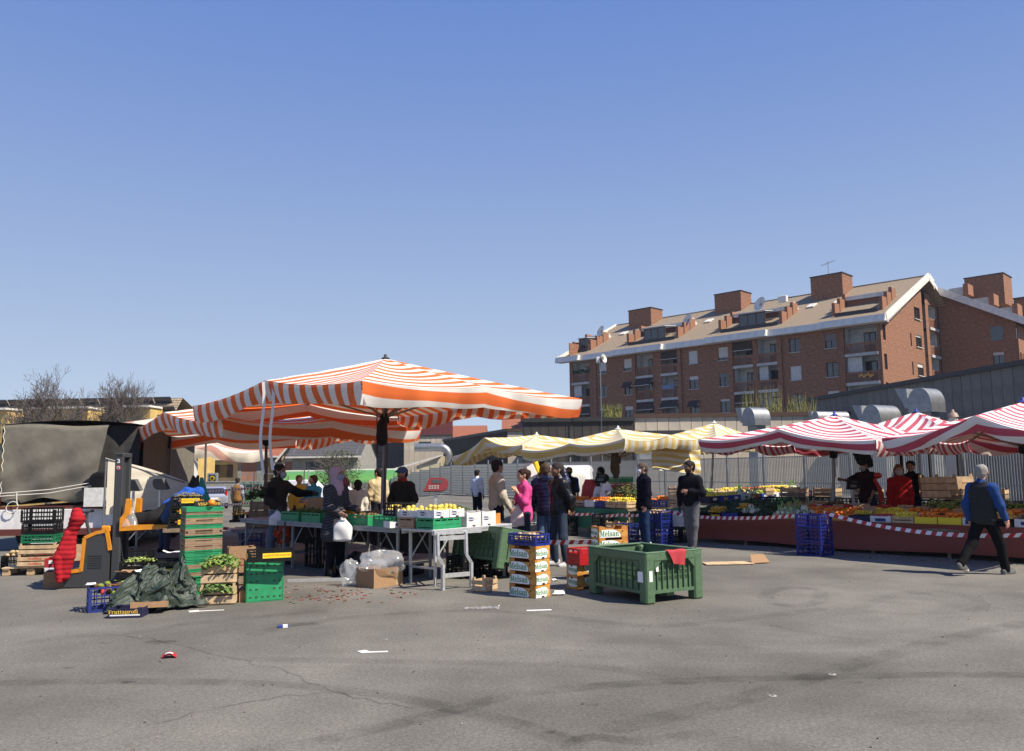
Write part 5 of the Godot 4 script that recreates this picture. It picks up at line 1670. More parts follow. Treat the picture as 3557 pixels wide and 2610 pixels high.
# ---------------------------------------------------------------- produce
var heap_count := {}
var heap_rest := {}
var fruit_mesh := {}
const FRUIT := {
	"orange": [Vector3(0.038, 0.036, 0.038), Color(0.80, 0.21, 0.012)],
	"lemon": [Vector3(0.029, 0.036, 0.029), Color(0.78, 0.60, 0.05)],
	"yellow_apple": [Vector3(0.038, 0.035, 0.038), Color(0.72, 0.56, 0.10)],
	"tomato": [Vector3(0.034, 0.029, 0.034), Color(0.48, 0.028, 0.012)],
	"potato": [Vector3(0.04, 0.03, 0.032), Color(0.46, 0.33, 0.17)],
	"green_apple": [Vector3(0.037, 0.034, 0.037), Color(0.34, 0.42, 0.05)],
	"fennel": [Vector3(0.055, 0.05, 0.04), Color(0.55, 0.60, 0.42)],
	"cauliflower": [Vector3(0.085, 0.06, 0.085), Color(0.62, 0.60, 0.46)],
	"kiwi": [Vector3(0.032, 0.026, 0.026), Color(0.13, 0.085, 0.03)],
	"pepper": [Vector3(0.04, 0.05, 0.04), Color(0.62, 0.32, 0.01)],
	"radish": [Vector3(0.022, 0.02, 0.022), Color(0.52, 0.05, 0.07)],
	"grapefruit": [Vector3(0.05, 0.047, 0.05), Color(0.74, 0.40, 0.06)]}

func fruit_shape(kind: String, i: int) -> ArrayMesh:
	var k := kind + str(i)
	if not fruit_mesh.has(k):
		var b := MB.new()
		var f = FRUIT[kind]
		b.col = f[1] * (0.86 + 0.10 * i)
		b.ball(Vector3.ZERO, f[0], 9, 6)
		if kind == "fennel":
			b.col = C3(0.25, 0.40, 0.12)
			for j in 3: b.tube([V(0, 0.03, 0), V(0.02 * (j - 1), 0.12, 0.01), V(0.05 * (j - 1), 0.19, 0.02)], [0.012, 0.009, 0.004], 4)
		if kind == "cauliflower":
			b.col = C3(0.07, 0.17, 0.04)
			for j in 7:
				var a := j * TAU / 7
				b.tri(V(cos(a - 0.4) * 0.07, -0.03, sin(a - 0.4) * 0.07), V(cos(a) * 0.13, 0.06, sin(a) * 0.13), V(cos(a + 0.4) * 0.07, -0.03, sin(a + 0.4) * 0.07))
		fruit_mesh[k] = b.mesh()
	return fruit_mesh[k]

# a mound of one fruit on a rectangle (local axes of a crate)
func heap(kind: String, at: Vector3, yaw: float, w: float, d: float, rise: float, label: String, group: String, most := 300) -> void:
	var f: Vector3 = FRUIT[kind][0]
	var st := f.x * 1.95
	var nx := maxi(1, int(w / st)); var nz := maxi(1, int(d / st))
	var bs := Basis(Vector3.UP, deg_to_rad(yaw))
	for layer in 2:
		for i in nx - layer:
			for j in nz - layer:
				if layer == 1 and rng.randf() < 0.25: continue
				var u := (i + 0.5 + 0.5 * layer) / nx - 0.5; var v := (j + 0.5 + 0.5 * layer) / nz - 0.5
				var y := rise * (1.0 - 2.2 * (u * u + v * v)) + f.y * (1.0 + layer * 1.25) + rf(-0.006, 0.006)
				var p := at + bs * V(u * w + rf(-0.006, 0.006), y, v * d + rf(-0.006, 0.006))
				var n: int = heap_count.get(kind, 0)
				if n < most:
					heap_count[kind] = n + 1
					var o := solo(kind, label, kind.replace("_", " "), fruit_shape(kind, rng.randi_range(0, 2)), "fruit", p, rf(0, 360), group)
					o.rotation_degrees = V(rf(-40, 40), rf(0, 360), rf(-40, 40))
				else:
					if not heap_rest.has(kind): heap_rest[kind] = []
					heap_rest[kind].append(p)

func flush_heaps() -> void:
	for kind in heap_rest:
		var b := MB.new()
		for p in heap_rest[kind]:
			b.col = FRUIT[kind][1] * rf(0.85, 1.05)
			b.ball(p, FRUIT[kind][0], 7, 4)
		var o := solo("more_%s" % kind, "remaining %s in the crates further back" % kind.replace("_", " "), kind.replace("_", " "), b, "fruit")
		o.set_meta("kind", "stuff")

# leafy greens: one uncountable mass per crate
func greens(called: String, label: String, at: Vector3, yaw: float, w: float, d: float, h: float, c1: Color, c2: Color, n := 260, flowers := 0.0, big := 0.07) -> void:
	var b := MB.new()
	for i in n:
		var u := rf(-0.5, 0.5); var v := rf(-0.5, 0.5)
		var y := h * (1.0 - 1.6 * (u * u + v * v)) * rf(0.25, 1.0)
		var p := V(u * w, y, v * d)
		var a := rf(0, TAU)
		var s := big * rf(0.6, 1.2)
		var dir := V(cos(a), rf(0.0, 0.9), sin(a)).normalized() * s
		var side := dir.cross(Vector3.UP).normalized() * s * 0.42
		b.col = c1.lerp(c2, rng.randf())
		if rng.randf() < flowers:
			b.col = C3(0.75, 0.62, 0.05); dir *= 0.4; side *= 0.5
		var tip := p + dir - V(0, s * 0.35, 0)
		var m := p + dir * 0.55 + V(0, s * 0.12, 0)
		b.tri(p, m + side, m); b.tri(p, m, m - side)
		b.tri(m, m + side, tip); b.tri(m, tip, m - side)
	var o := solo(called, label, "vegetables", b, "leaf", at, yaw)
	o.set_meta("kind", "stuff")

func bananas(at: Vector3, yaw: float, label: String, group: String) -> void:
	var t := thing("banana_bunch", label, "bananas", at, yaw, group)
	for k in 6:
		var b := MB.new()
		var pts := []; var rad := []
		for i in 7:
			var a := -0.7 + i * 0.28
			pts.append(V((k - 2.5) * 0.035, 0.11 * cos(a) - 0.03 + 0.01 * (k % 2), 0.13 * sin(a) + 0.012 * k))
			rad.append([0.006, 0.014, 0.018, 0.019, 0.018, 0.013, 0.005][i])
		b.col = C3(0.74, 0.58, 0.04) * rf(0.85, 1.0)
		b.tube(pts, rad, 6)
		part(t, "banana", b, "fruit")

func fold_table(label: String, at: Vector3, yaw: float, w: float, d: float, h: float, group: String, topm := "alu", splay := 0.0) -> Node3D:
	var t := thing("folding_table", label, "table", at, yaw, group)
	pbox(t, "table_top", V(0, h - 0.02, 0), V(w, 0.04, d), topm, 0.008)
	pbox(t, "edge_rail", V(0, h - 0.06, d / 2 - 0.02), V(w - 0.02, 0.04, 0.03), topm)
	pbox(t, "edge_rail", V(0, h - 0.06, -d / 2 + 0.02), V(w - 0.02, 0.04, 0.03), topm)
	for s in [-1, 1]:
		for z in [-1, 1]:
			var l := MB.new()
			var x: float = s * (w / 2 - 0.12)
			var zz: float = z * (d / 2 - 0.08)
			l.bar(V(x, h - 0.05, zz), V(x + s * splay, 0.0, zz + z * splay), 0.035, 0.035)
			part(t, "leg", l, topm)
		var c := MB.new()
		c.bar(V(s * (w / 2 - 0.12), 0.25, -d / 2 + 0.1), V(s * (w / 2 - 0.12), 0.25, d / 2 - 0.1), 0.025, 0.03)
		c.bar(V(s * (w / 2 - 0.12), h * 0.45, d / 2 - 0.08), V(s * (w / 2 - 0.45), h - 0.06, d / 2 - 0.08), 0.012, 0.02)
		c.bar(V(s * (w / 2 - 0.12), h * 0.45, -d / 2 + 0.08), V(s * (w / 2 - 0.45), h - 0.06, -d / 2 + 0.08), 0.012, 0.02)
		part(t, "brace", c, topm)
	return t

func scale_head(label: String, at: Vector3, yaw: float, post: float, m: String, group: String) -> void:
	var t := thing("market_scale", label, "scale", at, yaw, group)
	var pan := MB.new(); pan.cbox(V(0, 0.05, 0.05), V(0.36, 0.08, 0.30), 0.015)
	part(t, "weighing_pan", pan, "steel")
	pbox(t, "post", V(0, 0.09 + post / 2, -0.12), V(0.05, post, 0.03), "alu")
	var pl := PackedVector2Array([V2(-0.20, -0.11)])
	for k in 7: pl.append(V2(0.10 + 0.11 * sin(k * PI / 6.0), -0.11 * cos(k * PI / 6.0)))
	pl.append(V2(-0.10, 0.11))
	var hd := MB.new()
	var xf := Transform3D(Basis(Vector3.RIGHT, -0.25), V(0, 0.12 + post + 0.08, -0.14))
	hd.prism(pl, 0.07, xf)
	var h := part(t, "display_head", hd, m)
	var sc := MB.new(); sc.box(xf * V(0.02, 0.045, 0.072), V(0.16, 0.06, 0.006), xf.basis)
	part(h, "display", sc, "screen_dark")
	var kp := MB.new()
	for i in 4:
		for j in 2: kp.box(xf * V(-0.10 + i * 0.045, -0.03 - j * 0.035, 0.072), V(0.03, 0.018, 0.006), xf.basis)
	part(h, "keypad", kp, "print_grey")

func melon_box(label: String, at: Vector3, yaw: float, group: String, flip := false) -> Node3D:
	# printed fruit carton; long face is local -x, short face local +z
	if not protos.has("melon"):
		var t := Node3D.new()
		var sx := 0.28; var sz := 0.48; var h := 0.165
		pbox(t, "base", V(0, 0.004, 0), V(sx - 0.004, 0.007, sz - 0.004), "card")
		for s in [-1, 1]:
			pbox(t, "end_panel", V(0, h / 2, s * (sz / 2 - 0.003)), V(sx, h, 0.006), "orange_print")
			var lp := MB.new()
			lp.box(V(s * (sx / 2 - 0.003), 0.062, 0), V(0.006, 0.124, sz - 0.014))
			for z in [-1, 1]: lp.box(V(s * (sx / 2 - 0.003), 0.143, z * (sz / 2 - 0.055)), V(0.006, 0.04, 0.09))
			part(t, "side_panel", lp, "orange_print")
		for sz2 in [-1, 1]:
			for sx2 in [-1, 1]: pbox(t, "corner_tab", V(sx2 * (sx / 2 - 0.035), h + 0.002, sz2 * (sz / 2 - 0.035)), V(0.06, 0.005, 0.06), "card")
		# print on the short faces
		for s in [1, -1]:
			var yw := 0.0 if s == 1 else 180.0
			var xf := Transform3D(Basis(Vector3.UP, deg_to_rad(yw)), Basis(Vector3.UP, deg_to_rad(yw)) * V(0, 0, sz / 2))
			var sl := MB.new()
			for q in [[-0.05, 0.155, 0.055], [0.09, 0.15, 0.05], [0.12, 0.05, 0.05]]:
				var pl := PackedVector2Array()
				for k in 20: pl.append(V2(clampf(q[0] + q[2] * cos(k * TAU / 20), -0.138, 0.138), clampf(q[1] + q[2] * sin(k * TAU / 20), 0.004, 0.162)))
				sl.prism(pl, 0.0012, xf)
			part(t, "orange_slice_print", sl, "orange_slice")
			var gr := MB.new(); var wh := MB.new()
			for pass_i in 2:
				var g := 0.005 if pass_i == 0 else 0.0
				var pl := PackedVector2Array([V2(-0.138, 0.004)])
				pl.append(V2(0.06 + g, 0.004))
				for k in 9:
					var a := -0.5 + k * (PI * 0.62 + 0.5) / 8.0
					pl.append(V2(0.012 + (0.092 + g) * cos(a), 0.072 + (0.066 + g) * sin(a)))
				pl.append(V2(-0.138, 0.118 + g))
				(gr if pass_i == 0 else wh).prism(pl, 0.0018 if pass_i == 0 else 0.0026, xf)
			part(t, "green_outline", gr, "print_green")
			part(t, "white_field", wh, "print_white")
			var o := text(t, "Melsan", 0.060, xf * V(-0.026, 0.070, 0.0035), V(0, yw, 0), "print_green", true)
			o.scale = V(0.78, 1, 1)
			var hl := MB.new(); hl.box(xf * V(0.0, 0.012, 0.001), V(0.05, 0.022, 0.008), xf.basis)
			part(t, "hand_hole", hl, "dark_edge")
		for s in [-1, 1]:
			var yw: float = 90.0 * s
			var bs := Basis(Vector3.UP, deg_to_rad(yw))
			var xf := Transform3D(bs, bs * V(0, 0, sx / 2))
			var sl := MB.new()
			for q in [[0.18, 0.055, 0.055], [0.12, 0.12, 0.05]]:
				var pl := PackedVector2Array()
				for k in 20: pl.append(V2(clampf(q[0] + q[2] * cos(k * TAU / 20), -0.235, 0.235), clampf(q[1] + q[2] * sin(k * TAU / 20), 0.004, 0.122)))
				sl.prism(pl, 0.0012, xf)
			part(t, "orange_slice_print", sl, "orange_slice")
			var gr := MB.new(); var wh := MB.new()
			for pass_i in 2:
				var g := 0.006 if pass_i == 0 else 0.0
				var pl := PackedVector2Array([V2(-0.235, 0.004), V2(0.10 + g, 0.004)])
				for k in 8:
					var a := -0.1 + k * (PI * 0.5 + 0.1) / 7.0
					pl.append(V2(-0.045 + (0.165 + g) * cos(a), 0.025 + (0.096 + g * 0.5) * sin(a)))
				pl.append(V2(-0.20 - g, 0.118)); pl.append(V2(-0.20 - g, 0.085)); pl.append(V2(-0.235, 0.085))
				(gr if pass_i == 0 else wh).prism(pl, 0.0018 if pass_i == 0 else 0.0026, xf)
			part(t, "green_outline", gr, "print_green")
			part(t, "white_field", wh, "print_white")
			text(t, "Melsan", 0.076, xf * V(-0.072, 0.058, 0.0035), V(0, yw, 0), "print_green", true).scale.x = 0.84
		protos["melon"] = t
	var o := dup(protos["melon"], "fruit_carton", label, "box", at, yaw, group)
	if flip: o.rotation_degrees = V(180, yaw, 0)
	return o

func apple_box(label: String, at: Vector3, yaw: float, h: float, group: String, filled: bool, lg := "") -> void:
	var t := carton(V(0.30, h, 0.40), "card_white", label, at, yaw, group)
	var bs := Basis.IDENTITY
	for k in 2:   # dark oval badge on the end and on the left side
		var yw := 0.0 if k == 0 else -90.0
		var b2 := Basis(Vector3.UP, deg_to_rad(yw))
		var xf := Transform3D(b2, b2 * V(-0.06, h * 0.52, 0.2 if k == 0 else 0.15))
		var ov := MB.new()
		var pl := PackedVector2Array()
		for i in 20: pl.append(V2(0.062 * cos(i * TAU / 20), 0.030 * sin(i * TAU / 20)))
		ov.prism(pl, 0.0015, xf)
		part(t, "badge", ov, "print_navy")
		text(t, "Melinda", 0.026, xf * V(0, 0, 0.003), V(0, yw, 0), "print_white")
		var lf := MB.new(); lf.prism(PackedVector2Array([V2(-0.05, 0.028), V2(-0.03, 0.030), V2(-0.035, 0.048)]), 0.002, xf)
		part(t, "leaf_print", lf, "print_green")
		var dt := MB.new()
		var p2 := PackedVector2Array()
		for i in 12: p2.append(V2(0.09 + 0.011 * cos(i * TAU / 12), 0.011 * sin(i * TAU / 12)))
		dt.prism(p2, 0.0015, xf)
		part(t, "dot_print", dt, "print_orange")
	var hl := MB.new(); hl.box(V(0, 0.012, 0.2), V(0.06, 0.022, 0.004))
	part(t, "hand_hole", hl, "dark_edge")
	if filled: heap("yellow_apple", at + V(0, h - 0.055, 0), yaw, 0.27, 0.37, 0.02, "yellow apple in the white boxes on the front table", "yellow apples on the front table")

func black_label_crate(label: String, at: Vector3, yaw: float, s := V(0.50, 0.15, 0.38), group := "", flip := false) -> void:
	var t := crate("blk%.2f" % s.x, s, "black_plastic", "grid", label, at, yaw, group)
	sticker(t, V(0.06, s.y * 0.55, s.z / 2 + 0.004), s.x * 0.62, s.y * 0.46, "label_yellow")
	sticker(t, V(-s.x / 2 - 0.004, s.y * 0.5, 0), 0.15, s.y * 0.46, "label_yellow", 90)
	var o := text(t, "CARCIOFO DEL SALENTO", 0.022, V(0.07, s.y * 0.58, s.z / 2 + 0.007), V(0, 0, 180 if flip else 0), "print_orange")

func make_orange_stall() -> void:
	var O := V(-1.19, 0, -12.32)
	var yaw := 47.0
	var bs := Basis(Vector3.UP, deg_to_rad(yaw))
	var P := func(x, y, z): return O + bs * V(x, y, z)
	var G := "folding tables of the orange stall"
	var t1 := fold_table("silver folding table at the front carrying white apple boxes", P.call(0.86, 0, -0.36), yaw, 1.7, 0.72, 0.82, G)
	# folded-down leg frame leaning out at the front corner
	var lf := MB.new()
	for q in [V2(-0.96, 0.70), V2(-0.52, 0.82)]:
		var pt := [V(q.x - 0.05, 0.80, q.y - 0.06), V(q.x - 0.05, 0.48, q.y - 0.05), V(q.x, 0.36, q.y), V(q.x, 0.0, q.y)]
		for k in 3: lf.bar(pt[k], pt[k + 1], 0.042, 0.042)
	lf.bar(V(-0.98, 0.72, 0.65), V(-0.58, 0.72, 0.76), 0.03, 0.06)
	lf.bar(V(-0.94, 0.20, 0.71), V(-0.54, 0.20, 0.81), 0.03, 0.06)
	lf.bar(V(-1.06, 0.80, 0.62), V(-0.30, 0.80, 0.80), 0.04, 0.06)
	for x in [-0.95, -0.55]: lf.bar(V(x, 0.78, 0.68), V(x + 0.2, 0.76, 0.30), 0.02, 0.03)
	part(t1, "front_leg_frame", lf, "alu")
	fold_table("grey folding table behind the umbrella pole", P.call(0.42, 0, -1.55), yaw + 90, 1.55, 0.82, 0.82, G, "galv_dull")
	fold_table("grey folding table beside the woman in the headscarf", P.call(0.42, 0, -3.15), yaw + 90, 1.55, 0.82, 0.82, G, "galv_dull")
	fold_table("grey folding table at the left end beside the hooded man", P.call(0.42, 0, -4.75), yaw + 90, 1.55, 0.82, 0.82, G, "galv_dull")
	var dr := MB.new()
	dr.surf(60, 4, func(u, v): return P.call(0.95 + 0.03 * sin(u * 60.0), 0.78 - v * (0.40 + 0.06 * sin(u * 9.0)), -0.8 - u * 4.6))
	solo("table_drape", "dark cloth hanging behind the folding tables", "cloth", dr, "drape_dark")
	fold_table("inner folding table of the orange stall", P.call(1.55, 0, -2.4), yaw + 90, 3.0, 0.8, 0.80, G, "galv_dull")
	var gs := V(0.56, 0.165, 0.38)
	var K := "produce crates on the orange stall"
	crate("grs", gs, "green_crate2", "solid", "green plastic crate under the two right apple boxes", P.call(0.31, 0.82, -0.20), yaw, K)
	crate("tan", V(0.40, 0.165, 0.38), "tan_crate", "solid", "brown plastic crate between green crates on the table edge", P.call(0.21, 0.82, -0.62), yaw, K)
	crate("grs", gs, "green_crate", "solid", "green plastic crate behind the umbrella pole", P.call(0.21, 0.82, -1.15), yaw + 90, K)
	var gi := ["green crate left of the umbrella pole, hidden by the white bag", "green crate in front of the woman in the headscarf", "green crate at the hand of the hooded man", "green crate at the left end of the tables"]
	for i in 4: crate("grs", gs, "green_crate", "solid", gi[i], P.call(0.22, 0.82, -1.85 - i * 0.66), yaw + 90, K)
	var bi := ["dark crate in the second row behind the apple boxes", "dark crate in the second row by the umbrella pole", "dark crate in the second row behind the headscarf woman", "dark crate in the second row by the red scale", "dark crate at the end of the second row"]
	for i in 5: crate("blk2", V(0.5, 0.14, 0.38), "black_plastic", "lattice", bi[i], P.call(0.66, 0.82, -1.0 - i * 0.62), yaw + 90, K)
	crate("blk3", V(0.40, 0.2, 0.30), "black_plastic", "grid", "black lattice crate beside the umbrella pole", P.call(0.22, 0.99, -1.02), yaw, K)
	# white apple boxes
	var AB := "white apple boxes on the front table"
	apple_box("white apple box on the green crate, second from the right end", P.call(0.19, 0.985, -0.20), yaw, 0.115, AB, true)
	apple_box("white apple box on the green crate beside the two tall boxes", P.call(0.50, 0.985, -0.20), yaw, 0.115, AB, true)
	apple_box("white apple box with open front left of the corner", P.call(0.20, 0.985, -0.62), yaw, 0.10, AB, true)
	apple_box("white apple box furthest left, next to the black crate", P.call(0.20, 0.985, -1.04), yaw, 0.10, AB, false)
	heap("yellow_apple", P.call(0.20, 1.03, -1.04), yaw, 0.24, 0.36, 0.02, "yellow apple in the white boxes on the front table", "yellow apples on the front table")
	apple_box("tall white box standing on the table, left one of the pair", P.call(0.86, 0.82, -0.21), yaw, 0.215, AB, false)
	apple_box("tall white box standing on the table, right one at the end", P.call(1.19, 0.82, -0.21), yaw, 0.215, AB, false)
	sticker(carton(V(0.22, 0.09, 0.30), "card_white", "small white carton on the table edge beside the pole", P.call(0.05, 0.82, -0.95), yaw - 20), V(0.02, 0.05, 0.152), 0.08, 0.04, "print_navy")
	carton(V(0.25, 0.16, 0.3), "orange_print", "orange printed box at the far end of the front table", P.call(1.52, 0.82, -0.35), yaw)
	# goods on the rows
	heap("tomato", P.call(0.66, 0.87, -1.62), yaw + 90, 0.44, 0.32, 0.03, "tomato in the dark crates of the orange stall", "tomatoes on the orange stall")
	heap("kiwi", P.call(0.22, 0.90, -1.85), yaw + 90, 0.48, 0.32, 0.03, "kiwi in the green crate of the orange stall", "kiwis on the orange stall")
	heap("pepper", P.call(0.22, 0.90, -2.51), yaw + 90, 0.40, 0.30, 0.02, "yellow pepper in the green crate beside the headscarf woman", "peppers on the orange stall")
	greens("leafy_greens", "dark leafy greens in the crates behind the apple boxes", P.call(1.2, 0.84, -1.0), yaw, 1.0, 0.8, 0.26, C3(0.04, 0.085, 0.02), C3(0.08, 0.13, 0.03), 420, 0, 0.10)
	greens("chard", "green leaves in the left green crates", P.call(0.25, 0.90, -3.5), yaw, 0.4, 1.2, 0.16, C3(0.04, 0.10, 0.02), C3(0.10, 0.17, 0.04), 300)
	crate("blu3", V(0.4, 0.16, 0.3), "blue_crate", "grid", "blue crate on the inner table left of the black one", P.call(1.15, 0.88, -1.55), yaw + 8)
	crate("blk4", V(0.36, 0.16, 0.3), "black_plastic", "grid", "black crate on the inner table right of the blue one", P.call(1.42, 0.88, -1.12), yaw + 8)
	for i in 7: crate("blk5", V(0.55, 0.14, 0.38), "black_plastic" if i % 3 else "wood_grey", "lattice", ["crate on the inner table behind the blue cap man", "crate on the inner table under the red scale", "crate on the inner table by the cream jacket", "crate on the inner table by the paper bag", "crate on the inner table by the turquoise woman", "crate on the inner table furthest left", "crate on the inner table beside the spare boxes"][i], P.call(1.55, 0.80, -0.9 - i * 0.42), yaw, K)
	heap("potato", P.call(1.55, 0.88, -1.74), yaw, 0.45, 0.3, 0.04, "potato in the inner crates of the orange stall", "potatoes on the orange stall")
	heap("lemon", P.call(1.55, 0.88, -2.58), yaw, 0.45, 0.3, 0.04, "lemon in the inner crates of the orange stall", "lemons on the orange stall")
	scale_head("red scale with keypad in front of the man in the blue cap", P.call(0.95, 0.82, -0.98), 8, 0.42, "scale_red", "red scales of the orange stall")
	scale_head("red scale that the hooded man is pointing at", P.call(0.62, 0.97, -3.30), -25, 0.30, "scale_red", "red scales of the orange stall")
	# brown paper bag
	var pb := MB.new()
	pb.surf(16, 6, func(u, v):
		var a: float = u * TAU
		var rr: float = 0.2 - 0.06 * v + 0.02 * sin(a * 4.0)
		return P.call(0.6, 0.98, -3.85) + V(cos(a) * rr, v * 0.24, sin(a) * rr * 0.6))
	solo("paper_bag", "brown paper bag on the crates beside the hooded man", "bag", pb, "card")
	var yb := MB.new(); yb.lathe([V2(0.035, 0), V2(0.04, 0.02), V2(0.04, 0.12), V2(0.02, 0.15), V2(0.015, 0.18)], 10)
	solo("yellow_bottle", "small yellow bottle on the inner table beside the paper roll", "bottle", yb, mat("bottle_yellow", C3(0.75, 0.42, 0.02), 0.3), P.call(1.1, 0.96, -2.2))
	# under the tables
	var U := "black crates under the tables"
	var ul := ["black crate under the front table, lower one", "black crate under the front table, upper one", "black crate under the table behind the pole", "black crate under the table with its side to the light", "black crate deep under the tables", "black crate deep under the tables, further left"]
	for i in 6:
		var q = [[1.15, 0, -0.5], [1.15, 0.17, -0.5], [0.75, 0.0, -1.5], [1.55, 0, -0.35], [0.9, 0, -2.4], [0.9, 0, -3.4]][i]
		crate("blk6", V(0.5, 0.165, 0.36), "black_plastic", "grid", ul[i], P.call(q[0], q[1], q[2]), yaw + 4 * i, U)
	crate("blk7", V(0.45, 0.5, 0.3), "black_plastic", "grid", "tall black crate standing under the left tables", P.call(0.5, 0, -3.6), yaw + 90, U)
	# carton with clear film
	var c := carton(V(0.56, 0.27, 0.40), "card", "open cardboard box stuffed with clear plastic film", V(-2.0, 0, -12.62), 50)
	var ht := MB.new(); ht.box(V(0.08, 0.19, 0.2), V(0.05, 0.03, 0.008))
	part(c, "hand_hole", ht, "dark_edge")
	pbox(c, "tape_strip", V(0.18, 0.135, 0.2015), V(0.06, 0.25, 0.003), "wood2")
	for k in 2:
		var fm := MB.new()
		fm.surf(30, 16, func(u, v):
			var a: float = u * TAU
			var e: float = v * PI
			var n := 1.0 + 0.16 * sin(a * 2.0 + e * 3.0 + k) + 0.05 * sin(a * 5.0 - e * 4.0) + 0.022 * sin(a * 13.0 + e * 9.0)
			return V(cos(a) * sin(e) * n * [0.36, 0.15][k], -cos(e) * [0.16, 0.20][k] * n, sin(a) * sin(e) * n * [0.24, 0.13][k]))
		var o := solo("plastic_film", ["crumpled clear plastic film spilling over the cardboard box", "tail of clear plastic film hanging beside the cardboard box"][k], "plastic film", fm, "film", [V(-1.95, 0.34, -12.55), V(-2.44, 0.16, -12.62)][k])
	# tipped green bin behind the front table, dark crates and crate below it
	var tb := bin("green pallet bin leaning on its edge beside the apple table", V(-0.30, 0.10, -13.62), 40)
	tb.rotation_degrees = V(0, 40, -11)
	wood_crate(V(0.30, 0.17, 0.24), 2, "small wooden crate lying beside the fruit cartons", V(-0.42, 0, -11.95), 58)
	var bar := MB.new(); bar.box(V(-2.85, 0.02, -13.2), V(1.3, 0.04, 0.06), Basis(Vector3.UP, 0.12))
	solo("aluminium_bar", "flat aluminium bar lying on the asphalt by the headscarf woman", "bar", bar, "alu")
	var cb2 := carton(V(0.4, 0.22, 0.3), "card_black", "black carton with gold edge tipped over under the table", V(-2.55, 0.1, -13.7), 30)
	cb2.rotation_degrees = V(0, 30, 38)
	carton(V(0.36, 0.2, 0.3), "card", "brown carton beside the tipped black one", V(-2.95, 0, -14.1), 20)

func bin(label: String, at: Vector3, yaw: float) -> Node3D:
	if not protos.has("bin"):
		var t := Node3D.new()
		var X := 0.95; var Z := 1.22; var H := 0.63; var f := 0.12
		for sx in [-1, 1]:
			for sz in [-1, 1]:
				var p := MB.new()
				p.cbox(V(sx * (X / 2 - 0.075), H / 2 - 0.01, sz * (Z / 2 - 0.075)), V(0.15, H - 0.02, 0.15), 0.02)
				p.cbox(V(sx * (X / 2 - 0.08), 0.02, sz * (Z / 2 - 0.08)), V(0.125, 0.04, 0.125), 0.01)
				part(t, "corner_post", p, "bin_green")
		for k in 4:
			var L := X if k % 2 == 0 else Z
			var off := (Z if k % 2 == 0 else X) / 2
			var bs := Basis(Vector3.UP, k * PI / 2)
			var xf := Transform3D(bs, bs * V(0, 0, off - 0.05))
			var w := MB.new()
			var holes := []
			var n := 6 if k % 2 == 0 else 7
			var span := L - 0.42
			for i in n:
				for r in 3:
					for j in 5:
						holes.append(Rect2(-span / 2 + span * (i + 0.12) / n + j * span / n * 0.16, 0.27 + r * 0.065, span / n * 0.10, 0.052))
			w.holed(Rect2(-L / 2 + 0.14, f, L - 0.28, H - f - 0.11), holes, 0.012, xf)
			for i in n + 1: w.box(xf * V(-span / 2 + span * i / n, 0.31, 0.008), V(0.014, 0.36, 0.026), bs)
			# chamfered shoulders of the recessed panel
			w.prism(PackedVector2Array([V2(-L / 2 + 0.14, H - 0.11), V2(-L / 2 + 0.14, H - 0.22), V2(-L / 2 + 0.25, H - 0.11)]), 0.05, xf)
			w.prism(PackedVector2Array([V2(L / 2 - 0.14, H - 0.11), V2(L / 2 - 0.25, H - 0.11), V2(L / 2 - 0.14, H - 0.22)]), 0.05, xf)
			w.box(xf * V(0, f + 0.02, 0.015), V(L - 0.28, 0.04, 0.03), bs)
			part(t, "side_wall", w, "bin_green")
			var rm := MB.new()
			rm.cbox(xf * V(0, H - 0.06, 0.022), V(L - 0.02, 0.10, 0.05), 0.008, bs)
			rm.cbox(xf * V(0, H - 0.006, 0.012), V(L - (0.0 if k % 2 == 0 else 0.08), 0.02, 0.075), 0.006, bs)
			part(t, "rim", rm, "bin_green")
		var bt := MB.new()
		bt.box(V(0, f + 0.012, 0), V(X - 0.12, 0.024, Z - 0.12))
		bt.box(V(0, f - 0.03, 0), V(0.12, 0.05, Z - 0.2))
		part(t, "floor", bt, "bin_green")
		protos["bin"] = t
	return dup(protos["bin"], "pallet_bin", label, "bin", at, yaw, "green pallet bins")

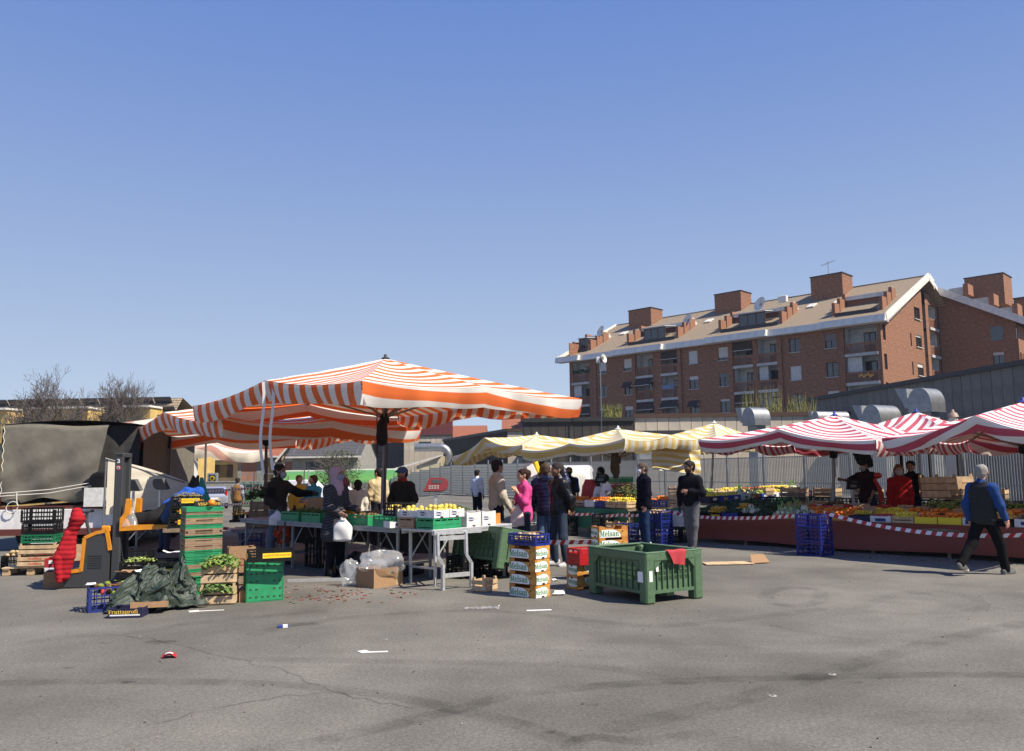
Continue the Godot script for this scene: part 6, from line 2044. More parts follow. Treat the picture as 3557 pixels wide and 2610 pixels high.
func make_front_boxes() -> void:
	var C := V(1.72, 0, -11.29)
	var b := bin("large green plastic pallet bin in front with a red cloth over its edge", C, 31)
	b.scale = Vector3.ONE
	pbox(b, "label", V(-0.4765, 0.33, 0.50), V(0.003, 0.13, 0.10), "print_white")
	pbox(b, "label", V(-0.40, 0.34, 0.6115), V(0.05, 0.13, 0.003), "print_white")
	pbox(b, "label", V(-0.28, 0.42, 0.595), V(0.04, 0.06, 0.003), "print_white")
	var rc := MB.new()
	rc.surf(10, 12, func(u, v):
		var x := lerpf(-0.14, 0.16, u)
		if v < 0.3: return V(x + 0.02 * v, 0.645 + 0.004 * sin(u * 9), 0.57 + v * 0.16)
		var q: float = (v - 0.3) / 0.7
		return V(x + 0.10 * q * (1.0 - u) , 0.645 - q * (0.17 + 0.03 * u), 0.632 + 0.014 * sin(u * 8.0 + q * 3.0)))
	var rct := solo("red_cloth", "red rag hanging over the rim of the green pallet bin", "cloth", rc, mat("rag_red", C3(0.40, 0.035, 0.045), 0.9), C, 31)
	# stack of printed cartons with a blue crate on top
	var S := V(0.20, 0, -11.42)
	var G := "printed orange cartons stacked in front"
	var ml := ["bottom carton of the four-high printed stack", "second carton from the bottom of the four-high printed stack", "third carton from the bottom of the four-high printed stack", "top carton of the four-high printed stack, under the blue crate"]
	for i in 4: melon_box(ml[i], S + V(0.006 * (i % 2), 0.168 * i, 0.004 * i), 46 + [0, 1, -1, 0.5][i], G)
	crate("blupot", V(0.29, 0.15, 0.50), "blue_crate", "grid", "blue crate of potatoes on top of the printed cartons", S + V(0, 0.675, 0), 46)
	heap("potato", S + V(0, 0.72, 0), 46, 0.25, 0.44, 0.02, "potato in the blue crate on the printed cartons", "potatoes in the blue crate")
	var stk := MB.new(); stk.bar(V(0.12, 0.84, -11.42), V(0.38, 0.85, -11.30), 0.012, 0.012)
	solo("wooden_stick", "thin wooden stick across the blue potato crate", "stick", stk, "wood")
	# second stack behind the bin
	var S2 := V(1.46, 0, -12.95)
	var m2 := ["lowest carton of the stack behind the pallet bin", "second carton of the stack behind the pallet bin", "third carton of the stack behind the pallet bin", "second from the top of the stack behind the pallet bin", "top carton of the stack behind the pallet bin"]
	for i in 5: melon_box(m2[i], S2 + V(0, 0.16 * i, 0), 110, "printed cartons stacked behind the pallet bin")
	# upside-down cartons and red crate left of the bin
	for i in 2: melon_box(["lower upside-down carton left of the pallet bin", "upper upside-down carton left of the pallet bin, under the red crate"][i], V(1.02, 0.168 * (i + 1), -12.10), 118, "upside-down cartons beside the pallet bin", true)
	crate("redc", V(0.52, 0.22, 0.34), "red_crate", "solid", "red plastic crate beside the pallet bin", V(1.06, 0.345, -12.08), 28)
	# leaning strip of card and crushed card
	var cd := thing("flat_cardboard", "flattened pale cardboard with brown flap lying on the asphalt", "cardboard", V(3.72, 0.012, -14.8), 8)
	var c1 := MB.new()
	c1.prism(PackedVector2Array([V2(-0.45, -0.15), V2(0.40, -0.20), V2(0.46, 0.18), V2(-0.40, 0.2)]), 0.012, Transform3D(Basis(Vector3.RIGHT, -PI / 2), Vector3.ZERO))
	part(cd, "sheet", c1, "wood")
	var c2 := MB.new()
	c2.prism(PackedVector2Array([V2(-0.16, -0.12), V2(0.18, -0.10), V2(0.15, 0.12), V2(-0.10, 0.12)]), 0.01, Transform3D(Basis(Vector3.RIGHT, -1.0), V(0.55, 0.06, 0)))
	part(cd, "flap", c2, "card")

func make_left_cluster() -> void:
	# ---- electric stacker
	var s := thing("pallet_stacker", "yellow and grey electric pallet stacker with a jacket hung on it", "stacker", V(-6.5, 0, -13.0), 6)
	var bp := PackedVector2Array([V2(-0.24, 0.02), V2(0.38, 0.0), V2(0.38, 0.62), V2(0.33, 0.74), V2(0.20, 0.79), V2(0.05, 0.74), V2(0.02, 0.26), V2(-0.24, 0.22)])
	var bb := MB.new(); bb.prism(bp, 0.62, Transform3D(Basis.IDENTITY, V(0, 0, -0.31)))
	part(s, "body", bb, "stacker_grey")
	var vt := MB.new()
	for k in 6: vt.box(V(0.19, 0.30 + k * 0.035, 0.312), V(0.20, 0.012, 0.008))
	part(s, "vent_slots", vt, "dark_plastic")
	var yf := MB.new()
	for z in [-0.318, 0.288]:
		for q in [[V2(-0.24, 0.235), V2(0.0, 0.265)], [V2(0.0, 0.25), V2(0.03, 0.74)], [V2(0.03, 0.74), V2(0.20, 0.815)], [V2(0.20, 0.815), V2(0.34, 0.84)], [V2(0.34, 0.86), V2(0.40, 0.55)]]:
			yf.bar(V(q[0].x, q[0].y, z + 0.015), V(q[1].x, q[1].y, z + 0.015), 0.035, 0.05)
	yf.box(V(-0.12, 0.245, 0), V(0.24, 0.03, 0.60))
	yf.cbox(V(0.30, 0.86, 0), V(0.14, 0.10, 0.5), 0.02)
	part(s, "yellow_frame", yf, "stacker_yellow")
	for z in [-0.10, 0.22]:
		var mm := MB.new(); mm.cbox(V(0.46, 1.0, z), V(0.12, 2.0, 0.07), 0.01)
		part(s, "mast", mm, "stacker_grey")
	var mc := MB.new(); mc.cbox(V(0.46, 1.97, 0.06), V(0.13, 0.07, 0.39), 0.01); mc.cbox(V(0.45, 0.98, 0.06), V(0.03, 1.9, 0.24), 0.005)
	part(s, "mast_bridge", mc, "stacker_grey")
	var wr := MB.new(); wr.lathe([V2(0, 0.003), V2(0.035, 0.003), V2(0.036, 0)], 16, V(0.455, 1.78, 0.256), Basis(Vector3.RIGHT, PI / 2))
	var wl := part(s, "warning_sign", wr, "print_red")
	var wi := MB.new(); wi.lathe([V2(0, 0.004), V2(0.025, 0.004), V2(0.025, 0)], 14, V(0.455, 1.78, 0.257), Basis(Vector3.RIGHT, PI / 2))
	part(wl, "sign_face", wi, "print_white")
	text(s, "3", 0.06, V(0.455, 1.88, 0.258), Vector3.ZERO, "print_white")
	for z in [-0.26, 0.20]:
		var fk := MB.new()
		fk.prism(PackedVector2Array([V2(0.52, 0.83), V2(1.42, 0.86), V2(1.42, 0.91), V2(0.64, 0.915), V2(0.60, 1.02), V2(0.66, 1.08), V2(0.66, 1.30), V2(0.60, 1.31), V2(0.58, 1.10), V2(0.52, 1.02)]), 0.10, Transform3D(Basis.IDENTITY, V(0, 0, z)))
		part(s, "fork", fk, "stacker_yellow")
	for x in [-0.12, 0.3]: wheel(s, V(x, 0.09, 0.24), 0.09, 0.06, Vector3.BACK)
	for z in [-0.3, 0.25]:
		var lg := MB.new(); lg.cbox(V(0.95, 0.07, z), V(1.0, 0.09, 0.08), 0.01)
		part(s, "support_leg", lg, "stacker_grey")
	var th := MB.new(); th.tube([V(0.02, 0.7, 0.05), V(-0.06, 1.0, 0.05), V(-0.04, 1.14, 0.05)], 0.025, 8)
	th.tube([V(-0.04, 1.12, -0.15), V(-0.04, 1.12, 0.25)], 0.02, 8)
	part(s, "tiller", th, "stacker_grey")
	# red quilted jacket on the tiller
	var jk := thing("red_jacket", "red quilted jacket with hood hung on the stacker handle", "jacket", V(-6.66, 0, -12.62), 6)
	var jb := [[V(0.12, 1.12, 0), V(0.14, 1.04, 0.02), 0.075, 0.10, 1.0], [V(0.14, 1.02, 0.02), V(0.06, 0.84, 0.0), 0.10, 0.075, 1.0], [V(0.06, 0.84, 0), V(0.0, 0.50, 0.0), 0.075, 0.125, 1.2], [V(0.0, 0.50, 0), V(-0.03, 0.20, 0.0), 0.125, 0.085, 1.2], [V(0.03, 0.82, 0.07), V(-0.09, 0.46, 0.11), 0.045, 0.052, 1.0], [V(-0.09, 0.46, 0.11), V(-0.05, 0.14, 0.09), 0.05, 0.036, 1.0]]
	part(jk, "quilted_body", sdf_mesh(jb, 0.014, 0.03, C3(0.34, 0.016, 0.026), "puff"), "vcol")
	# ---- pallet, crates and boxes at far left
	var pl := thing("wooden_pallet", "low wooden pallet beside the lorry", "pallet", V(-8.25, 0, -14.75), 10)
	for i in 5: pbox(pl, "plank", V(0, 0.13, -0.32 + i * 0.16), V(0.9, 0.02, 0.13), "wood")
	for x in [-0.38, 0.0, 0.38]:
		pbox(pl, "runner", V(x, 0.108, 0), V(0.1, 0.02, 0.78), "wood_grey")
		for z in [-0.32, 0.0, 0.32]: pbox(pl, "block", V(x, 0.055, z), V(0.12, 0.08, 0.1), "wood2")
		pbox(pl, "bottom_board", V(x, 0.008, 0.001), V(0.1, 0.014, 0.78), "wood_grey")
	var lp := V(-8.12, 0, -14.55)
	var w1 := wood_crate(V(0.60, 0.18, 0.40), 2, "lower wooden crate with red print on the pallet", lp + V(0, 0.145, 0), 12)
	var w2 := wood_crate(V(0.58, 0.17, 0.38), 2, "upper wooden crate on the pallet under the green crate", lp + V(0.01, 0.345, 0), 9)
	for k in 2: text(w1, "Stefano", 0.04, V(-0.02, 0.055 + 0.083 * k, 0.2015), Vector3.ZERO, "print_red", true)
	crate("grl", V(0.54, 0.14, 0.36), "green_crate", "lattice", "green lattice crate in the tall stack beside the lorry", lp + V(0.01, 0.54, 0), 8)
	crate("bll", V(0.54, 0.19, 0.36), "black_plastic", "lattice", "lower black lattice crate in the tall stack beside the lorry", lp + V(0.01, 0.69, 0), 8)
	crate("bll2", V(0.56, 0.24, 0.36), "black_plastic", "grid", "upper black lattice crate in the tall stack beside the lorry", lp + V(0.0, 0.885, 0), 6)
	crate("bll3", V(0.45, 0.26, 0.34), "black_plastic", "lattice", "black crate of brown fruit at the left edge", V(-8.95, 0, -15.3), 15)
	heap("potato", V(-8.95, 0.22, -15.3), 15, 0.38, 0.28, 0.03, "brown potato in the black crate at the left edge", "potatoes at the left edge")
	sticker(carton(V(0.34, 0.26, 0.3), "card_red", "dark red carton under the white one beside the lorry", V(-8.75, 0.0, -15.75), 10), V(0, 0.2, 0.152), 0.3, 0.06, "print_white")
	carton(V(0.36, 0.24, 0.3), "card_white", "white carton on the dark red one beside the lorry", V(-8.75, 0.27, -15.75), 8)
	carton(V(0.36, 0.22, 0.3), "card", "brown carton supporting the red cartons by the lorry", V(-8.45, 0, -15.9), 8)
	wood_crate(V(0.45, 0.3, 0.3), 2, "pale wooden crate behind the red jacket", V(-7.55, 0.2, -14.7), 8)
	carton(V(0.5, 0.2, 0.35), "card_navy", "navy carton under the pale crate behind the jacket", V(-7.5, 0, -14.7), 8)
	var nm := ["lowest navy carton beside the stacker", "middle white and navy carton beside the stacker", "top pink-lidded carton beside the stacker"]
	for i in 3:
		var c := carton(V(0.34, 0.13, 0.3), ["card_blue", "card_white", "card_red"][i], nm[i], V(-7.1, 0.135 * i, -13.25), 14)
		sticker(c, V(0.0, 0.08, 0.152), 0.22, 0.05, ["print_white", "print_navy", "print_white"][i])
	carton(V(0.3, 0.24, 0.26), "card", "worn brown carton in front of the navy cartons", V(-6.92, 0, -12.85), 20)
	# white cartons on the lorry bed
	carton(V(0.55, 0.42, 0.4), "card_white", "tall white carton on the lorry bed", V(-9.35, 0.97, -19.05), 4)
	carton(V(0.6, 0.26, 0.4), "card_white", "low white carton at the end of the lorry bed", V(-8.75, 0.97, -19.0), 4)
	# ---- table with dark scales
	fold_table("dark folding table carrying the two grey scales", V(-6.75, 0, -16.6), 6, 1.7, 0.8, 0.80, "", "galv_dull")
	scale_head("grey scale beside the stacker mast, seen from behind", V(-7.30, 0.80, -16.4), 150, 0.46, "grey_plastic", "grey scales seen from behind")
	scale_head("grey scale nearer to the umbrella pole, seen from behind", V(-6.78, 0.80, -16.4), 150, 0.48, "grey_plastic", "grey scales seen from behind")
	for i in 4: crate("blk6", V(0.5, 0.165, 0.36), "black_plastic", "grid", ["black crate on the scale table at left", "black crate on the scale table in the middle", "black crate on the scale table at right", "black crate on the scale table behind the coat pile"][i], V(-7.35 + i * 0.42, 0.80, -16.75 + 0.1 * (i % 2)), 10 * i)
	# pile of dark coats and jeans over the fork
	var cp := []
	cp.append([V(-5.95, 0.98, -13.0), V(-5.5, 1.0, -13.0), 0.10, 0.11, 1.0])
	cp.append([V(-5.5, 1.0, -13.05), V(-5.35, 1.15, -13.1), 0.12, 0.10, 1.0])
	cp.append([V(-5.35, 0.98, -13.0), V(-5.2, 1.0, -13.0), 0.1, 0.08, 1.0])
	solo("coat_pile", "pile of dark coats lying on the yellow forks", "clothes", sdf_mesh(cp, 0.025, 0.06, C3(0.022, 0.02, 0.022), "fold"), "vcol")
	var jn := [[V(-5.32, 1.0, -12.95), V(-5.2, 1.30, -13.0), 0.09, 0.07, 1.0], [V(-5.15, 0.96, -12.95), V(-5.15, 1.25, -13.0), 0.07, 0.06, 1.0]]
	solo("blue_jeans", "blue jeans draped over the coat pile", "clothes", sdf_mesh(jn, 0.022, 0.05, C3(0.05, 0.085, 0.16), "fold"), "vcol")
	var bj := [[V(-5.5, 1.20, -13.3), V(-5.2, 1.36, -13.4), 0.05, 0.08, 1.0], [V(-5.2, 1.36, -13.4), V(-5.0, 1.38, -13.4), 0.09, 0.08, 1.0], [V(-5.3, 1.1, -13.2), V(-5.15, 1.3, -13.3), 0.05, 0.07, 1.0]]
	solo("blue_jacket", "bright blue jacket thrown over crates", "jacket", sdf_mesh(bj, 0.025, 0.06, C3(0.03, 0.10, 0.42), "fold"), "vcol")
	var fl := MB.new()
	fl.surf(14, 8, func(u, v):
		var a: float = u * TAU
		return V(-5.86, 0.90, -12.85) + V(cos(a) * (0.14 - 0.11 * v), v * 0.30, sin(a) * (0.10 - 0.07 * v)) * (1.0 + 0.15 * sin(a * 4.0 + v * 5.0)))
	solo("plastic_film", "small clear plastic bag on the yellow fork", "plastic film", fl, "film")
	# dark green tent-like tarpaulin behind
	var tt := thing("folded_tarpaulin", "peaked dark tarpaulin with a turquoise side behind the crates", "tarpaulin", V(-6.35, 0, -16.9), 0)
	var ta := MB.new()
	ta.surf(8, 8, func(u, v): return V(lerpf(-0.35, 0.16, u) * (0.25 + 0.75 * v), 1.62 - v * 0.80 + 0.03 * sin(u * 9.0), 0.05 + 0.25 * v + 0.03 * sin(u * 11.0 + v * 3.0)))
	part(tt, "dark_side", ta, "tarp_dark")
	var tc := MB.new()
	tc.surf(6, 8, func(u, v): return V(lerpf(0.04, 0.34, u) * (0.2 + 0.8 * v) + 0.04, 1.60 - v * 0.72, 0.28 * v - 0.25 * u * v))
	part(tt, "turquoise_side", tc, mat("turq", C3(0.02, 0.26, 0.19), 0.7))
	var tp := MB.new()
	for q in [-0.2, 0.2]: tp.tube([V(q, 0, -0.05), V(0, 1.62, 0)], 0.015, 6)
	part(tt, "support", tp, "pole_grey")
	# ---- black crates with yellow labels
	var fk := ["lowest black crate with yellow label on the fork ends", "middle black crate with yellow label on the fork ends", "top black crate of vegetables on the fork ends"]
	for i in 3: black_label_crate(fk[i], V(-4.98, 0.88 + 0.155 * i, -12.75 - 0.05 * i), 18, V(0.42, 0.15, 0.34))
	greens("artichokes", "pale green and purple vegetables in the top black crate", V(-4.98, 1.27, -12.85), 18, 0.38, 0.3, 0.12, C3(0.20, 0.20, 0.06), C3(0.30, 0.20, 0.10), 160, 0, 0.05)
	pbox(thing("wooden_pallet", "wooden pallet under the black labelled crates", "pallet", V(-4.95, 0.80, -12.8), 12), "deck", V(0, 0.045, 0), V(0.6, 0.06, 0.45), "wood_grey")
	var gl := ["black lattice crate of green leaves under the forks", "black crate with yellow label right of the lattice crate", "black crate with long yellow label beside the green stack"]
	crate("bll4", V(0.50, 0.2, 0.36), "black_plastic", "grid", "dark crate under the lattice crate below the forks", V(-5.55, 0, -12.6), 12)
	crate("bll4", V(0.50, 0.2, 0.36), "black_plastic", "grid", gl[0], V(-5.55, 0.205, -12.6), 12)
	greens("cut_leaves", "light green leaves in the lattice crate under the forks", V(-5.55, 0.34, -12.6), 12, 0.44, 0.3, 0.13, C3(0.22, 0.30, 0.06), C3(0.35, 0.42, 0.15), 150, 0, 0.05)
	crate("bll4", V(0.50, 0.2, 0.36), "black_plastic", "grid", "dark crate under the yellow-labelled crates", V(-4.95, 0, -12.2), 16)
	black_label_crate(gl[1], V(-5.02, 0.205, -12.25), 16, V(0.56, 0.17, 0.40))
	greens("artichokes", "brownish artichokes in the black crate beside the green stack", V(-5.02, 0.32, -12.25), 16, 0.5, 0.34, 0.10, C3(0.20, 0.13, 0.06), C3(0.20, 0.22, 0.08), 170, 0, 0.05)
	var cx := ["black carton with pink script seen under the forks", "lower black crate seen under the forks", "white carton seen under the forks"]
	var cb := carton(V(0.5, 0.14, 0.35), "card_black", cx[0], V(-5.75, 0.48, -15.5), 6)
	text(cb, "Carmen Amy", 0.055, V(0.0, 0.07, 0.178), Vector3.ZERO, "bag_pink", true)
	crate("bll4", V(0.50, 0.2, 0.36), "black_plastic", "lattice", cx[1], V(-5.75, 0.0, -15.5), 6)
	crate("bll5", V(0.50, 0.26, 0.36), "black_plastic", "lattice", "black crate stacked in the middle under the pink script carton", V(-5.75, 0.21, -15.5), 6)
	carton(V(0.45, 0.1, 0.3), "card_white", cx[2], V(-5.78, 0.63, -15.5), 4)
	for i in 3: crate("blk6", V(0.5, 0.165, 0.36), "black_plastic", "grid", ["dark crate on the ground behind the stacker mast", "dark crate behind the stacker, upper one", "dark crate behind the stacker at right"][i], V(-6.75 + 0.45 * (i / 2), 0.17 * (i % 2), -15.2), 8)
	# ---- tall stack of green and tan crates
	var st := V(-4.48, 0, -12.12)
	var seq := [["g", 0.09], ["g", 0.085], ["g", 0.085], ["t", 0.05], ["g", 0.05], ["t", 0.055], ["g", 0.066], ["g", 0.066], ["g", 0.066], ["t", 0.08], ["t", 0.08], ["g", 0.045], ["t", 0.088], ["g", 0.065], ["t", 0.088], ["g", 0.045], ["t", 0.04], ["g", 0.065]]
	var words := ["first", "second", "third", "fourth", "fifth", "sixth", "seventh", "eighth", "ninth", "tenth", "eleventh", "twelfth", "thirteenth", "fourteenth", "fifteenth", "sixteenth", "seventeenth", "topmost"]
	var y := 0.0
	for i in seq.size():
		var h: float = seq[i][1]
		var gcol: bool = seq[i][0] == "g"
		crate("st%s%.3f" % [seq[i][0], h], V(0.50, h - 0.003, 0.46), "green_crate2" if gcol else "tan_crate", "slots", "%s crate from the bottom of the tall green and tan stack, %s" % [words[i], "green" if gcol else "tan"], st + V(rf(-0.004, 0.004), y, rf(-0.004, 0.004)), 30 + rf(-0.8, 0.8), "crates of the tall green and tan stack")
		y += h
	var vb := carton(V(0.34, 0.07, 0.24), "card_black", "shallow black and gold box on top of the tall crate stack", st + V(0.08, y + 0.003, 0.02), 24)
	text(vb, "VIGAFRAFR", 0.04, V(0.02, 0.034, 0.1225), Vector3.ZERO, "print_gold")
	for x in [-0.15, 0.15]: pbox(vb, "corner_tab", V(x, 0.055, 0.1), V(0.03, 0.11, 0.03), "wood")
	var og := MB.new(); og.col = C3(0.80, 0.24, 0.012); og.ball(Vector3.ZERO, V(0.052, 0.05, 0.052), 16, 10)
	solo("orange", "single orange on top of the tall crate stack", "orange", og, "fruit", st + V(0.20, y + 0.055, 0.17))
	# ---- wooden crates of flowering greens
	var wc := V(-3.84, 0, -11.10)
	wood_crate(V(0.44, 0.25, 0.34), 2, "lower pale wooden crate of flowering greens", wc, 12)
	wood_crate(V(0.44, 0.25, 0.34), 2, "upper pale wooden crate of flowering greens", wc + V(0.0, 0.265, -0.005), 14)
	greens("flowering_greens", "leafy greens with yellow flowers spilling from the upper wooden crate", wc + V(0.02, 0.44, 0.05), 12, 0.44, 0.36, 0.17, C3(0.10, 0.20, 0.04), C3(0.22, 0.30, 0.08), 420, 0.12, 0.07)
	greens("flowering_greens", "leafy greens poking through the slats of the lower wooden crate", wc + V(0.0, 0.12, 0.10), 12, 0.38, 0.22, 0.16, C3(0.09, 0.19, 0.05), C3(0.20, 0.28, 0.10), 300, 0.03, 0.07)
	# ---- green crate standing on end with a black crate on top
	var gc := crate("gend", V(0.48, 0.24, 0.52), "green_crate2", "solid", "bright green plastic crate standing on its end", V(-3.23, 0.262, -11.02), 0)
	gc.basis = Basis(Vector3.UP, deg_to_rad(26)) * Basis(Vector3.RIGHT, -PI / 2)
	gc.position = V(-3.28, 0.262, -11.20) + gc.basis.y * 0.0
	gc.basis = Basis(Vector3.UP, deg_to_rad(26)) * Basis(Vector3.RIGHT, -PI / 2)
	var sl := MB.new()
	for i in 6:
		for j in 5:
			if (i in [2, 3]) and (j in [1, 2]) : continue
			sl.box(V(-0.19 + i * 0.076, -0.0015, -0.20 + j * 0.10), V(0.014, 0.004, 0.022))
			sl.box(V(-0.172 + i * 0.076, -0.0015, -0.20 + j * 0.10), V(0.008, 0.004, 0.022))
	part(gc, "base_slots", sl, "dark_edge")
	black_label_crate("black crate with yellow label lying on the bright green crate", V(-3.22, 0.53, -11.22), 22, V(0.58, 0.14, 0.40), "", true)
	# boxes between
	var bx := carton(V(0.36, 0.34, 0.3), "card", "brown carton with red ring print behind the bright green crate", V(-3.86, 0.30, -12.0), 24)
	var rg := MB.new()
	for k in 16: rg.bar(V(0.045 * cos(k * TAU / 16), 0.15 + 0.045 * sin(k * TAU / 16), 0.152), V(0.045 * cos((k + 1) * TAU / 16), 0.15 + 0.045 * sin((k + 1) * TAU / 16), 0.152), 0.012, 0.003)
	part(bx, "ring_print", rg, "print_red")
	wood_crate(V(0.44, 0.28, 0.34), 2, "grey wooden crate under the brown carton", V(-3.80, 0, -11.98), 24, "", "wood_grey", "wood_grey")
	crate("blu5", V(0.3, 0.16, 0.24), "blue_crate", "grid", "small blue crate of orange scraps on the ground", V(-3.52, 0, -11.42), 10)
	carton(V(0.15, 0.15, 0.16), "card", "small open carton beside the bright green crate", V(-3.56, 0, -11.24), 24)
	heap("orange", V(-3.52, 0.10, -11.42), 10, 0.2, 0.16, 0.02, "orange in the small blue crate on the ground", "oranges in the small blue crate")
	# ---- blue crate with rubbish, printed box, green tarpaulin
	crate("blubig", V(0.44, 0.30, 0.42), "blue_crate2", "grid", "dark blue crate of rubbish in the left foreground", V(-5.12, 0, -10.72), 30)
	var rub := MB.new()
	for i in 60:
		rub.col = [C3(0.45, 0.05, 0.04), C3(0.5, 0.28, 0.08), C3(0.18, 0.08, 0.03), C3(0.2, 0.25, 0.05), C3(0.12, 0.08, 0.05)][rng.randi_range(0, 4)]
		rub.ball(V(-5.12 + rf(-0.17, 0.17), 0.25 + rf(-0.05, 0.06), -10.72 + rf(-0.17, 0.17)), V(rf(0.02, 0.045), rf(0.015, 0.03), rf(0.02, 0.04)), 7, 4)
	solo("vegetable_scraps", "red and brown vegetable scraps in the dark blue crate", "scraps", rub, "vcol").set_meta("kind", "stuff")
	crumple("white paper in the dark blue crate", V(-5.25, 0.31, -10.55), 0.10, "paper", 3)
	crumple("white paper leaning on the green tarpaulin at left", V(-4.78, 0.42, -10.95), 0.12, "paper", 4)
	crumple("white paper tucked on top of the green tarpaulin", V(-4.42, 0.66, -10.95), 0.12, "paper", 5)
	crumple("light green paper on the dark blue crate", V(-4.92, 0.33, -10.70), 0.10, mat("paper_green", C3(0.30, 0.52, 0.08), 0.8), 6)
	crumple("torn brown card on the dark blue crate", V(-5.0, 0.42, -10.9), 0.12, "card", 7)
	var fb := carton(V(0.38, 0.11, 0.30), "card_navy", "shallow navy fruit box with gold script in the left foreground", V(-4.60, 0, -10.20), 6)
	text(fb, "Fruttaprofi", 0.042, V(-0.02, 0.072, 0.1525), Vector3.ZERO, "print_gold", true)
	sticker(fb, V(0, 0.035, 0.152), 0.34, 0.016, "print_white")
	var f2 := carton(V(0.40, 0.07, 0.28), "card", "flattened white-lined box behind the navy fruit box", V(-4.45, 0.06, -10.42), 14)
	f2.rotation_degrees = V(-8, 14, 0)
	crate("grn9", V(0.5, 0.22, 0.36), "black_plastic", "grid", "dark crate half hidden under the green tarpaulin", V(-4.42, 0.0, -10.80), 10)
	var gt := MB.new()
	var fn := FastNoiseLite.new(); fn.seed = 8; fn.frequency = 2.6; fn.fractal_octaves = 3; fn.fractal_type = FastNoiseLite.FRACTAL_RIDGED
	
	gt.surf(110, 60, func(u, v):
		var a: float = u * TAU
		var rr: float = 1.0 - v
		var R: float = 1.0 + 0.20 * sin(a * 3.0 + 0.7) + 0.10 * sin(a * 5.0 + 2.0) + 0.07 * sin(a * 11.0)
		var p := V(cos(a) * R * rr * 0.50, 0, sin(a) * R * rr * 0.34)
		var ht: float = 0.0
		for q in [[-0.32, 0.02, 0.22, 0.30], [-0.10, -0.04, 0.20, 0.46], [0.06, 0.06, 0.16, 0.40], [0.30, -0.08, 0.17, 0.56], [0.16, 0.16, 0.20, 0.24], [-0.30, 0.16, 0.16, 0.18]]:
			ht = maxf(ht, q[3] * exp(-pow(V2(p.x - q[0], (p.z - q[1]) * 1.2).length() / q[2], 2.0)))
		ht *= smoothstep(1.0, 0.75, rr)
		var n1 := fn.get_noise_3d(p.x * 1.1, ht * 0.9, p.z * 1.1 + 3.0)
		var n2 := fn.get_noise_3d(p.x * 2.6 + 7.0, ht * 2.0, p.z * 2.6)
		return p + V(n1 * 0.10 + n2 * 0.02, maxf(0.008, ht + 0.05 + (n1 * 0.10 + n2 * 0.022) * (1.0 if rr < 0.92 else 0.3) - 0.03 * smoothstep(0.8, 1.0, rr)), n2 * 0.03 - n1 * 0.10))
	solo("green_tarpaulin", "crumpled dark green tarpaulin heaped in the left foreground", "tarpaulin", gt, "tarp_green", V(-4.56, 0.0, -10.72), 8)
	# ---- behind: wooden crates with dark greens, blue crates with tape
	var bw := V(-5.1, 0, -17.4)
	fold_table("old table under the wooden crates of dark greens", V(-5.2, 0, -17.6), 14, 1.2, 0.8, 0.55, "", "galv_dull")
	for i in 3: wood_crate(V(0.62, 0.17, 0.4), 2, ["lowest wooden crate under the dark greens", "middle wooden crate under the dark greens", "top wooden crate with dark greens"][i], V(-5.15 + 0.02 * i, 0.56 + 0.18 * i, -17.4), 14, "", "wood_grey", "wood_grey")
	greens("dark_greens", "heap of dark greens in the top wooden crate by the hooded man", V(-5.1, 1.08, -17.4), 14, 0.8, 0.5, 0.30, C3(0.025, 0.06, 0.018), C3(0.05, 0.09, 0.03), 380, 0, 0.10)
	for i in 2: crate("blu6", V(0.5, 0.2, 0.36), "blue_crate", "grid", ["lower blue crate wrapped with tape behind the tall stack", "upper blue crate wrapped with tape behind the tall stack"][i], V(-5.75, 0.21 * i, -18.6), 6)
	greens("loose_leaves", "loose green leaves on the asphalt by the blue crates", V(-5.6, 0.0, -18.2), 0, 0.7, 0.3, 0.10, C3(0.12, 0.2, 0.05), C3(0.25, 0.3, 0.1), 70, 0, 0.08)
	pbox(thing("side_table", "small dark table with flower pots behind the tall stack", "table", V(-6.0, 0, -18.9), 6), "top", V(0, 0.62, 0), V(0.6, 0.05, 0.5), "drape_dark")
	for i in 4:
		var b := MB.new()
		for k in 14:
			b.col = [C3(0.75, 0.5, 0.03), C3(0.7, 0.25, 0.02), C3(0.06, 0.14, 0.03)][k % 3]
			b.ball(V(rf(-0.07, 0.07), 0.10 + rf(0, 0.12), rf(-0.05, 0.05)), V(0.025, 0.02, 0.025), 5, 3)
		var ft := thing("flower_pot", ["flower pot at left on the small dark table", "second flower pot on the small dark table", "third flower pot on the small dark table", "flower pot at right on the small dark table"][i], "flowers", V(-6.2 + i * 0.14, 0.645, -18.85), 0, "flower pots behind the tall stack")
		part(ft, "blossoms", b, "vcol")
		var pt := MB.new(); pt.lathe([V2(0, 0), V2(0.045, 0), V2(0.06, 0.11)], 9)
		part(ft, "pot", pt, "dark_plastic")

func crumple(label: String, at: Vector3, r: float, m, sd: int) -> void:
	# a loosely folded sheet
	var b := MB.new()
	var k := 0.6 + 0.1 * (sd % 4)
	b.surf(6, 4, func(u, v):
		var fold: float = absf(u - 0.42) * k + 0.12 * absf(v - 0.5)
		return V((u - 0.5) * 1.7 * r + 0.15 * r * v, 0.006 + r * (0.5 * fold + 0.06 * sin(u * 9.0 + sd)), (v - 0.5) * 1.3 * r * (1.0 - 0.25 * u)))
	solo("scrap_paper", label, "paper", b, m, at, sd * 37.0)

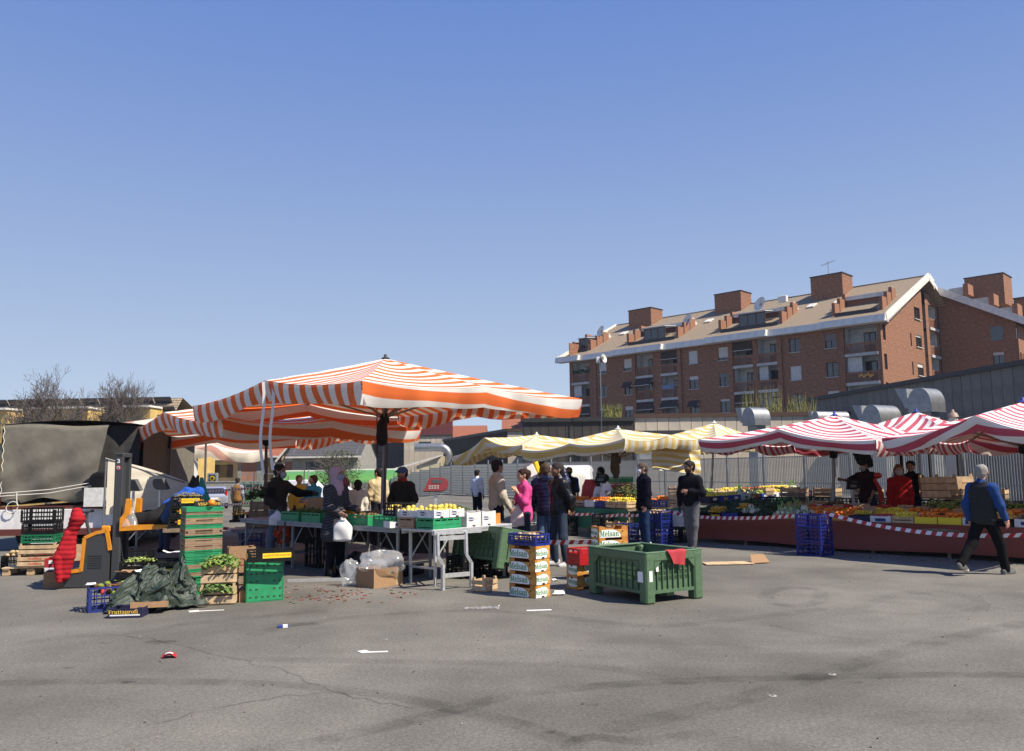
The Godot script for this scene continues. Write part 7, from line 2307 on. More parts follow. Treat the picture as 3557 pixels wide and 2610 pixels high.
func drape(label: String, a: Vector3, b: Vector3, top: float, bot: float, m: String, wave := 0.03) -> void:
	var M2 := MB.new()
	var d := b - a
	var nn := V(d.z, 0, -d.x).normalized()
	if nn.z < 0: nn = -nn
	var L := d.length()
	M2.surf(int(L * 10), 8, func(u, v): return a + d * u + Vector3.UP * (lerpf(top, bot, v) + 0.02 * sin(u * L * 1.3) * v) + nn * (wave * v * (sin(u * L * 2.1) + 0.5 * sin(u * L * 5.3 + 1.0)) + 0.03 * sin((v + u * L * 0.12) * 5.0)))
	solo("cloth_drape", label, "cloth", M2, m)

func counter(label: String, a: Vector3, b: Vector3, depth: float, h: float, m := "wood_grey") -> void:
	# trestle counter from a to b along its front edge; the board reaches back by depth
	var d := b - a
	var yaw := rad_to_deg(atan2(-d.z, d.x))
	var t := thing("trestle_counter", label, "counter", a + d * 0.5, yaw)
	pbox(t, "board", V(0, h - 0.02, -depth / 2), V(d.length(), 0.04, depth), m)
	var n := maxi(2, int(d.length() / 1.2))
	for i in n + 1:
		for z in [-0.06, -depth + 0.06]: pbox(t, "leg", V(-d.length() / 2 + 0.05 + (d.length() - 0.1) * i / n, (h - 0.04) / 2, z), V(0.05, h - 0.04, 0.05), m)

func make_middle_stall() -> void:
	# front line of the yellow stall
	var A := V(1.30, 0, -22.0); var B := V(2.72, 0, -20.1)
	var d := (B - A).normalized()
	var yaw := rad_to_deg(atan2(-d.z, d.x))
	counter("counter of the yellow stall under the orange crates", A, B, 0.9, 0.70)
	drape("dark green cloth on the counter of the yellow stall", A + V(0, 0, 0.03), B + V(0, 0, 0.03), 0.70, 0.18, "drape_green")
	var inn := V(d.z, 0, -d.x)
	if inn.z > 0: inn = -inn
	var G := "fruit crates along the yellow stall front"
	var kinds := ["orange", "orange", "orange", "orange", "lemon", "lemon"]
	var nm := ["green crate of oranges at the far left of the yellow stall", "second crate of oranges on the yellow stall", "white box of oranges on the yellow stall", "blue crate of oranges on the yellow stall", "pale wooden crate of yellow fruit beside the masked man", "pale wooden crate of yellow fruit nearest the masked man"]
	for i in 6:
		var p := A + d * (0.22 + i * 0.385) + inn * 0.22 + V(0, 0.72, 0)
		var s := V(0.36, 0.17, 0.42)
		if i == 0: crate("my0", s, "green_crate", "solid", nm[i], p, yaw, G)
		elif i == 2: carton(s, "card_white", nm[i], p, yaw, G)
		elif i == 3: crate("my3", s, "blue_crate", "solid", nm[i], p, yaw, G)
		else: wood_crate(s, 2, nm[i], p, yaw, G, "wood" if i > 3 else "wood_grey")
		heap(kinds[i], p + V(0, 0.10, 0), yaw, 0.31, 0.37, 0.05, "%s in the crates along the yellow stall front" % kinds[i], "%ss of the yellow stall" % kinds[i])
	# second row further in
	for i in 4:
		var p := A + d * (0.3 + i * 0.5) + inn * 0.75 + V(0, 0.78, 0)
		crate("my9", V(0.5, 0.16, 0.36), ["black_plastic", "green_crate", "black_plastic", "tan_crate"][i], "lattice", ["crate in the second row of the yellow stall by the van", "second crate in the second row of the yellow stall", "third crate in the second row of the yellow stall", "crate in the second row behind the masked man"][i], p, yaw)
		heap(["tomato", "green_apple", "orange", "lemon"][i], p + V(0, 0.10, 0), yaw, 0.44, 0.3, 0.04, "%s in the second row of the yellow stall" % ["tomato", "green apple", "orange", "lemon"][i], "second row fruit of the yellow stall")
	greens("salad_heap", "heap of dull green leaves on the yellow stall", A + d * 1.4 + inn * 0.9 + V(0, 0.85, 0), yaw, 1.2, 0.7, 0.42, C3(0.10, 0.10, 0.03), C3(0.06, 0.09, 0.03), 420, 0, 0.12)
	# bags on the stall
	for i in 3:
		var b := MB.new()
		var w: float = [0.24, 0.15, 0.19][i]
		b.surf(16, 8, func(u, v):
			var a: float = u * TAU
			var rr: float = w * (1.0 - 0.55 * pow(v, 2.0)) * (1.0 + 0.10 * sin(a * 5.0 + v * 4.0))
			return V(cos(a) * rr, v * w * 2.1, sin(a) * rr * 0.5))
		solo("shopping_bag", ["bright red shopping bag with white swirl on the yellow stall", "small white plastic bag beside the red bag", "larger white plastic bag beside the red bag"][i], "bag", b, ["bag_red", "bag_white", "bag_white"][i], A + d * (0.35 + 0.32 * i) + inn * 0.62 + V(0, 0.90, 0))
	scale_head("black scale in front of the white van", A + d * 0.75 + inn * 0.7 + V(0, 0.94, 0), 10, 0.28, "black_plastic", "")
	crate("myr", V(0.55, 0.22, 0.4), "red_crate", "solid", "red crate stacked in front of the steel fence", V(3.05, 1.05, -23.9), 20)
	crate("myg", V(0.6, 0.16, 0.4), "green_crate2", "solid", "bright green crate on the red one in front of the steel fence", V(3.05, 1.28, -23.9), 20)
	crate("my8", V(0.6, 1.0, 0.45), "black_plastic", "grid", "tall black crate holding up the red crate by the fence", V(3.05, 0.0, -23.9), 20)
	# cloth tied round the umbrella pole
	for i in 2:
		var c := [[V(0, 1.62, 0), V(0.02, 2.02, 0), 0.12, 0.10, 1.4], [V(0.03, 1.55, 0), V(0.02, 1.45, 0), 0.10, 0.06, 1.4]]
		solo("tied_cloth", ["brown cloth bundle tied to the pole of the middle yellow umbrella", "brown cloth bundle under the left yellow umbrella"][i], "cloth", sdf_mesh(c, 0.025, 0.05, C3(0.10, 0.075, 0.055), "fold"), "vcol", [V(2.72, 0.02, -22.45), V(0.74, 0.05, -23.2)][i])
	# crates below the counter
	var lo := ["black crate stack under the oranges, lower", "black crate stack under the oranges, upper", "black lattice crate under the pale crates, lower", "black lattice crate under the pale crates, upper"]
	for i in 4:
		var p: Vector3 = A + d * ([0.45, 0.45, 1.75, 1.75][i]) - inn * 0.25 + V(0, 0.30 * (i % 2), 0)
		crate("mylow", V(0.42, 0.29, 0.32), "black_plastic", "grid", lo[i], p, yaw)
	wood_crate(V(0.45, 0.2, 0.34), 2, "wooden crate of greens behind the printed cartons", A + d * 2.2 - inn * 0.2 + V(0, 0.22, 0), yaw)
	# blue crate stacks beside the masked man
	var bl := ["bottom of the blue crate stack beside the masked man", "middle of the blue crate stack beside the masked man", "top of the blue crate stack beside the masked man"]
	for i in 3: crate("bst", V(0.44, 0.245, 0.52), "blue_crate", "grid", bl[i], V(3.20, 0.25 * i, -18.85), 44)
	for i in 2: crate("bst2", V(0.36, 0.21, 0.4), "blue_crate2", "grid", ["lower blue crate of the short stack behind the masked man's legs", "upper blue crate of the short stack behind the masked man's legs"][i], V(2.60, 0.215 * i, -19.4), 44)
	heap("potato", V(3.20, 0.66, -18.85), 44, 0.36, 0.44, 0.0, "brown potato in the top blue crate beside the masked man", "potatoes beside the masked man")
	# counter continuing right behind the blue stack
	var A2 := V(2.95, 0, -20.7); var B2 := V(4.15, 0, -19.6)
	counter("short counter with green cloth between the yellow and red stalls", A2, B2, 0.8, 0.72)
	drape("bright green cloth of the short counter behind the blue crates", A2 + V(0, 0, 0.03), B2 + V(0, 0, 0.03), 0.72, 0.2, "drape_green")
	var d2 := (B2 - A2).normalized()
	var y2 := rad_to_deg(atan2(-d2.z, d2.x))
	for i in 2:
		var p := A2 + d2 * (0.3 + 0.46 * i) + V(0.1, 0.74, -0.25)
		crate("my3b", V(0.42, 0.17, 0.34), "blue_crate", "grid", ["blue crate of oranges behind the masked man's elbow", "blue crate of oranges and lemons on the short counter"][i], p, y2)
		heap("orange", p + V(0, 0.10, 0), y2, 0.37, 0.29, 0.06, "orange in the blue crates on the short counter", "oranges of the short counter")
	for i in 2: wood_crate(V(0.38, 0.17, 0.3), 2, ["lower pale wooden crate behind the man in the black sweater", "upper pale wooden crate behind the man in the black sweater"][i], A2 + d2 * 1.22 + V(0.1, 0.74 + 0.3 * i, -0.35), y2)
	wood_crate(V(0.36, 0.13, 0.3), 1, "small pale wooden crate between the pair behind the black sweater man", A2 + d2 * 1.22 + V(0.1, 0.915, -0.35), y2)
	carton(V(0.36, 0.34, 0.3), "card_white", "white plastic box beside the blue stack", V(3.78, 0.36, -19.2), 40)
	crate("mylow2", V(0.42, 0.34, 0.32), "black_plastic", "grid", "black crate under the white plastic box", V(3.78, 0.0, -19.2), 40)
	# dark goods behind: black bags and bin by the fence
	for i in 5:
		var q := V(3.4 + i * 0.55, 0, -23.6 + rf(-0.3, 0.3))
		crate("dkb%d" % (i % 2), V(0.6, 0.45, 0.45), "black_plastic" if i % 2 else "dark_plastic", "lattice", ["dark crate by the fence left of the hung sheet", "dark crate by the fence under the hung sheet", "dark crate by the fence below the sheet corner", "dark crate by the fence right of the sheet", "dark crate by the fence near the red umbrella pole"][i], q, 20 * i)

func make_red_stall() -> void:
	var K := V(4.0, 0, -19.35)
	var d := V(0.68, 0, 0.733)        # along the front towards the right and the camera
	var a := V(0.733, 0, -0.68)       # inwards
	var yaw := rad_to_deg(atan2(-d.z, d.x))
	var L := 8.4
	counter("long counter of the red stall behind the brown cloth", K, K + d * L, 2.0, 0.52)
	drape("long brown cloth hanging from the front of the red stall", K - a * 0.03, K + d * L - a * 0.03, 0.60, 0.08, "drape_brown", 0.035)
	# left wing running back
	var w := V(0.70, 0, -0.714)
	var wyaw := rad_to_deg(atan2(-w.z, w.x))
	var W0 := K + a * 0.7 + w * 0.2
	counter("left wing counter of the red stall with green cloth", W0, W0 + w * 6.0, 0.7, 0.82)
	drape("green cloth on the left wing of the red stall", W0 + w * 0.6 + V(0.02, 0, 0.03), W0 + w * 5.4 + V(0.02, 0, 0.03), 0.84, 0.45, "drape_green", 0.015)
	var wk := ["lemon", "lemon", "yellow_apple", "fennel", "fennel", "green_apple", "potato", "lemon", "yellow_apple", "tomato", "tomato"]
	var wm := ["card_navy", "card_blue", "card_blue", "card_white", "card", "card_blue", "card_white", "card_white", "card_blue", "card_white", "card_red"]
	for i in 11:
		var p := W0 + w * (0.25 + i * 0.5) + V(-0.14, 0.84, -0.10)
		var c := carton(V(0.44, 0.15, 0.34), wm[i], "%s fruit box %s on the left wing of the red stall" % [["navy", "blue", "blue", "white", "brown", "blue", "white", "white", "blue", "white", "red"][i], ["nearest the corner", "second from the corner", "third from the corner", "fourth from the corner", "fifth from the corner", "sixth from the corner", "seventh from the corner", "eighth from the corner", "ninth from the corner", "tenth from the corner", "furthest from the corner"][i]], p, wyaw, "fruit boxes on the left wing")
		sticker(c, V(0, 0.08, 0.172), 0.16, 0.06, ["print_white", "print_orange", "print_white", "print_green", "print_red", "print_white", "print_navy", "print_navy", "print_white", "print_navy", "print_white"][i])
		heap(wk[i], p + V(0, 0.09, 0), wyaw, 0.40, 0.30, 0.035, "%s in the boxes of the left wing" % wk[i].replace("_", " "), "produce on the left wing")
		var p2 := p + V(-0.28, 0.12, -0.2)
		wood_crate(V(0.44, 0.14, 0.34), 1, "wooden tray %s behind the boxes of the left wing" % ["nearest the corner", "second from the corner", "third from the corner", "fourth from the corner", "fifth from the corner", "sixth from the corner", "seventh from the corner", "eighth from the corner", "ninth from the corner", "tenth from the corner", "furthest from the corner"][i], p2, wyaw, "wooden trays of the left wing")
		heap(wk[(i + 4) % 11], p2 + V(0, 0.06, 0), wyaw, 0.40, 0.30, 0.03, "%s in the trays of the left wing" % wk[(i + 4) % 11].replace("_", " "), "produce in the trays of the left wing")
	# rows of crates on the main counter
	var row0 := ["leaf", "pepper", "leaf2", "cauliflower", "leaf2", "fennel", "cauliflower", "orange", "orange", "banana", "radish", "lemon", "orange", "orange", "green_apple", "grapefruit", "kiwi", "tomato", "orange", "orange"]
	var row1 := ["leaf2", "leaf", "pepper", "leaf2", "leaf", "fennel", "orange", "orange", "orange", "lemon", "lemon", "orange", "orange", "orange", "potato", "orange", "tomato", "green_apple", "tomato", "orange"]
	var row2 := ["leaf", "leaf2", "leaf", "leaf2", "tomato", "tomato", "radish", "tomato", "potato", "tomato", "potato", "kiwi", "leaf3", "leaf3", "radish", "leaf3", "leaf3", "tomato", "kiwi", "tomato"]
	var row3 := ["leaf2", "leaf", "leaf2", "leaf", "radish", "potato", "kiwi", "leaf", "tomato", "potato", "leaf2", "leaf3", "leaf3", "leaf3", "leaf3", "leaf2", "leaf", "leaf", "leaf2", "leaf"]
	var ord := ["first", "second", "third", "fourth", "fifth", "sixth", "seventh", "eighth", "ninth", "tenth", "eleventh", "twelfth", "thirteenth", "fourteenth", "fifteenth", "sixteenth", "seventeenth", "eighteenth", "nineteenth", "twentieth"]
	var rn := ["front row", "second row", "third row", "back row"]
	var style := ["b", "y", "l", "b", "b", "w", "w", "w", "o", "n", "v", "w", "g", "g", "m", "b", "v", "w", "w", "w"]
	for r in 4:
		for i in 20:
			if r == 3 and i in [7, 8, 9, 10]: continue
			var kind: String = [row0, row1, row2, row3][r][i]
			var p := K + d * (0.24 + i * 0.415) + a * (0.24 + r * 0.46) + V(0, 0.53 + r * 0.05 + i * 0.004, 0)
			var s := V(0.395, 0.14, 0.44)
			var nm := "%s crate from the left in the %s of the red stall" % [ord[i], rn[r]]
			var grp := "produce crates on the red stall"
			var st: String = style[(i + r * 3) % 20] if r else style[i]
			var o: Node3D
			match st:
				"b": o = crate("rb", s, "black_plastic", "grid", nm, p, yaw, grp)
				"y":
					o = crate("rb", s, "black_plastic", "grid", nm, p, yaw, grp)
					sticker(o, V(0.05, 0.06, 0.222), 0.22, 0.07, "label_yellow")
				"l": o = carton(s, "card_blue", nm, p, yaw, grp)
				"n": o = carton(s, "card_navy", nm, p, yaw, grp)
				"o": o = carton(s, "orange_slice", nm, p, yaw, grp)
				"v": 
					o = carton(s, "card_white", nm, p, yaw, grp)
					sticker(o, V(0.0, 0.07, 0.222), 0.2, 0.06, "print_navy")
				"m":
					o = carton(s, "card_white", nm, p, yaw, grp)
					sticker(o, V(0.0, 0.07, 0.222), 0.3, 0.08, "print_navy")
				"g": o = carton(s, "label_yellow", nm, p, yaw, grp)
				_: o = wood_crate(s, 2, nm, p, yaw, grp, "wood", "wood2")
			var q := p + V(0, 0.075, 0)
			if kind.begins_with("leaf"):
				var c1 := C3(0.022, 0.055, 0.018); var c2 := C3(0.05, 0.09, 0.03)
				if kind == "leaf2": c1 = C3(0.03, 0.075, 0.03); c2 = C3(0.07, 0.11, 0.05)
				if kind == "leaf3": c1 = C3(0.16, 0.24, 0.04); c2 = C3(0.32, 0.40, 0.10)
				greens("leafy_greens", "greens in the %s crate of the %s of the red stall" % [ord[i], rn[r]], q, yaw, 0.40, 0.44, 0.16, c1, c2, 90, 0, 0.10)
			elif kind == "banana":
				for k in 2: bananas(q + d * (0.12 * k - 0.06) + V(0, 0.06, 0), yaw + 20 * k, ["ripe yellow bananas on the red stall, left bunch", "ripe yellow bananas on the red stall, right bunch"][k], "bananas")
			else:
				heap(kind, q, yaw, 0.36, 0.41, 0.045, "%s in the crates of the red stall" % kind.replace("_", " "), "%s on the red stall" % kind.replace("_", " "))
	# price cards
	for i in 7:
		var p := K + d * (2.3 + i * 0.85) + a * (0.45 + 0.4 * (i % 2)) + V(0, 0.80, 0)
		var b := MB.new(); b.box(Vector3.ZERO, V(0.24, 0.17, 0.006), Basis(Vector3.UP, deg_to_rad(yaw + rf(-25, 25))) * Basis(Vector3.RIGHT, -0.5))
		solo("price_card", "%s brown price card from the left on the red stall" % ord[i], "price card", b, "card", p, 0, "price cards on the red stall")
	# blue crates holding the tape
	var bn := ["bottom of the free-standing blue crate stack before the brown cloth", "middle of the free-standing blue crate stack before the brown cloth", "top of the free-standing blue crate stack before the brown cloth"]
	for i in 3: crate("bst", V(0.44, 0.245, 0.52), "blue_crate", "grid", bn[i], V(5.70, 0.262 * i, -16.08), 40)
	# red scale arm and black scale inside the stall
	var r0 := K + d * 2.9 + a * 2.3
	scale_head("black scale with display inside the red stall", r0 + V(0.0, 0.75, 0), 20, 0.30, "black_plastic", "")
	var ra := thing("hanging_scale_arm", "bright red scale arm inside the red stall", "scale", r0 + V(0.45, 0.85, 0.1), 15)
	var rb := MB.new(); rb.tube([V(0.06, 0, 0), V(0.02, 0.32, 0), V(-0.10, 0.52, 0)], [0.04, 0.045, 0.035], 8)
	part(ra, "arm", rb, mat("arm_red", C3(0.60, 0.04, 0.02), 0.35))
	var rh := MB.new(); rh.ball(V(0.0, 0.60, 0), V(0.09, 0.07, 0.07), 12, 8)
	part(ra, "head", rh, "arm_red")
	# dark jacket hung under the canopy
	var hj := [[V(0, 0, 0), V(0.05, -0.24, 0), 0.14, 0.10, 1.4], [V(0.12, -0.02, 0), V(0.22, -0.34, 0), 0.07, 0.05, 1.0]]
	solo("black_jacket", "black jacket hung under the red canopy", "jacket", sdf_mesh(hj, 0.025, 0.04, C3(0.012, 0.012, 0.014), "fold"), "vcol", V(6.85, 2.02, -16.6))
	# stacks behind: wooden trays, crates and a dark frame near the fence
	for i in 22:
		var x := 5.2 + (i % 11) * 0.78
		var p := K + a * (3.3 + 0.5 * (i / 11)) + d * (-0.4 + (i % 11) * 0.62)
		for k in 3 + (i * 7) % 3:
			var nm := "%s stack of spare crates behind the red stall, crate %s from the ground" % [ord[i % 20] if i < 20 else ["twenty-first", "twenty-second"][i - 20], ord[k]]
			if (i + k) % 3 == 0: wood_crate(V(0.55, 0.22, 0.4), 2, nm, p + V(0, 0.23 * k, 0), yaw + rf(-8, 8), "spare crates behind the red stall", "wood_grey", "wood2")
			else: crate("sp%d" % (i % 2), V(0.55, 0.22, 0.4), "black_plastic" if i % 2 else "dark_plastic", "grid", nm, p + V(0, 0.23 * k, 0), yaw + rf(-8, 8), "spare crates behind the red stall")
	for i in 2:
		var t := wood_crate(V(0.75, 0.5, 0.12), 3, ["pale slatted tray leaning behind the red stall, front one", "pale slatted tray leaning behind the red stall, rear one"][i], K + d * 4.4 + a * (3.0 + 0.3 * i) + V(0.25 * i, 0.95, 0), yaw + 40)
		t.rotation_degrees.x = -12
	var fr := thing("metal_rack", "dark metal rack frame standing behind the vendors", "rack", K + d * 3.9 + a * 3.9, yaw + 60)
	for x in [-0.75, 0.0, 0.75]: pbox(fr, "upright", V(x, 0.98, 0), V(0.05, 1.96, 0.05), "drape_dark")
	pbox(fr, "top_bar", V(0, 1.985, 0), V(1.6, 0.05, 0.06), "wood_grey")
	for y in [0.9, 1.2]: pbox(fr, "shelf", V(0, y, -0.03), V(1.5, 0.12, 0.03), "galv_dull")

# ---------------------------------------------------------------- barrier tape
func tape(label: String, pts: Array, sag: float, w := 0.07) -> void:
	var b := MB.new()
	var len := 0.0
	for i in pts.size() - 1:
		var A: Vector3 = pts[i]; var B: Vector3 = pts[i + 1]
		var L := A.distance_to(B)
		var l0 := len
		b.surf(maxi(8, int(L * 8)), 1, func(u, v):
			var tw := 0.35 * sin(u * 5.0 + i)
			var dn := Vector3.DOWN * w * cos(tw) + V(0, 0, 1) * w * sin(tw)
			return A.lerp(B, u) + Vector3.DOWN * sag * 4.0 * u * (1.0 - u) + dn * (v - 0.5), Vector2.ONE, func(p, u, v): return V2((l0 + u * L) / 0.17 + v * 0.25, v))
		len += L
	solo("barrier_tape", label, "tape", b, "stripe_tape")

func make_tapes() -> void:
	var K := V(4.0, 0, -19.35); var d := V(0.68, 0, 0.733); var a := V(0.733, 0, -0.68)
	tape("red and white tape along the left half of the brown cloth", [K - a * 0.25 + V(0, 0.60, 0), V(5.52, 0.74, -16.25)], 0.06)
	tape("red and white tape sagging from the blue crates to the right edge", [V(5.86, 0.80, -15.96), V(8.6, 0.60, -13.3)], 0.20)
	tape("short red and white tape end hanging on the blue crates", [V(5.84, 0.78, -15.80), V(5.87, 0.48, -15.78)], 0.0)
	tape("red and white tape behind the people beside the printed cartons", [V(-0.1, 0.50, -14.2), V(1.28, 0.55, -13.2)], 0.02)
	tape("red and white tape in front of the yellow stall counter", [V(1.1, 0.62, -21.4), V(1.9, 0.58, -20.6), V(2.5, 0.60, -19.8), V(3.0, 0.66, -19.1)], 0.04)
	tape("red and white tape between the blue stack and the black sweater man", [V(3.45, 0.72, -18.7), V(3.9, 0.62, -18.2)], 0.02)
	tape("red and white tape stretched behind the brown vest man, upper line", [V(-14.2, 0.95, -32), V(-7.5, 1.25, -27)], 0.05)
	tape("red and white tape stretched behind the brown vest man, lower line", [V(-11.6, 0.5, -30), V(-7.0, 0.85, -25.5)], 0.03)
	tape("red and white tape round the blue crates behind the tall stack", [V(-6.3, 0.50, -18.3), V(-5.4, 0.42, -18.3)], 0.03)
	var t := thing("barrier_post", "thin black barrier post holding the tape beside the printed cartons", "post", V(1.30, 0, -13.2), 0)
	var p := MB.new(); p.tube([V(0, 0.02, 0), V(0, 0.62, 0)], 0.02, 8)
	part(t, "shaft", p, "black_plastic")
	var q := MB.new(); q.lathe([V2(0, 0), V2(0.14, 0), V2(0.13, 0.03), V2(0.03, 0.05)], 14)
	part(t, "foot", q, "black_plastic")

# ---------------------------------------------------------------- litter and paint
func make_litter() -> void:
	var pm := MB.new()
	pm.box(V(-3.76, 0.004, -10.50), V(0.36, 0.002, 0.055), Basis(Vector3.UP, 0.22))
	pm.box(V(-3.93, 0.0045, -10.47), V(0.12, 0.002, 0.13), Basis(Vector3.UP, 0.5))
	struct("road_marking", pm, "white_paint")
	var p2 := MB.new()
	p2.box(V(-1.30, 0.004, -8.03), V(0.22, 0.002, 0.05), Basis(Vector3.UP, 0.1))
	p2.box(V(-1.42, 0.0045, -8.05), V(0.09, 0.002, 0.11), Basis(Vector3.UP, 0.6))
	struct("road_marking", p2, "white_paint")
	var p3 := MB.new()
	p3.box(V(0.29, 0.004, -10.24), V(0.30, 0.004, 0.05), Basis(Vector3.UP, 0.12))
	solo("paper_strip", "white paper strip on the asphalt before the printed cartons", "paper", p3, "paper")
	for q in [[2.56, -6.98, 0.032], [1.89, -6.37, 0.032], [-1.3, -8.62, 0.022], [-2.2, -9.9, 0.015]]:
		var b := MB.new(); b.lathe([V2(0, 0.005), V2(q[2] * 0.8, 0.005), V2(q[2], 0.0)], 9, V(q[0], 0.002, q[1]))
		solo("chewing_gum", ["pale flat spot on the asphalt at right, further one", "pale flat spot on the asphalt at right, nearer one", "small pale spot in the middle foreground", "tiny pale spot before the green crate"][used.get("chewing_gum", -1) + 1], "spot", b, "concrete")
	var bp := thing("cigarette_packet", "small blue and white packet lying on the asphalt", "packet", V(-2.53, 0, -9.35), 20)
	pbox(bp, "box", V(0, 0.012, 0), V(0.11, 0.024, 0.06), "card_blue", 0.003)
	pbox(bp, "white_band", V(0.02, 0.0125, 0.001), V(0.05, 0.026, 0.062), "print_white")
	var rp := thing("food_wrapper", "red and white food wrapper lying on the asphalt", "wrapper", V(-3.19, 0, -7.92), 20)
	var rb := MB.new(); rb.surf(6, 5, func(u, v): return V((u - 0.5) * 0.13, 0.03 * sin(u * PI) + 0.01 * sin(v * 6.0) + 0.008, (v - 0.5) * 0.10 * (1.0 + 0.3 * u)))
	part(rp, "wrapper", rb, "bag_red")
	var rw := MB.new(); rw.surf(4, 4, func(u, v): return V((u - 0.5) * 0.07, 0.033 * sin((0.25 + u * 0.5) * PI) + 0.012, (v - 0.4) * 0.07))
	part(rp, "white_print", rw, "bag_white")
	var fn := FastNoiseLite.new(); fn.seed = 3; fn.frequency = 1.2
	var fm := MB.new()
	fm.surf(22, 6, func(u, v): return V(-0.40 + (u - 0.5) * 0.42, 0.012 + 0.05 * absf(fn.get_noise_2d(u * 9, v * 4)), -10.36 + (v - 0.5) * 0.08 + 0.05 * fn.get_noise_2d(u * 5, 3.0)))
	solo("plastic_film", "strip of clear plastic lying before the printed cartons", "plastic film", fm, "film")
	crumple("white paper on the asphalt beside the printed cartons", V(0.60, 0.0, -11.5), 0.13, "paper", 12)
	crumple("white paper scrap behind the printed cartons", V(0.62, 0.0, -12.9), 0.07, "paper", 13)
	# trampled scraps before the tables
	var sc := MB.new()
	for i in 150:
		var x := rf(-3.4, -1.2); var z := rf(-12.9, -10.9)
		if rng.randf() < 0.4: x = rf(-2.9, -2.2); z = rf(-12.2, -11.2)
		sc.col = [C3(0.30, 0.03, 0.03), C3(0.12, 0.02, 0.02), C3(0.05, 0.045, 0.03), C3(0.18, 0.10, 0.04), C3(0.35, 0.20, 0.15)][rng.randi_range(0, 4)]
		var s := rf(0.008, 0.03)
		var yw := rf(0, 6.28)
		sc.box(V(x, 0.004, z), V(s * 2, 0.006, s), Basis(Vector3.UP, yw))
	for i in 60:
		var p := V(4.0, 0, -19.35) + V(0.68, 0, 0.733) * rf(0, 7) - V(0.733, 0, -0.68) * rf(0.0, 1.0)
		sc.col = [C3(0.10, 0.16, 0.04), C3(0.3, 0.3, 0.2), C3(0.05, 0.08, 0.03)][rng.randi_range(0, 2)]
		sc.box(p + V(0, 0.006, 0), V(rf(0.02, 0.06), 0.008, 0.02), Basis(Vector3.UP, rf(0, 6)))
	for i in 160:
		sc.col = [C3(0.05, 0.045, 0.04), C3(0.32, 0.30, 0.26), C3(0.10, 0.09, 0.05)][rng.randi_range(0, 2)]
		sc.box(V(rf(-7, 7), 0.003, rf(-13, -5.2)), V(rf(0.006, 0.02), 0.004, rf(0.006, 0.014)), Basis(Vector3.UP, rf(0, 6)))
	solo("ground_scraps", "trampled red scraps and specks scattered on the asphalt", "litter", sc, "vcol").set_meta("kind", "stuff")

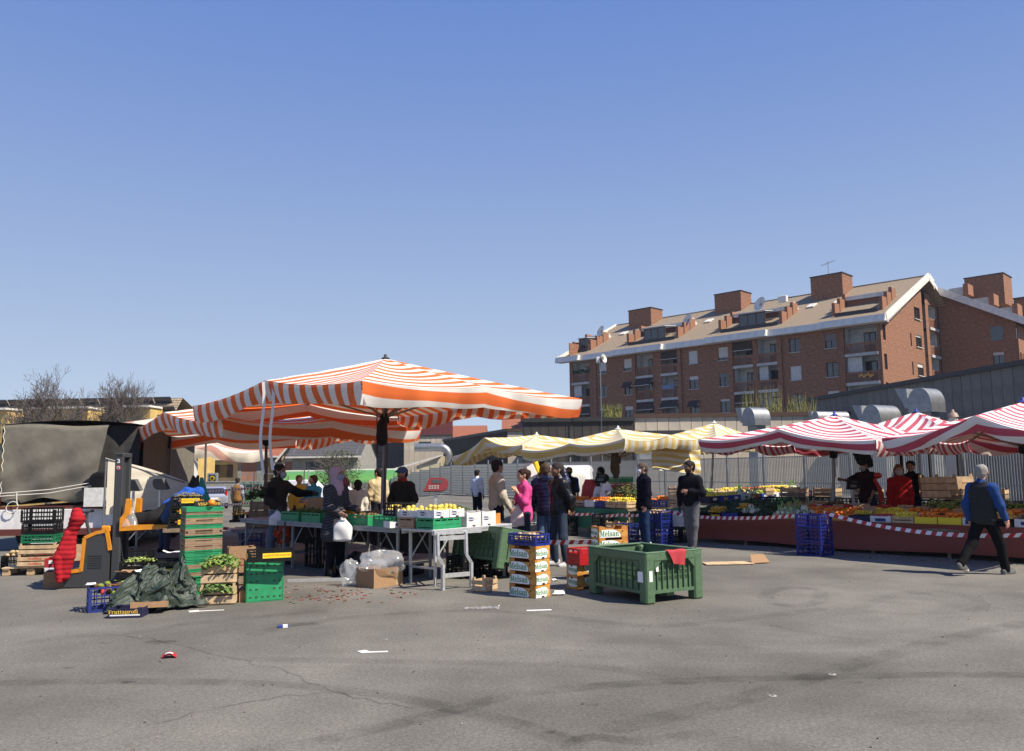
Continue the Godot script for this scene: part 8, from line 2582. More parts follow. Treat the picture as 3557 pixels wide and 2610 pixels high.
# ---------------------------------------------------------------- continuous surfaces from tapered bones
# bones: [a, b, radius at a, radius at b, front-back flattening]; cuts are bones taken away
func net(b: MB, bones: Array, cell: float, k: float, paint: Callable, cuts := [], style := "") -> void:
	var lo := Vector3(1e9, 1e9, 1e9); var hi := -lo
	for q in bones:
		var r: float = maxf(q[2], q[3]) + cell * 2.5
		for e in [q[0], q[1]]:
			lo = lo.min(e - Vector3.ONE * r); hi = hi.max(e + Vector3.ONE * r)
	var nx := int((hi.x - lo.x) / cell) + 2; var ny := int((hi.y - lo.y) / cell) + 2; var nz := int((hi.z - lo.z) / cell) + 2
	var sy := nx; var sz := nx * ny
	var f := PackedFloat32Array(); f.resize(nx * ny * nz); f.fill(1.0)
	for pass_i in 2:
		for q in (bones if pass_i == 0 else cuts):
			var A: Vector3 = q[0]; var B: Vector3 = q[1]
			var ra: float = q[2]; var rb: float = q[3]; var zf: float = q[4] if q.size() > 4 else 1.0
			var r := maxf(ra, rb) + k + cell * 3.0
			var l := ((A.min(B) - Vector3.ONE * r) - lo) / cell
			var h := ((A.max(B) + Vector3.ONE * r) - lo) / cell
			var ba := B - A; ba.z *= zf
			var inv := 1.0 / maxf(ba.length_squared(), 1e-8)
			for iz in range(maxi(0, int(l.z)), mini(nz, int(h.z) + 1)):
				for iy in range(maxi(0, int(l.y)), mini(ny, int(h.y) + 1)):
					var row := iz * sz + iy * sy
					var pa := Vector3(0, lo.y + iy * cell - A.y, (lo.z + iz * cell - A.z) * zf)
					for ix in range(maxi(0, int(l.x)), mini(nx, int(h.x) + 1)):
						pa.x = lo.x + ix * cell - A.x
						var t := clampf(pa.dot(ba) * inv, 0.0, 1.0)
						var d := (pa - ba * t).length() - (ra + (rb - ra) * t)
						var o := f[row + ix]
						if pass_i == 0:
							var m := k - absf(o - d)
							f[row + ix] = minf(o, d) - (m * m / (4.0 * k) if m > 0.0 else 0.0)
						elif -d > o: f[row + ix] = -d
	var vi := PackedInt32Array(); vi.resize(nx * ny * nz); vi.fill(-1)
	var base := b.v.size()
	var far := cell * 2.8
	var co := [0, 1, sy, sy + 1, sz, sz + 1, sz + sy, sz + sy + 1]
	var ed := [[0, 1], [2, 3], [4, 5], [6, 7], [0, 2], [1, 3], [4, 6], [5, 7], [0, 4], [1, 5], [2, 6], [3, 7]]
	var pos := [Vector3(0, 0, 0), Vector3(1, 0, 0), Vector3(0, 1, 0), Vector3(1, 1, 0), Vector3(0, 0, 1), Vector3(1, 0, 1), Vector3(0, 1, 1), Vector3(1, 1, 1)]
	var g := [0.0, 0.0, 0.0, 0.0, 0.0, 0.0, 0.0, 0.0]
	for iz in nz - 1:
		for iy in ny - 1:
			for ix in nx - 1:
				var i := iz * sz + iy * sy + ix
				var f0 := f[i]
				if f0 > far or f0 < -far: continue
				var neg := 0
				for c in 8:
					g[c] = f[i + co[c]]
					if g[c] < 0.0: neg += 1
				if neg == 0 or neg == 8: continue
				var s := Vector3.ZERO
				var n := 0
				for e in ed:
					var ga: float = g[e[0]]; var gb: float = g[e[1]]
					if (ga < 0.0) != (gb < 0.0):
						s += pos[e[0]].lerp(pos[e[1]], ga / (ga - gb)); n += 1
				var gr := Vector3(g[1] + g[3] + g[5] + g[7] - g[0] - g[2] - g[4] - g[6], g[2] + g[3] + g[6] + g[7] - g[0] - g[1] - g[4] - g[5], g[4] + g[5] + g[6] + g[7] - g[0] - g[1] - g[2] - g[3]).normalized()
				var p := lo + (Vector3(ix, iy, iz) + s / n) * cell
				b.col = paint.call(p)
				vi[i] = b.vert(p, gr)
	for iz in range(1, nz - 1):
		for iy in range(1, ny - 1):
			for ix in range(1, nx - 1):
				var i := iz * sz + iy * sy + ix
				var f0 := f[i]
				if f0 > far or f0 < -far: continue
				var a := f0 < 0.0
				for ax in 3:
					var st: int = [1, sy, sz][ax]
					if a == (f[i + st] < 0.0): continue
					var u: int = [sy, sz, 1][ax]; var w: int = [sz, 1, sy][ax]
					var q := [vi[i - u - w], vi[i - w], vi[i], vi[i - u]]
					if q[0] < 0 or q[1] < 0 or q[2] < 0 or q[3] < 0: continue
					for kk in ([0, 2, 1, 0, 3, 2] if a else [0, 1, 2, 0, 2, 3]): b.idx.append(q[kk])
	# cloth relief
	if style:
		var fn := FastNoiseLite.new(); fn.seed = 17; fn.frequency = 5.0; fn.fractal_octaves = 3; fn.fractal_type = FastNoiseLite.FRACTAL_RIDGED
		for i in range(base, b.v.size()):
			var p := b.v[i]
			var am := 0.0
			if style == "puff": am = 0.009 * (absf(sin(p.y * 44.0 + p.x * 3.0)) - 0.5) + 0.006 * fn.get_noise_3d(p.x, p.y, p.z)
			elif style == "fold": am = 0.020 * fn.get_noise_3d(p.x, p.y * 0.6, p.z)
			elif style == "soft": am = 0.010 * fn.get_noise_3d(p.x, p.y * 0.45, p.z)
			b.v[i] = p + b.n[i] * am
		var nn := PackedVector3Array(); nn.resize(b.v.size())
		var i0 := 0
		for i in range(0, b.idx.size(), 3):
			if b.idx[i] < base: continue
			var A := b.v[b.idx[i]]; var B := b.v[b.idx[i + 1]]; var C := b.v[b.idx[i + 2]]
			var fnn := (C - A).cross(B - A)
			nn[b.idx[i]] += fnn; nn[b.idx[i + 1]] += fnn; nn[b.idx[i + 2]] += fnn
		for i in range(base, b.v.size()):
			if nn[i].length_squared() > 1e-14: b.n[i] = nn[i].normalized()

func sdf_mesh(bones: Array, cell: float, k: float, c: Color, style := "") -> MB:
	var b := MB.new()
	net(b, bones, cell, k, func(_p): return c, [], style)
	return b

# ---------------------------------------------------------------- people
# Local frame: facing +z, the person's left is +x. o holds the pose and the clothes.
func person(label: String, at: Vector3, yaw: float, o: Dictionary) -> Node3D:
	var t := thing("person", label, "person", at, yaw)
	var H: float = o.get("h", 1.74)
	var s := H / 1.74
	var girth: float = o.get("girth", 1.0)
	var skin: Color = o.get("skin", C3(0.46, 0.26, 0.16))
	var lean: Vector3 = o.get("lean", Vector3.ZERO)
	var legs = o.get("legs", [[V(0.02, -0.43, 0.02), V(0.01, -0.41, -0.03)], [V(-0.02, -0.43, 0.02), V(-0.01, -0.41, -0.03)]])
	var arms = o.get("arms", [[V(0.05, -0.28, -0.01), V(0.01, -0.24, 0.06)], [V(-0.05, -0.28, -0.01), V(-0.01, -0.24, 0.06)]])
	var hip := V(0, 0.93 * s, 0)
	# drop or raise the pelvis so that the lower foot stands on the ground
	var low := 1e9
	for l in legs: low = minf(low, (l[0].y + l[1].y) * s)
	hip.y = -low + 0.085 * s
	if o.has("seat"): hip.y = o.seat
	var sh := hip + V(0, 0.50 * s, 0) + lean
	var nk := sh + V(0, 0.06 * s, 0) + lean * 0.12
	var head: Vector3 = nk + V(0, 0.155 * s, 0.02) + lean * 0.15 + o.get("head_off", Vector3.ZERO)
	var J := {}
	for i in 2:
		var sg := 1.0 if i == 0 else -1.0
		J["h%d" % i] = hip + V(sg * 0.085 * s, -0.02, 0)
		J["k%d" % i] = J["h%d" % i] + legs[i][0] * s
		J["a%d" % i] = J["k%d" % i] + legs[i][1] * s
		J["s%d" % i] = sh + V(sg * 0.165 * s * (0.5 + 0.5 * girth), -0.035 * s, 0)
		J["e%d" % i] = J["s%d" % i] + arms[i][0] * s
		J["w%d" % i] = J["e%d" % i] + arms[i][1] * s
	var mid := hip.lerp(sh, 0.5)
	var chest := hip.lerp(sh, 0.78)
	# ---- body, one surface: trunk, limbs, then hands and head on finer grids
	var body := MB.new()
	var g := func(_p): return skin
	var bb := [[hip - V(0.07 * s, 0.02, 0), hip + V(0.07 * s, -0.02, 0), 0.095 * s, 0.095 * s, 1.15], [hip, mid, 0.12 * s * girth, 0.115 * s * girth, 1.25], [mid, chest, 0.115 * s * girth, 0.13 * s * girth, 1.3], [chest - V(0.07 * s, 0, 0), chest + V(0.07 * s, 0, 0), 0.115 * s, 0.115 * s, 1.25], [nk - V(0, 0.05, 0.01), nk + V(0, 0.08 * s, 0.005), 0.058 * s, 0.054 * s]]
	for i in 2:
		bb.append([J["h%d" % i], J["k%d" % i], 0.078 * s, 0.052 * s])
		bb.append([J["k%d" % i], J["k%d" % i].lerp(J["a%d" % i], 0.35), 0.052 * s, 0.054 * s])
		bb.append([J["k%d" % i].lerp(J["a%d" % i], 0.35), J["a%d" % i], 0.054 * s, 0.036 * s])
		bb.append([chest + V((0.08 if i == 0 else -0.08) * s, 0.05, 0), J["s%d" % i], 0.07 * s, 0.062 * s])
		bb.append([J["s%d" % i], J["e%d" % i], 0.05 * s, 0.040 * s])
		bb.append([J["e%d" % i], J["w%d" % i], 0.040 * s, 0.028 * s])
	net(body, bb, 0.024, 0.032, g)
	# hands
	for i in 2:
		var gl: Color = o.get("glove", skin) if not o.has("glove_side") or o.glove_side == i else skin
		var sg := 1.0 if i == 0 else -1.0
		var dir: Vector3 = o.get("hand_dir", {}).get(i, (J["w%d" % i] - J["e%d" % i]).normalized())
		var pn: Vector3 = V(-sg, 0, 0.15)
		pn = (pn - dir * pn.dot(dir)).normalized()
		var acr := dir.cross(pn).normalized()
		if acr.z < 0 or (absf(acr.z) < 0.2 and acr.y < 0): acr = -acr
		var W: Vector3 = J["w%d" % i]
		var hb := [[W - dir * 0.02, W + dir * 0.035, 0.026 * s, 0.030 * s], [W + dir * 0.03 + acr * 0.018, W + dir * 0.085 + acr * 0.026, 0.019, 0.017], [W + dir * 0.03 - acr * 0.018, W + dir * 0.085 - acr * 0.026, 0.019, 0.016], [W + dir * 0.03, W + dir * 0.088, 0.02, 0.017]]
		var curl: float = o.get("curl", 0.5)
		for fgr in 4:
			var off := 0.030 - fgr * 0.020
			var L: float = [0.040, 0.045, 0.042, 0.032][fgr]
			var p0 := W + dir * 0.086 + acr * off
			var d1 := (dir + pn * curl * 0.6).normalized()
			var p1 := p0 + d1 * L
			var d2 := (dir + pn * curl * 2.0).normalized()
			var p2 := p1 + d2 * L * 0.8
			hb.append([p0, p1, 0.0095, 0.009]); hb.append([p1, p2, 0.009, 0.0075])
		var t0 := W + dir * 0.03 + acr * 0.028
		var t1 := t0 + (dir * 0.6 + acr * 0.9 + pn * 0.4).normalized() * 0.042
		hb.append([t0, t1, 0.013, 0.0105]); hb.append([t1, t1 + (dir + acr * 0.25 + pn * 0.5).normalized() * 0.034, 0.0105, 0.008])
		net(body, hb, 0.0075, 0.008, func(_p): return gl)
	# head
	var hs := s * 1.0
	var hbs := Basis(Vector3.UP, deg_to_rad(o.get("turn", 0.0))) * Basis(Vector3.RIGHT, deg_to_rad(o.get("nod", 0.0)))
	var P := func(x, y, z): return head + hbs * (V(x, y, z) * hs)
	var female: bool = o.get("female", false)
	var hd := [[P.call(0, 0.035, -0.018), P.call(0, 0.03, 0.012), 0.088 * hs, 0.083 * hs], [P.call(0, -0.015, 0.03), P.call(0, -0.075, 0.052), 0.068 * hs, 0.040 * hs], [P.call(-0.03, -0.05, 0.02), P.call(0.03, -0.05, 0.02), 0.042 * hs, 0.042 * hs],
		[P.call(0, 0.012, 0.094), P.call(0, -0.022, 0.112), 0.009, 0.014], [P.call(-0.015, -0.026, 0.098), P.call(0.015, -0.026, 0.098), 0.010, 0.010], [P.call(-0.034, 0.026, 0.082), P.call(0.034, 0.026, 0.082), 0.014, 0.014],
		[P.call(-0.018, -0.055, 0.092), P.call(0.018, -0.055, 0.092), 0.010, 0.010], [P.call(0, -0.088, 0.075), P.call(0, -0.086, 0.07), 0.020, 0.020], [P.call(-0.045, -0.012, 0.070), P.call(-0.04, -0.02, 0.072), 0.020, 0.020], [P.call(0.045, -0.012, 0.070), P.call(0.04, -0.02, 0.072), 0.020, 0.020],
		[P.call(0, -0.05, -0.02), nk + V(0, -0.01, -0.005), 0.056 * hs, 0.058 * hs]]
	for x in [-1, 1]: hd.append([P.call(x * 0.086, 0.012, -0.008), P.call(x * 0.086, -0.026, 0.0), 0.016, 0.012])
	var beard: Color = o.get("beard", skin)
	var paint := func(p: Vector3) -> Color:
		var q: Vector3 = hbs.inverse() * (p - head) / hs
		if q.z > 0.06:
			for x in [-1, 1]:
				var ex := absf(q.x - x * 0.033); var ey := absf(q.y - 0.004)
				if ex < 0.013 and ey < 0.006: return C3(0.03, 0.02, 0.018)
				if ex < 0.018 and absf(q.y - 0.028) < 0.006: return skin.lerp(o.get("hair", C3(0.02, 0.016, 0.014)), 0.75)
			if absf(q.x) < 0.026 and absf(q.y + 0.055) < 0.007: return skin.lerp(C3(0.36, 0.07, 0.06), 0.55)
		if q.y < -0.035 and q.z > 0.0 and q.y > -0.13: return beard
		return skin
	var carve := [[P.call(-0.034, 0.004, 0.108), P.call(-0.032, 0.004, 0.108), 0.013, 0.013], [P.call(0.034, 0.004, 0.108), P.call(0.032, 0.004, 0.108), 0.013, 0.013]]
	net(body, hd, 0.0095, 0.018, paint, carve)
	part(t, "body", body, "skin")
	# ---- hair
	var hc: Color = o.get("hair", C3(0.018, 0.014, 0.012))
	var style: String = o.get("hairstyle", "short")
	if style != "none":
		var hb := [[P.call(0, 0.042, -0.028), P.call(0, 0.045, 0.012), 0.094 * hs, 0.086 * hs], [P.call(0, -0.02, -0.05), P.call(0, -0.045, -0.045), 0.072 * hs, 0.058 * hs]]
		var ct := [[P.call(0, -0.04, 0.088), P.call(0, 0.0, 0.13), 0.104 * hs, 0.09 * hs], [P.call(-0.12, -0.075, 0.06), P.call(0.12, -0.075, 0.06), 0.075, 0.075]]
		if style == "bun": hb.append([P.call(0, 0.05, -0.11), P.call(0, 0.02, -0.12), 0.05, 0.045])
		if style == "long":
			for x in [-1, 1]: hb.append([P.call(x * 0.07, 0.02, -0.01), P.call(x * 0.085, -0.16, 0.0), 0.04, 0.03])
			hb.append([P.call(0, 0, -0.06), P.call(0, -0.16, -0.06), 0.075, 0.06])
		if style == "bob":
			for x in [-1, 1]: hb.append([P.call(x * 0.07, 0.03, -0.01), P.call(x * 0.08, -0.06, -0.01), 0.04, 0.035])
		if style == "bushy": hb.append([P.call(0, 0.07, -0.02), P.call(0, 0.05, -0.03), 0.105, 0.10])
		var hm := MB.new()
		net(hm, hb, 0.011, 0.02, func(_p): return hc, ct, "soft")
		part(t, "hair", hm, "hair")
	# ---- clothes
	var tc: Color = o.get("top", C3(0.05, 0.05, 0.06))
	var hem: float = o.get("hem", 0.80) * s
	var slv: float = o.get("sleeve", 0.96)
	var fat: float = o.get("fat", 0.014)
	var hemr: float = o.get("hem_r", 0.145) * s * girth
	var tb := [[chest - V(0.09 * s, 0.01, 0), chest + V(0.09 * s, -0.01, 0), 0.117 * s + fat, 0.117 * s + fat, 1.25], [sh - V(0.08 * s, 0.03, 0.01), sh + V(0.08 * s, -0.03, -0.01), 0.07 * s + fat, 0.07 * s + fat, 1.1], [chest, mid, 0.137 * s * girth + fat, 0.128 * s * girth + fat, 1.28], [mid, V(hip.x, maxf(hem + 0.10, hem + hemr * 0.5), hip.z), 0.128 * s * girth + fat, hemr + fat, 1.2]]
	if hem < hip.y - 0.12: tb.append([V(hip.x, hip.y, hip.z), V(hip.x, hem + 0.12, hip.z + 0.01), 0.15 * s + fat, hemr + fat, 1.15])
	if o.get("collar", true): tb.append([nk - V(0, 0.02, 0.008), nk + V(0, 0.02, 0.0), 0.068 * s + fat * 0.4, 0.062 * s + fat * 0.4])
	if o.get("hood", false): tb.append([nk + V(-0.06, 0.0, -0.085), nk + V(0.06, 0.0, -0.085), 0.052, 0.052])
	for i in 2:
		tb.append([chest + V((0.09 if i == 0 else -0.09) * s, 0.05 * s, 0), J["s%d" % i], 0.078 * s + fat, 0.068 * s + fat])
		if slv > 0.3:
			tb.append([J["s%d" % i], J["e%d" % i], 0.062 * s + fat, 0.053 * s + fat])
			if slv > 0.55: tb.append([J["e%d" % i], J["e%d" % i].lerp(J["w%d" % i], (slv - 0.5) * 2.0), 0.053 * s + fat, 0.038 * s + fat])
	# the hem is cut off level
	var cutb := [[V(-0.5, hem - 0.5, 0), V(0.5, hem - 0.5, 0), 0.5, 0.5, 0.02]] if not o.has("seat") else []
	var band = o.get("band", null)
	var tp := MB.new()
	var tpaint := func(p: Vector3) -> Color:
		if band != null and p.y > band[0] * s and p.y < band[1] * s and absf(p.x) > band[3]: return band[2]
		if o.has("yoke") and p.y > sh.y - 0.16 * s: return o.yoke
		if o.has("stripes"): return tc.lerp(o.stripes, 0.5 + 0.5 * sin((p.y + absf(p.x) * 0.5) * 150.0))
		if o.has("check"): return tc.lerp(o.check, 1.0 if (int(floor(p.y * 40.0)) + int(floor(p.x * 40.0))) % 2 == 0 else 0.0)
		return tc
	net(tp, tb, 0.017, 0.045, tpaint, cutb, o.get("cloth", "soft"))
	part(t, o.get("top_name", "jacket"), tp, "vcol_shiny" if o.get("shiny", false) else "vcol")
	# an extra waistcoat over the shirt
	if o.has("vest"):
		var vb := []
		for q in tb.slice(0, 4): vb.append([q[0], q[1], q[2] + 0.016, q[3] + 0.016, q[4]])
		var vm := MB.new()
		net(vm, vb, 0.017, 0.045, func(_p): return o.vest, cutb + [[J["s0"] + V(0.03, 0.03, 0), J["s0"] + V(0.05, -0.1, 0), 0.085, 0.085], [J["s1"] + V(-0.03, 0.03, 0), J["s1"] + V(-0.05, -0.1, 0), 0.085, 0.085]], o.get("vest_cloth", "puff"))
		part(t, "waistcoat", vm, "vcol")
	# ---- trousers
	var pc: Color = o.get("trousers", C3(0.04, 0.05, 0.08))
	var pb := [[hip - V(0.07 * s, 0.02, 0), hip + V(0.07 * s, -0.02, 0), 0.108 * s, 0.108 * s, 1.15], [hip, hip + V(0, 0.09 * s, 0), 0.125 * s * girth, 0.12 * s * girth, 1.2]]
	for i in 2:
		pb.append([J["h%d" % i], J["k%d" % i], 0.096 * s, 0.078 * s])
		pb.append([J["k%d" % i], J["a%d" % i] + V(0, 0.01, 0), 0.078 * s, 0.060 * s])
	var pm := MB.new()
	net(pm, pb, 0.018, 0.035, func(_p): return pc, [], "soft")
	part(t, "trousers", pm, "vcol")
	# ---- shoes
	for i in 2:
		var A: Vector3 = J["a%d" % i]
		var fdir: Vector3 = o.get("feet", [V(0.12, 0, 1), V(-0.12, 0, 1)])[i]
		var pitch: float = fdir.y
		fdir = V(fdir.x, 0, fdir.z).normalized()
		var gy := A.y - 0.045 * s
		var heel := V(A.x, gy, A.z) - fdir * 0.055
		var toe := V(A.x, gy - 0.004 + pitch, A.z) + fdir * 0.15
		var sm := MB.new()
		net(sm, [[heel, toe, 0.040, 0.034], [heel + V(0, 0.03, 0), A + fdir * 0.02, 0.042, 0.046], [heel + fdir * 0.12, toe, 0.046, 0.038]], 0.013, 0.02, func(p): return o.get("sole", o.get("shoe", C3(0.02, 0.02, 0.02))) if p.y < gy - 0.02 + (pitch * 0.5 if pitch else 0.0) else o.get("shoe", C3(0.02, 0.02, 0.02)))
		part(t, "shoe", sm, "vcol")
	# ---- extras on the head
	if o.has("mask"):
		var mm := MB.new()
		var my: float = o.get("mask_y", -0.045)
		net(mm, [[P.call(-0.02, my, 0.066), P.call(0.02, my, 0.066), 0.056, 0.056], [P.call(0, my - 0.02, 0.06), P.call(0, my + 0.015, 0.082), 0.05, 0.042]], 0.010, 0.02, func(_p): return o.mask, [[P.call(-0.1, my, 0.0), P.call(0.1, my, 0.0), 0.062, 0.062]])
		for x in [-1, 1]: mm.bar(P.call(x * 0.055, my + 0.01, 0.06), P.call(x * 0.092, 0.0, 0.0), 0.006, 0.006)
		part(t, "face_mask", mm, "vcol")
	if o.has("cap"):
		var cm := MB.new()
		net(cm, [[P.call(0, 0.052, -0.018), P.call(0, 0.052, 0.02), 0.099, 0.095], [P.call(-0.04, 0.055, 0.10), P.call(0.04, 0.055, 0.10), 0.02, 0.02, 0.5], [P.call(-0.03, 0.04, 0.15), P.call(0.03, 0.04, 0.15), 0.012, 0.012, 0.35]], 0.011, 0.02, func(_p): return o.cap, [[P.call(0, -0.1, -0.2), P.call(0, -0.1, 0.06), 0.135, 0.135]])
		part(t, "cap", cm, "vcol")
	if o.has("scarf"):
		var sc := MB.new()
		var sb := [[P.call(0, 0.03, -0.025), P.call(0, 0.035, 0.012), 0.106, 0.098], [P.call(0, -0.04, -0.02), P.call(0, -0.12, -0.01), 0.092, 0.09], [P.call(0, -0.12, 0.0), sh + V(0, 0.0, 0.03), 0.095, 0.11], [P.call(-0.02, -0.15, 0.05), chest + V(-0.04, 0.02, 0.12), 0.06, 0.04]]
		net(sc, sb, 0.013, 0.04, func(_p): return o.scarf, [[P.call(0, -0.012, 0.10), P.call(0, -0.02, 0.17), 0.072, 0.075]], "soft")
		part(t, "headscarf", sc, "vcol")
	if o.has("neck_scarf"):
		var ns := MB.new()
		net(ns, [[nk + V(-0.03, 0.03, 0.01), nk + V(0.03, 0.03, 0.01), 0.066, 0.066]], 0.014, 0.02, func(_p): return o.neck_scarf, [], "soft")
		part(t, "neck_scarf", ns, "vcol")
	t.set_meta("hands", null)
	t.remove_meta("hands")
	hand_at = [t.transform * J["w0"], t.transform * J["w1"]]
	return t

var hand_at := []

func carrier_bag(label: String, top: Vector3, w: float, h: float, m: String) -> void:
	var b := MB.new()
	b.surf(24, 12, func(u, v):
		var a: float = u * TAU
		var rr: float = w * 0.5 * lerpf(0.22, 1.0, smoothstep(0.0, 0.45, v)) * (1.0 if v < 0.95 else 0.05)
		var ca := cos(a); var sa := sin(a)
		var sq := pow(pow(absf(ca), 3.0) + pow(absf(sa), 3.0), -1.0 / 3.0)
		return top + V(ca * sq * rr * (1.0 + 0.05 * sin(a * 5.0 + v * 4.0)), -0.03 - minf(v, 0.95) / 0.95 * h, sa * sq * rr * 0.36 * (1.0 + 0.18 * sin(a * 3.0 + v * 7.0))))
	for x in [-0.02, 0.02]: b.tube([top + V(x * 0.4, 0.01, 0), top + V(x, -0.04, 0), top + V(x * 2, -0.10, 0)], 0.008, 5)
	solo("carrier_bag", label, "bag", b, m)

func make_people() -> void:
	var dark := C3(0.018, 0.015, 0.013)
	var tan := C3(0.33, 0.175, 0.105)
	var pale := C3(0.52, 0.31, 0.21)
	# hooded vendor reaching to the scale
	person("man in a dark grey hooded top reaching out with black gloves", V(-4.35, 0, -15.6), 62, {"h": 1.80, "skin": C3(0.22, 0.12, 0.08), "beard": C3(0.05, 0.035, 0.03), "top": C3(0.030, 0.026, 0.023), "band": [1.18, 1.36, C3(0.010, 0.010, 0.011), 0.17], "trousers": C3(0.12, 0.15, 0.19), "hood": true, "hem": 0.86, "glove": C3(0.012, 0.012, 0.014), "mask": C3(0.30, 0.33, 0.40), "mask_y": -0.06, "turn": 12, "arms": [[V(0.10, -0.14, 0.24), V(0.02, -0.01, 0.29)], [V(-0.08, -0.26, 0.0), V(0.0, -0.12, 0.22)]], "curl": 0.3, "legs": [[V(0.03, -0.42, 0.08), V(0.0, -0.42, -0.02)], [V(-0.02, -0.43, -0.04), V(0, -0.41, -0.08)]]})
	var p: Vector3 = hand_at[1]
	carrier_bag("white plastic bag held by the hooded man", p + V(0, -0.03, 0.02), 0.30, 0.26, "bag_white")
	carrier_bag("red and white plastic bag beside the white one of the hooded man", p + V(0.13, -0.05, 0.0), 0.20, 0.42, "bag_red")
	var nb := MB.new()
	for i in 60:
		nb.col = C3(0.42, 0.06, 0.02) * rf(0.6, 1.2)
		var a := rf(0, TAU); var y := rf(-1, 1); var q := sqrt(1 - y * y) * pow(rng.randf(), 0.3)
		nb.ball(V(cos(a) * q * 0.15, y * 0.19, sin(a) * q * 0.10), V(0.03, 0.03, 0.03), 7, 5)
	solo("onion_net", "red net of onions hanging from the hooded man's hand", "net bag", nb, "vcol", p + V(0.10, -0.45, 0.03))
	# woman in headscarf and long striped coat
	person("woman in a pink headscarf and long dark striped coat", V(-2.93, 0, -13.87), 58, {"h": 1.73, "female": true, "skin": C3(0.28, 0.16, 0.11), "hairstyle": "none", "scarf": C3(0.42, 0.29, 0.33), "top": C3(0.018, 0.018, 0.022), "stripes": C3(0.085, 0.085, 0.095), "hem": 0.56, "hem_r": 0.225, "girth": 1.05, "trousers": C3(0.010, 0.010, 0.012), "shoe": C3(0.012, 0.012, 0.013), "sole": C3(0.16, 0.15, 0.15), "mask": C3(0.22, 0.26, 0.36), "top_name": "coat", "arms": [[V(0.04, -0.26, 0.04), V(-0.02, -0.05, 0.24)], [V(-0.05, -0.26, 0.05), V(0.02, -0.10, 0.22)]], "turn": 8})
	carrier_bag("white carrier bag hanging from the arm of the woman in the headscarf", hand_at[1] + V(0.06, -0.03, -0.02), 0.30, 0.40, "bag_white")
	# beige jacket man
	person("man in a pale beige blouson looking to the right", V(-0.32, 0, -16.3), 108, {"h": 1.84, "skin": tan, "top": C3(0.44, 0.40, 0.33), "trousers": C3(0.02, 0.022, 0.03), "girth": 1.12, "hem": 0.86, "cloth": "fold", "turn": 15, "arms": [[V(0.06, -0.28, 0.02), V(-0.01, -0.24, 0.08)], [V(-0.08, -0.27, 0.04), V(0.0, -0.22, 0.12)]]})
	person("distant man in a white shirt seen from behind", V(-1.25, 0, -29.0), 150, {"h": 1.66, "skin": tan, "top": C3(0.62, 0.64, 0.72), "trousers": C3(0.012, 0.013, 0.02), "top_name": "shirt"})
	# woman in pink cardigan
	person("woman in a bright pink cardigan with arms crossed at her neck", V(0.20, 0, -15.6), -70, {"h": 1.66, "female": true, "skin": pale, "hair": C3(0.03, 0.014, 0.010), "hairstyle": "bun", "top": C3(0.62, 0.075, 0.26), "hem": 0.74, "girth": 1.05, "trousers": C3(0.025, 0.030, 0.05), "top_name": "cardigan", "sleeve": 0.78, "nod": 4, "arms": [[V(0.06, -0.25, 0.08), V(-0.16, 0.20, 0.10)], [V(-0.06, -0.26, 0.08), V(0.20, 0.0, 0.12)]]})
	carrier_bag("white and pink carrier bag on the arm of the woman in pink", hand_at[1] + V(0.06, -0.04, 0.10), 0.26, 0.36, "bag_pink")
	# navy quilted man, back to the camera, package on the shoulder
	person("man in a shiny navy quilted jacket holding up a white and yellow pack", V(0.62, 0, -16.1), 172, {"h": 1.76, "skin": tan, "hair": C3(0.06, 0.04, 0.03), "top": C3(0.007, 0.009, 0.036), "hood": true, "cloth": "puff", "shiny": true, "fat": 0.032, "girth": 1.1, "hem": 0.80, "trousers": C3(0.07, 0.115, 0.21), "shoe": C3(0.4, 0.4, 0.4), "arms": [[V(0.10, -0.27, 0.04), V(0.0, -0.22, 0.12)], [V(-0.20, 0.02, 0.10), V(0.06, 0.24, 0.06)]]})
	var pk := thing("water_pack", "white and yellow pack held at shoulder height", "package", V(0.33, 1.66, -16.05), 20)
	pbox(pk, "white_pack", V(0, 0, 0), V(0.17, 0.26, 0.12), "bag_white", 0.02, V(0, 0, 25))
	pbox(pk, "yellow_pack", V(0.13, 0.06, 0), V(0.09, 0.24, 0.1), "label_yellow", 0.02, V(0, 0, 18))
	# black leather man, hands behind
	person("man in a black leather jacket with hands clasped behind his back", V(0.80, 0, -14.95), -62, {"h": 1.76, "skin": tan, "hair": C3(0.03, 0.027, 0.025), "beard": C3(0.16, 0.09, 0.06), "top": C3(0.007, 0.007, 0.008), "shiny": true, "cloth": "fold", "fat": 0.02, "girth": 1.12, "hem": 0.85, "trousers": C3(0.030, 0.040, 0.065), "shoe": C3(0.45, 0.45, 0.46), "sole": C3(0.65, 0.65, 0.65), "turn": -8, "legs": [[V(0.08, -0.43, 0.02), V(0.04, -0.41, -0.03)], [V(-0.06, -0.43, 0.03), V(-0.03, -0.41, -0.04)]], "arms": [[V(0.09, -0.26, -0.08), V(-0.14, -0.17, -0.13)], [V(-0.09, -0.26, -0.08), V(0.14, -0.17, -0.13)]]})
	# vendors behind the yellow stall
	person("vendor in a dark waistcoat standing before the white van", V(1.55, 0, -23.3), -4, {"h": 1.70, "skin": tan, "hair": C3(0.10, 0.07, 0.05), "top": C3(0.012, 0.03, 0.10), "vest": C3(0.012, 0.012, 0.014), "vest_cloth": "soft", "sleeve": 0.5, "girth": 1.15, "mask": C3(0.02, 0.02, 0.022)})
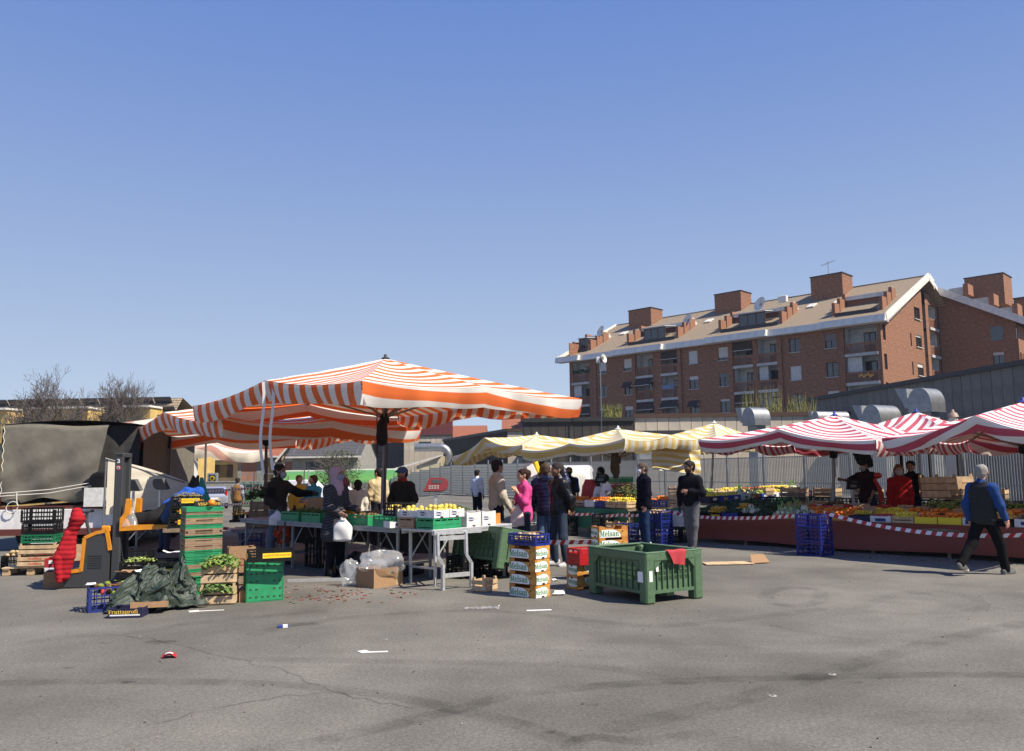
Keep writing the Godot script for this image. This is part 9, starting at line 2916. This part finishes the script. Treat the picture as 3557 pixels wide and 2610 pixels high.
	person("vendor in a dark teal top behind the bags of the yellow stall", V(2.55, 0, -24.4), -78, {"h": 1.66, "skin": C3(0.2, 0.11, 0.08), "hairstyle": "bushy", "top": C3(0.012, 0.040, 0.050), "mask": C3(0.12, 0.14, 0.16), "arms": [[V(0.05, -0.2, 0.14), V(-0.03, 0.0, 0.25)], [V(-0.05, -0.2, 0.16), V(0.03, 0.03, 0.25)]]})
	# masked man
	person("man in a dark navy padded jacket wearing a white mask", V(2.86, 0, -18.45), -82, {"h": 1.76, "skin": C3(0.48, 0.27, 0.19), "hair": C3(0.10, 0.07, 0.055), "top": C3(0.006, 0.007, 0.014), "cloth": "puff", "fat": 0.03, "girth": 1.1, "hem": 0.76, "trousers": C3(0.014, 0.030, 0.08), "shoe": C3(0.62, 0.64, 0.66), "mask": C3(0.66, 0.68, 0.76)})
	# man in black sweater
	person("bearded man in a black sweater and grey jeans with folded arm", V(3.68, 0, -17.5), -38, {"h": 1.78, "skin": C3(0.30, 0.155, 0.10), "beard": C3(0.045, 0.028, 0.022), "top": C3(0.009, 0.009, 0.012), "hem": 0.86, "top_name": "sweater", "trousers": C3(0.10, 0.105, 0.115), "shoe": C3(0.075, 0.06, 0.05), "sole": C3(0.03, 0.028, 0.026), "turn": -32, "glove": C3(0.05, 0.052, 0.06), "glove_side": 1, "girth": 1.06, "arms": [[V(0.10, -0.26, 0.02), V(-0.24, 0.03, 0.13)], [V(-0.06, -0.28, 0.0), V(0.0, -0.24, 0.05)]], "legs": [[V(0.0, -0.43, 0.05), V(-0.03, -0.41, 0.02)], [V(0.02, -0.43, 0.0), V(0.02, -0.41, -0.05)]]})
	# walking man with body warmer
	person("grey-haired man in a grey quilted body warmer walking away", V(7.22, 0, -12.98), 118, {"h": 1.66, "skin": C3(0.50, 0.27, 0.19), "hair": C3(0.26, 0.245, 0.225), "top": C3(0.025, 0.060, 0.19), "vest": C3(0.032, 0.032, 0.033), "vest_cloth": "puff", "hem": 0.80, "girth": 1.14, "top_name": "shirt", "trousers": C3(0.008, 0.008, 0.009), "shoe": C3(0.12, 0.12, 0.12), "sole": C3(0.55, 0.53, 0.46), "fat": 0.012, "turn": 20, "arms": [[V(0.07, -0.27, -0.06), V(0.0, -0.24, 0.06)], [V(-0.07, -0.27, 0.05), V(-0.01, -0.22, 0.10)]], "legs": [[V(0.02, -0.39, -0.20), V(0.02, -0.31, -0.29)], [V(-0.02, -0.40, 0.20), V(-0.02, -0.42, 0.07)]], "feet": [V(0.12, -0.05, 1), V(-0.1, 0.02, 1)]})
	# vendors of the red stall
	person("vendor in a dark maroon t-shirt with mask under his chin", V(8.05, 0, -19.2), -62, {"h": 1.80, "skin": C3(0.30, 0.17, 0.12), "top": C3(0.030, 0.012, 0.014), "sleeve": 0.5, "girth": 1.12, "mask": C3(0.42, 0.41, 0.40), "mask_y": -0.085, "arms": [[V(0.05, -0.27, 0.02), V(0.0, -0.2, 0.12)], [V(-0.10, -0.10, 0.22), V(0.02, 0.03, 0.27)]]})
	person("woman in a red coat with a mask behind the fruit counter", V(8.35, 0, -18.2), -18, {"h": 1.66, "female": true, "skin": pale, "hair": C3(0.16, 0.09, 0.045), "hairstyle": "long", "top": C3(0.30, 0.012, 0.015), "mask": C3(0.42, 0.40, 0.40), "hem": 0.6, "top_name": "coat", "nod": 8})
	person("dark-clothed vendor with hand on hip behind the red coat woman", V(8.95, 0, -18.9), -40, {"h": 1.74, "skin": tan, "top": C3(0.012, 0.011, 0.012), "arms": [[V(0.22, -0.18, -0.05), V(-0.16, -0.14, 0.06)], [V(-0.05, -0.28, 0.0), V(0, -0.24, 0.05)]]})
	# customers on the far side of the orange stall
	person("man in a pale yellow jacket seen from behind beside the pole", V(-3.45, 0, -21.5), 205, {"h": 1.72, "skin": pale, "top": C3(0.52, 0.43, 0.26), "cloth": "fold", "girth": 1.08, "turn": 40, "hem": 0.88, "trousers": C3(0.02, 0.02, 0.03)})
	person("woman in a cream jumper with dark hair behind the stall", V(-3.75, 0, -20.3), 190, {"h": 1.46, "female": true, "skin": pale, "hairstyle": "long", "hair": C3(0.02, 0.012, 0.01), "top": C3(0.56, 0.53, 0.46), "hem": 0.78, "girth": 1.1, "trousers": C3(0.06, 0.1, 0.2), "top_name": "jumper"})
	person("vendor in a blue cap and dark jacket with a red scarf", V(-2.25, 0, -17.1), -22, {"h": 1.72, "skin": C3(0.40, 0.22, 0.15), "beard": C3(0.20, 0.11, 0.08), "top": C3(0.026, 0.025, 0.021), "neck_scarf": C3(0.36, 0.03, 0.03), "cap": C3(0.07, 0.11, 0.24), "girth": 1.1, "cloth": "fold", "turn": -28, "arms": [[V(0.10, -0.27, -0.02), V(-0.05, -0.18, 0.14)], [V(-0.10, -0.27, -0.02), V(0.05, -0.18, 0.14)]]})
	person("woman in a turquoise top with short brown hair", V(-4.75, 0, -20.0), -35, {"h": 1.58, "female": true, "skin": C3(0.55, 0.30, 0.22), "hairstyle": "bob", "hair": C3(0.10, 0.05, 0.025), "top": C3(0.06, 0.34, 0.50), "girth": 1.1, "turn": -20, "top_name": "blouse", "arms": [[V(0.06, -0.26, 0.05), V(-0.08, -0.02, 0.22)], [V(-0.06, -0.26, 0.05), V(0.08, -0.02, 0.22)]]})
	person("person in a yellow jacket half hidden behind the hooded man", V(-5.35, 0, -21.0), 30, {"h": 1.58, "skin": pale, "hair": C3(0.2, 0.12, 0.05), "top": C3(0.62, 0.42, 0.06), "trousers": C3(0.02, 0.03, 0.08)})
	person("man in a tan waistcoat over a checked shirt seen from behind", V(-11.15, ground_y(-11.15, -34), -34.0), 176, {"h": 1.70, "skin": tan, "hair": C3(0.03, 0.022, 0.018), "top": C3(0.40, 0.42, 0.46), "check": C3(0.05, 0.06, 0.12), "vest": C3(0.24, 0.125, 0.04), "vest_cloth": "soft", "girth": 1.1, "trousers": C3(0.03, 0.028, 0.026), "cloth": ""})
	person("dark silhouette of a person bending behind the coat pile", V(-7.55, 0, -18.3), 140, {"h": 1.62, "skin": C3(0.2, 0.12, 0.08), "top": C3(0.012, 0.012, 0.014), "hood": true, "lean": V(0.0, -0.06, 0.16)})
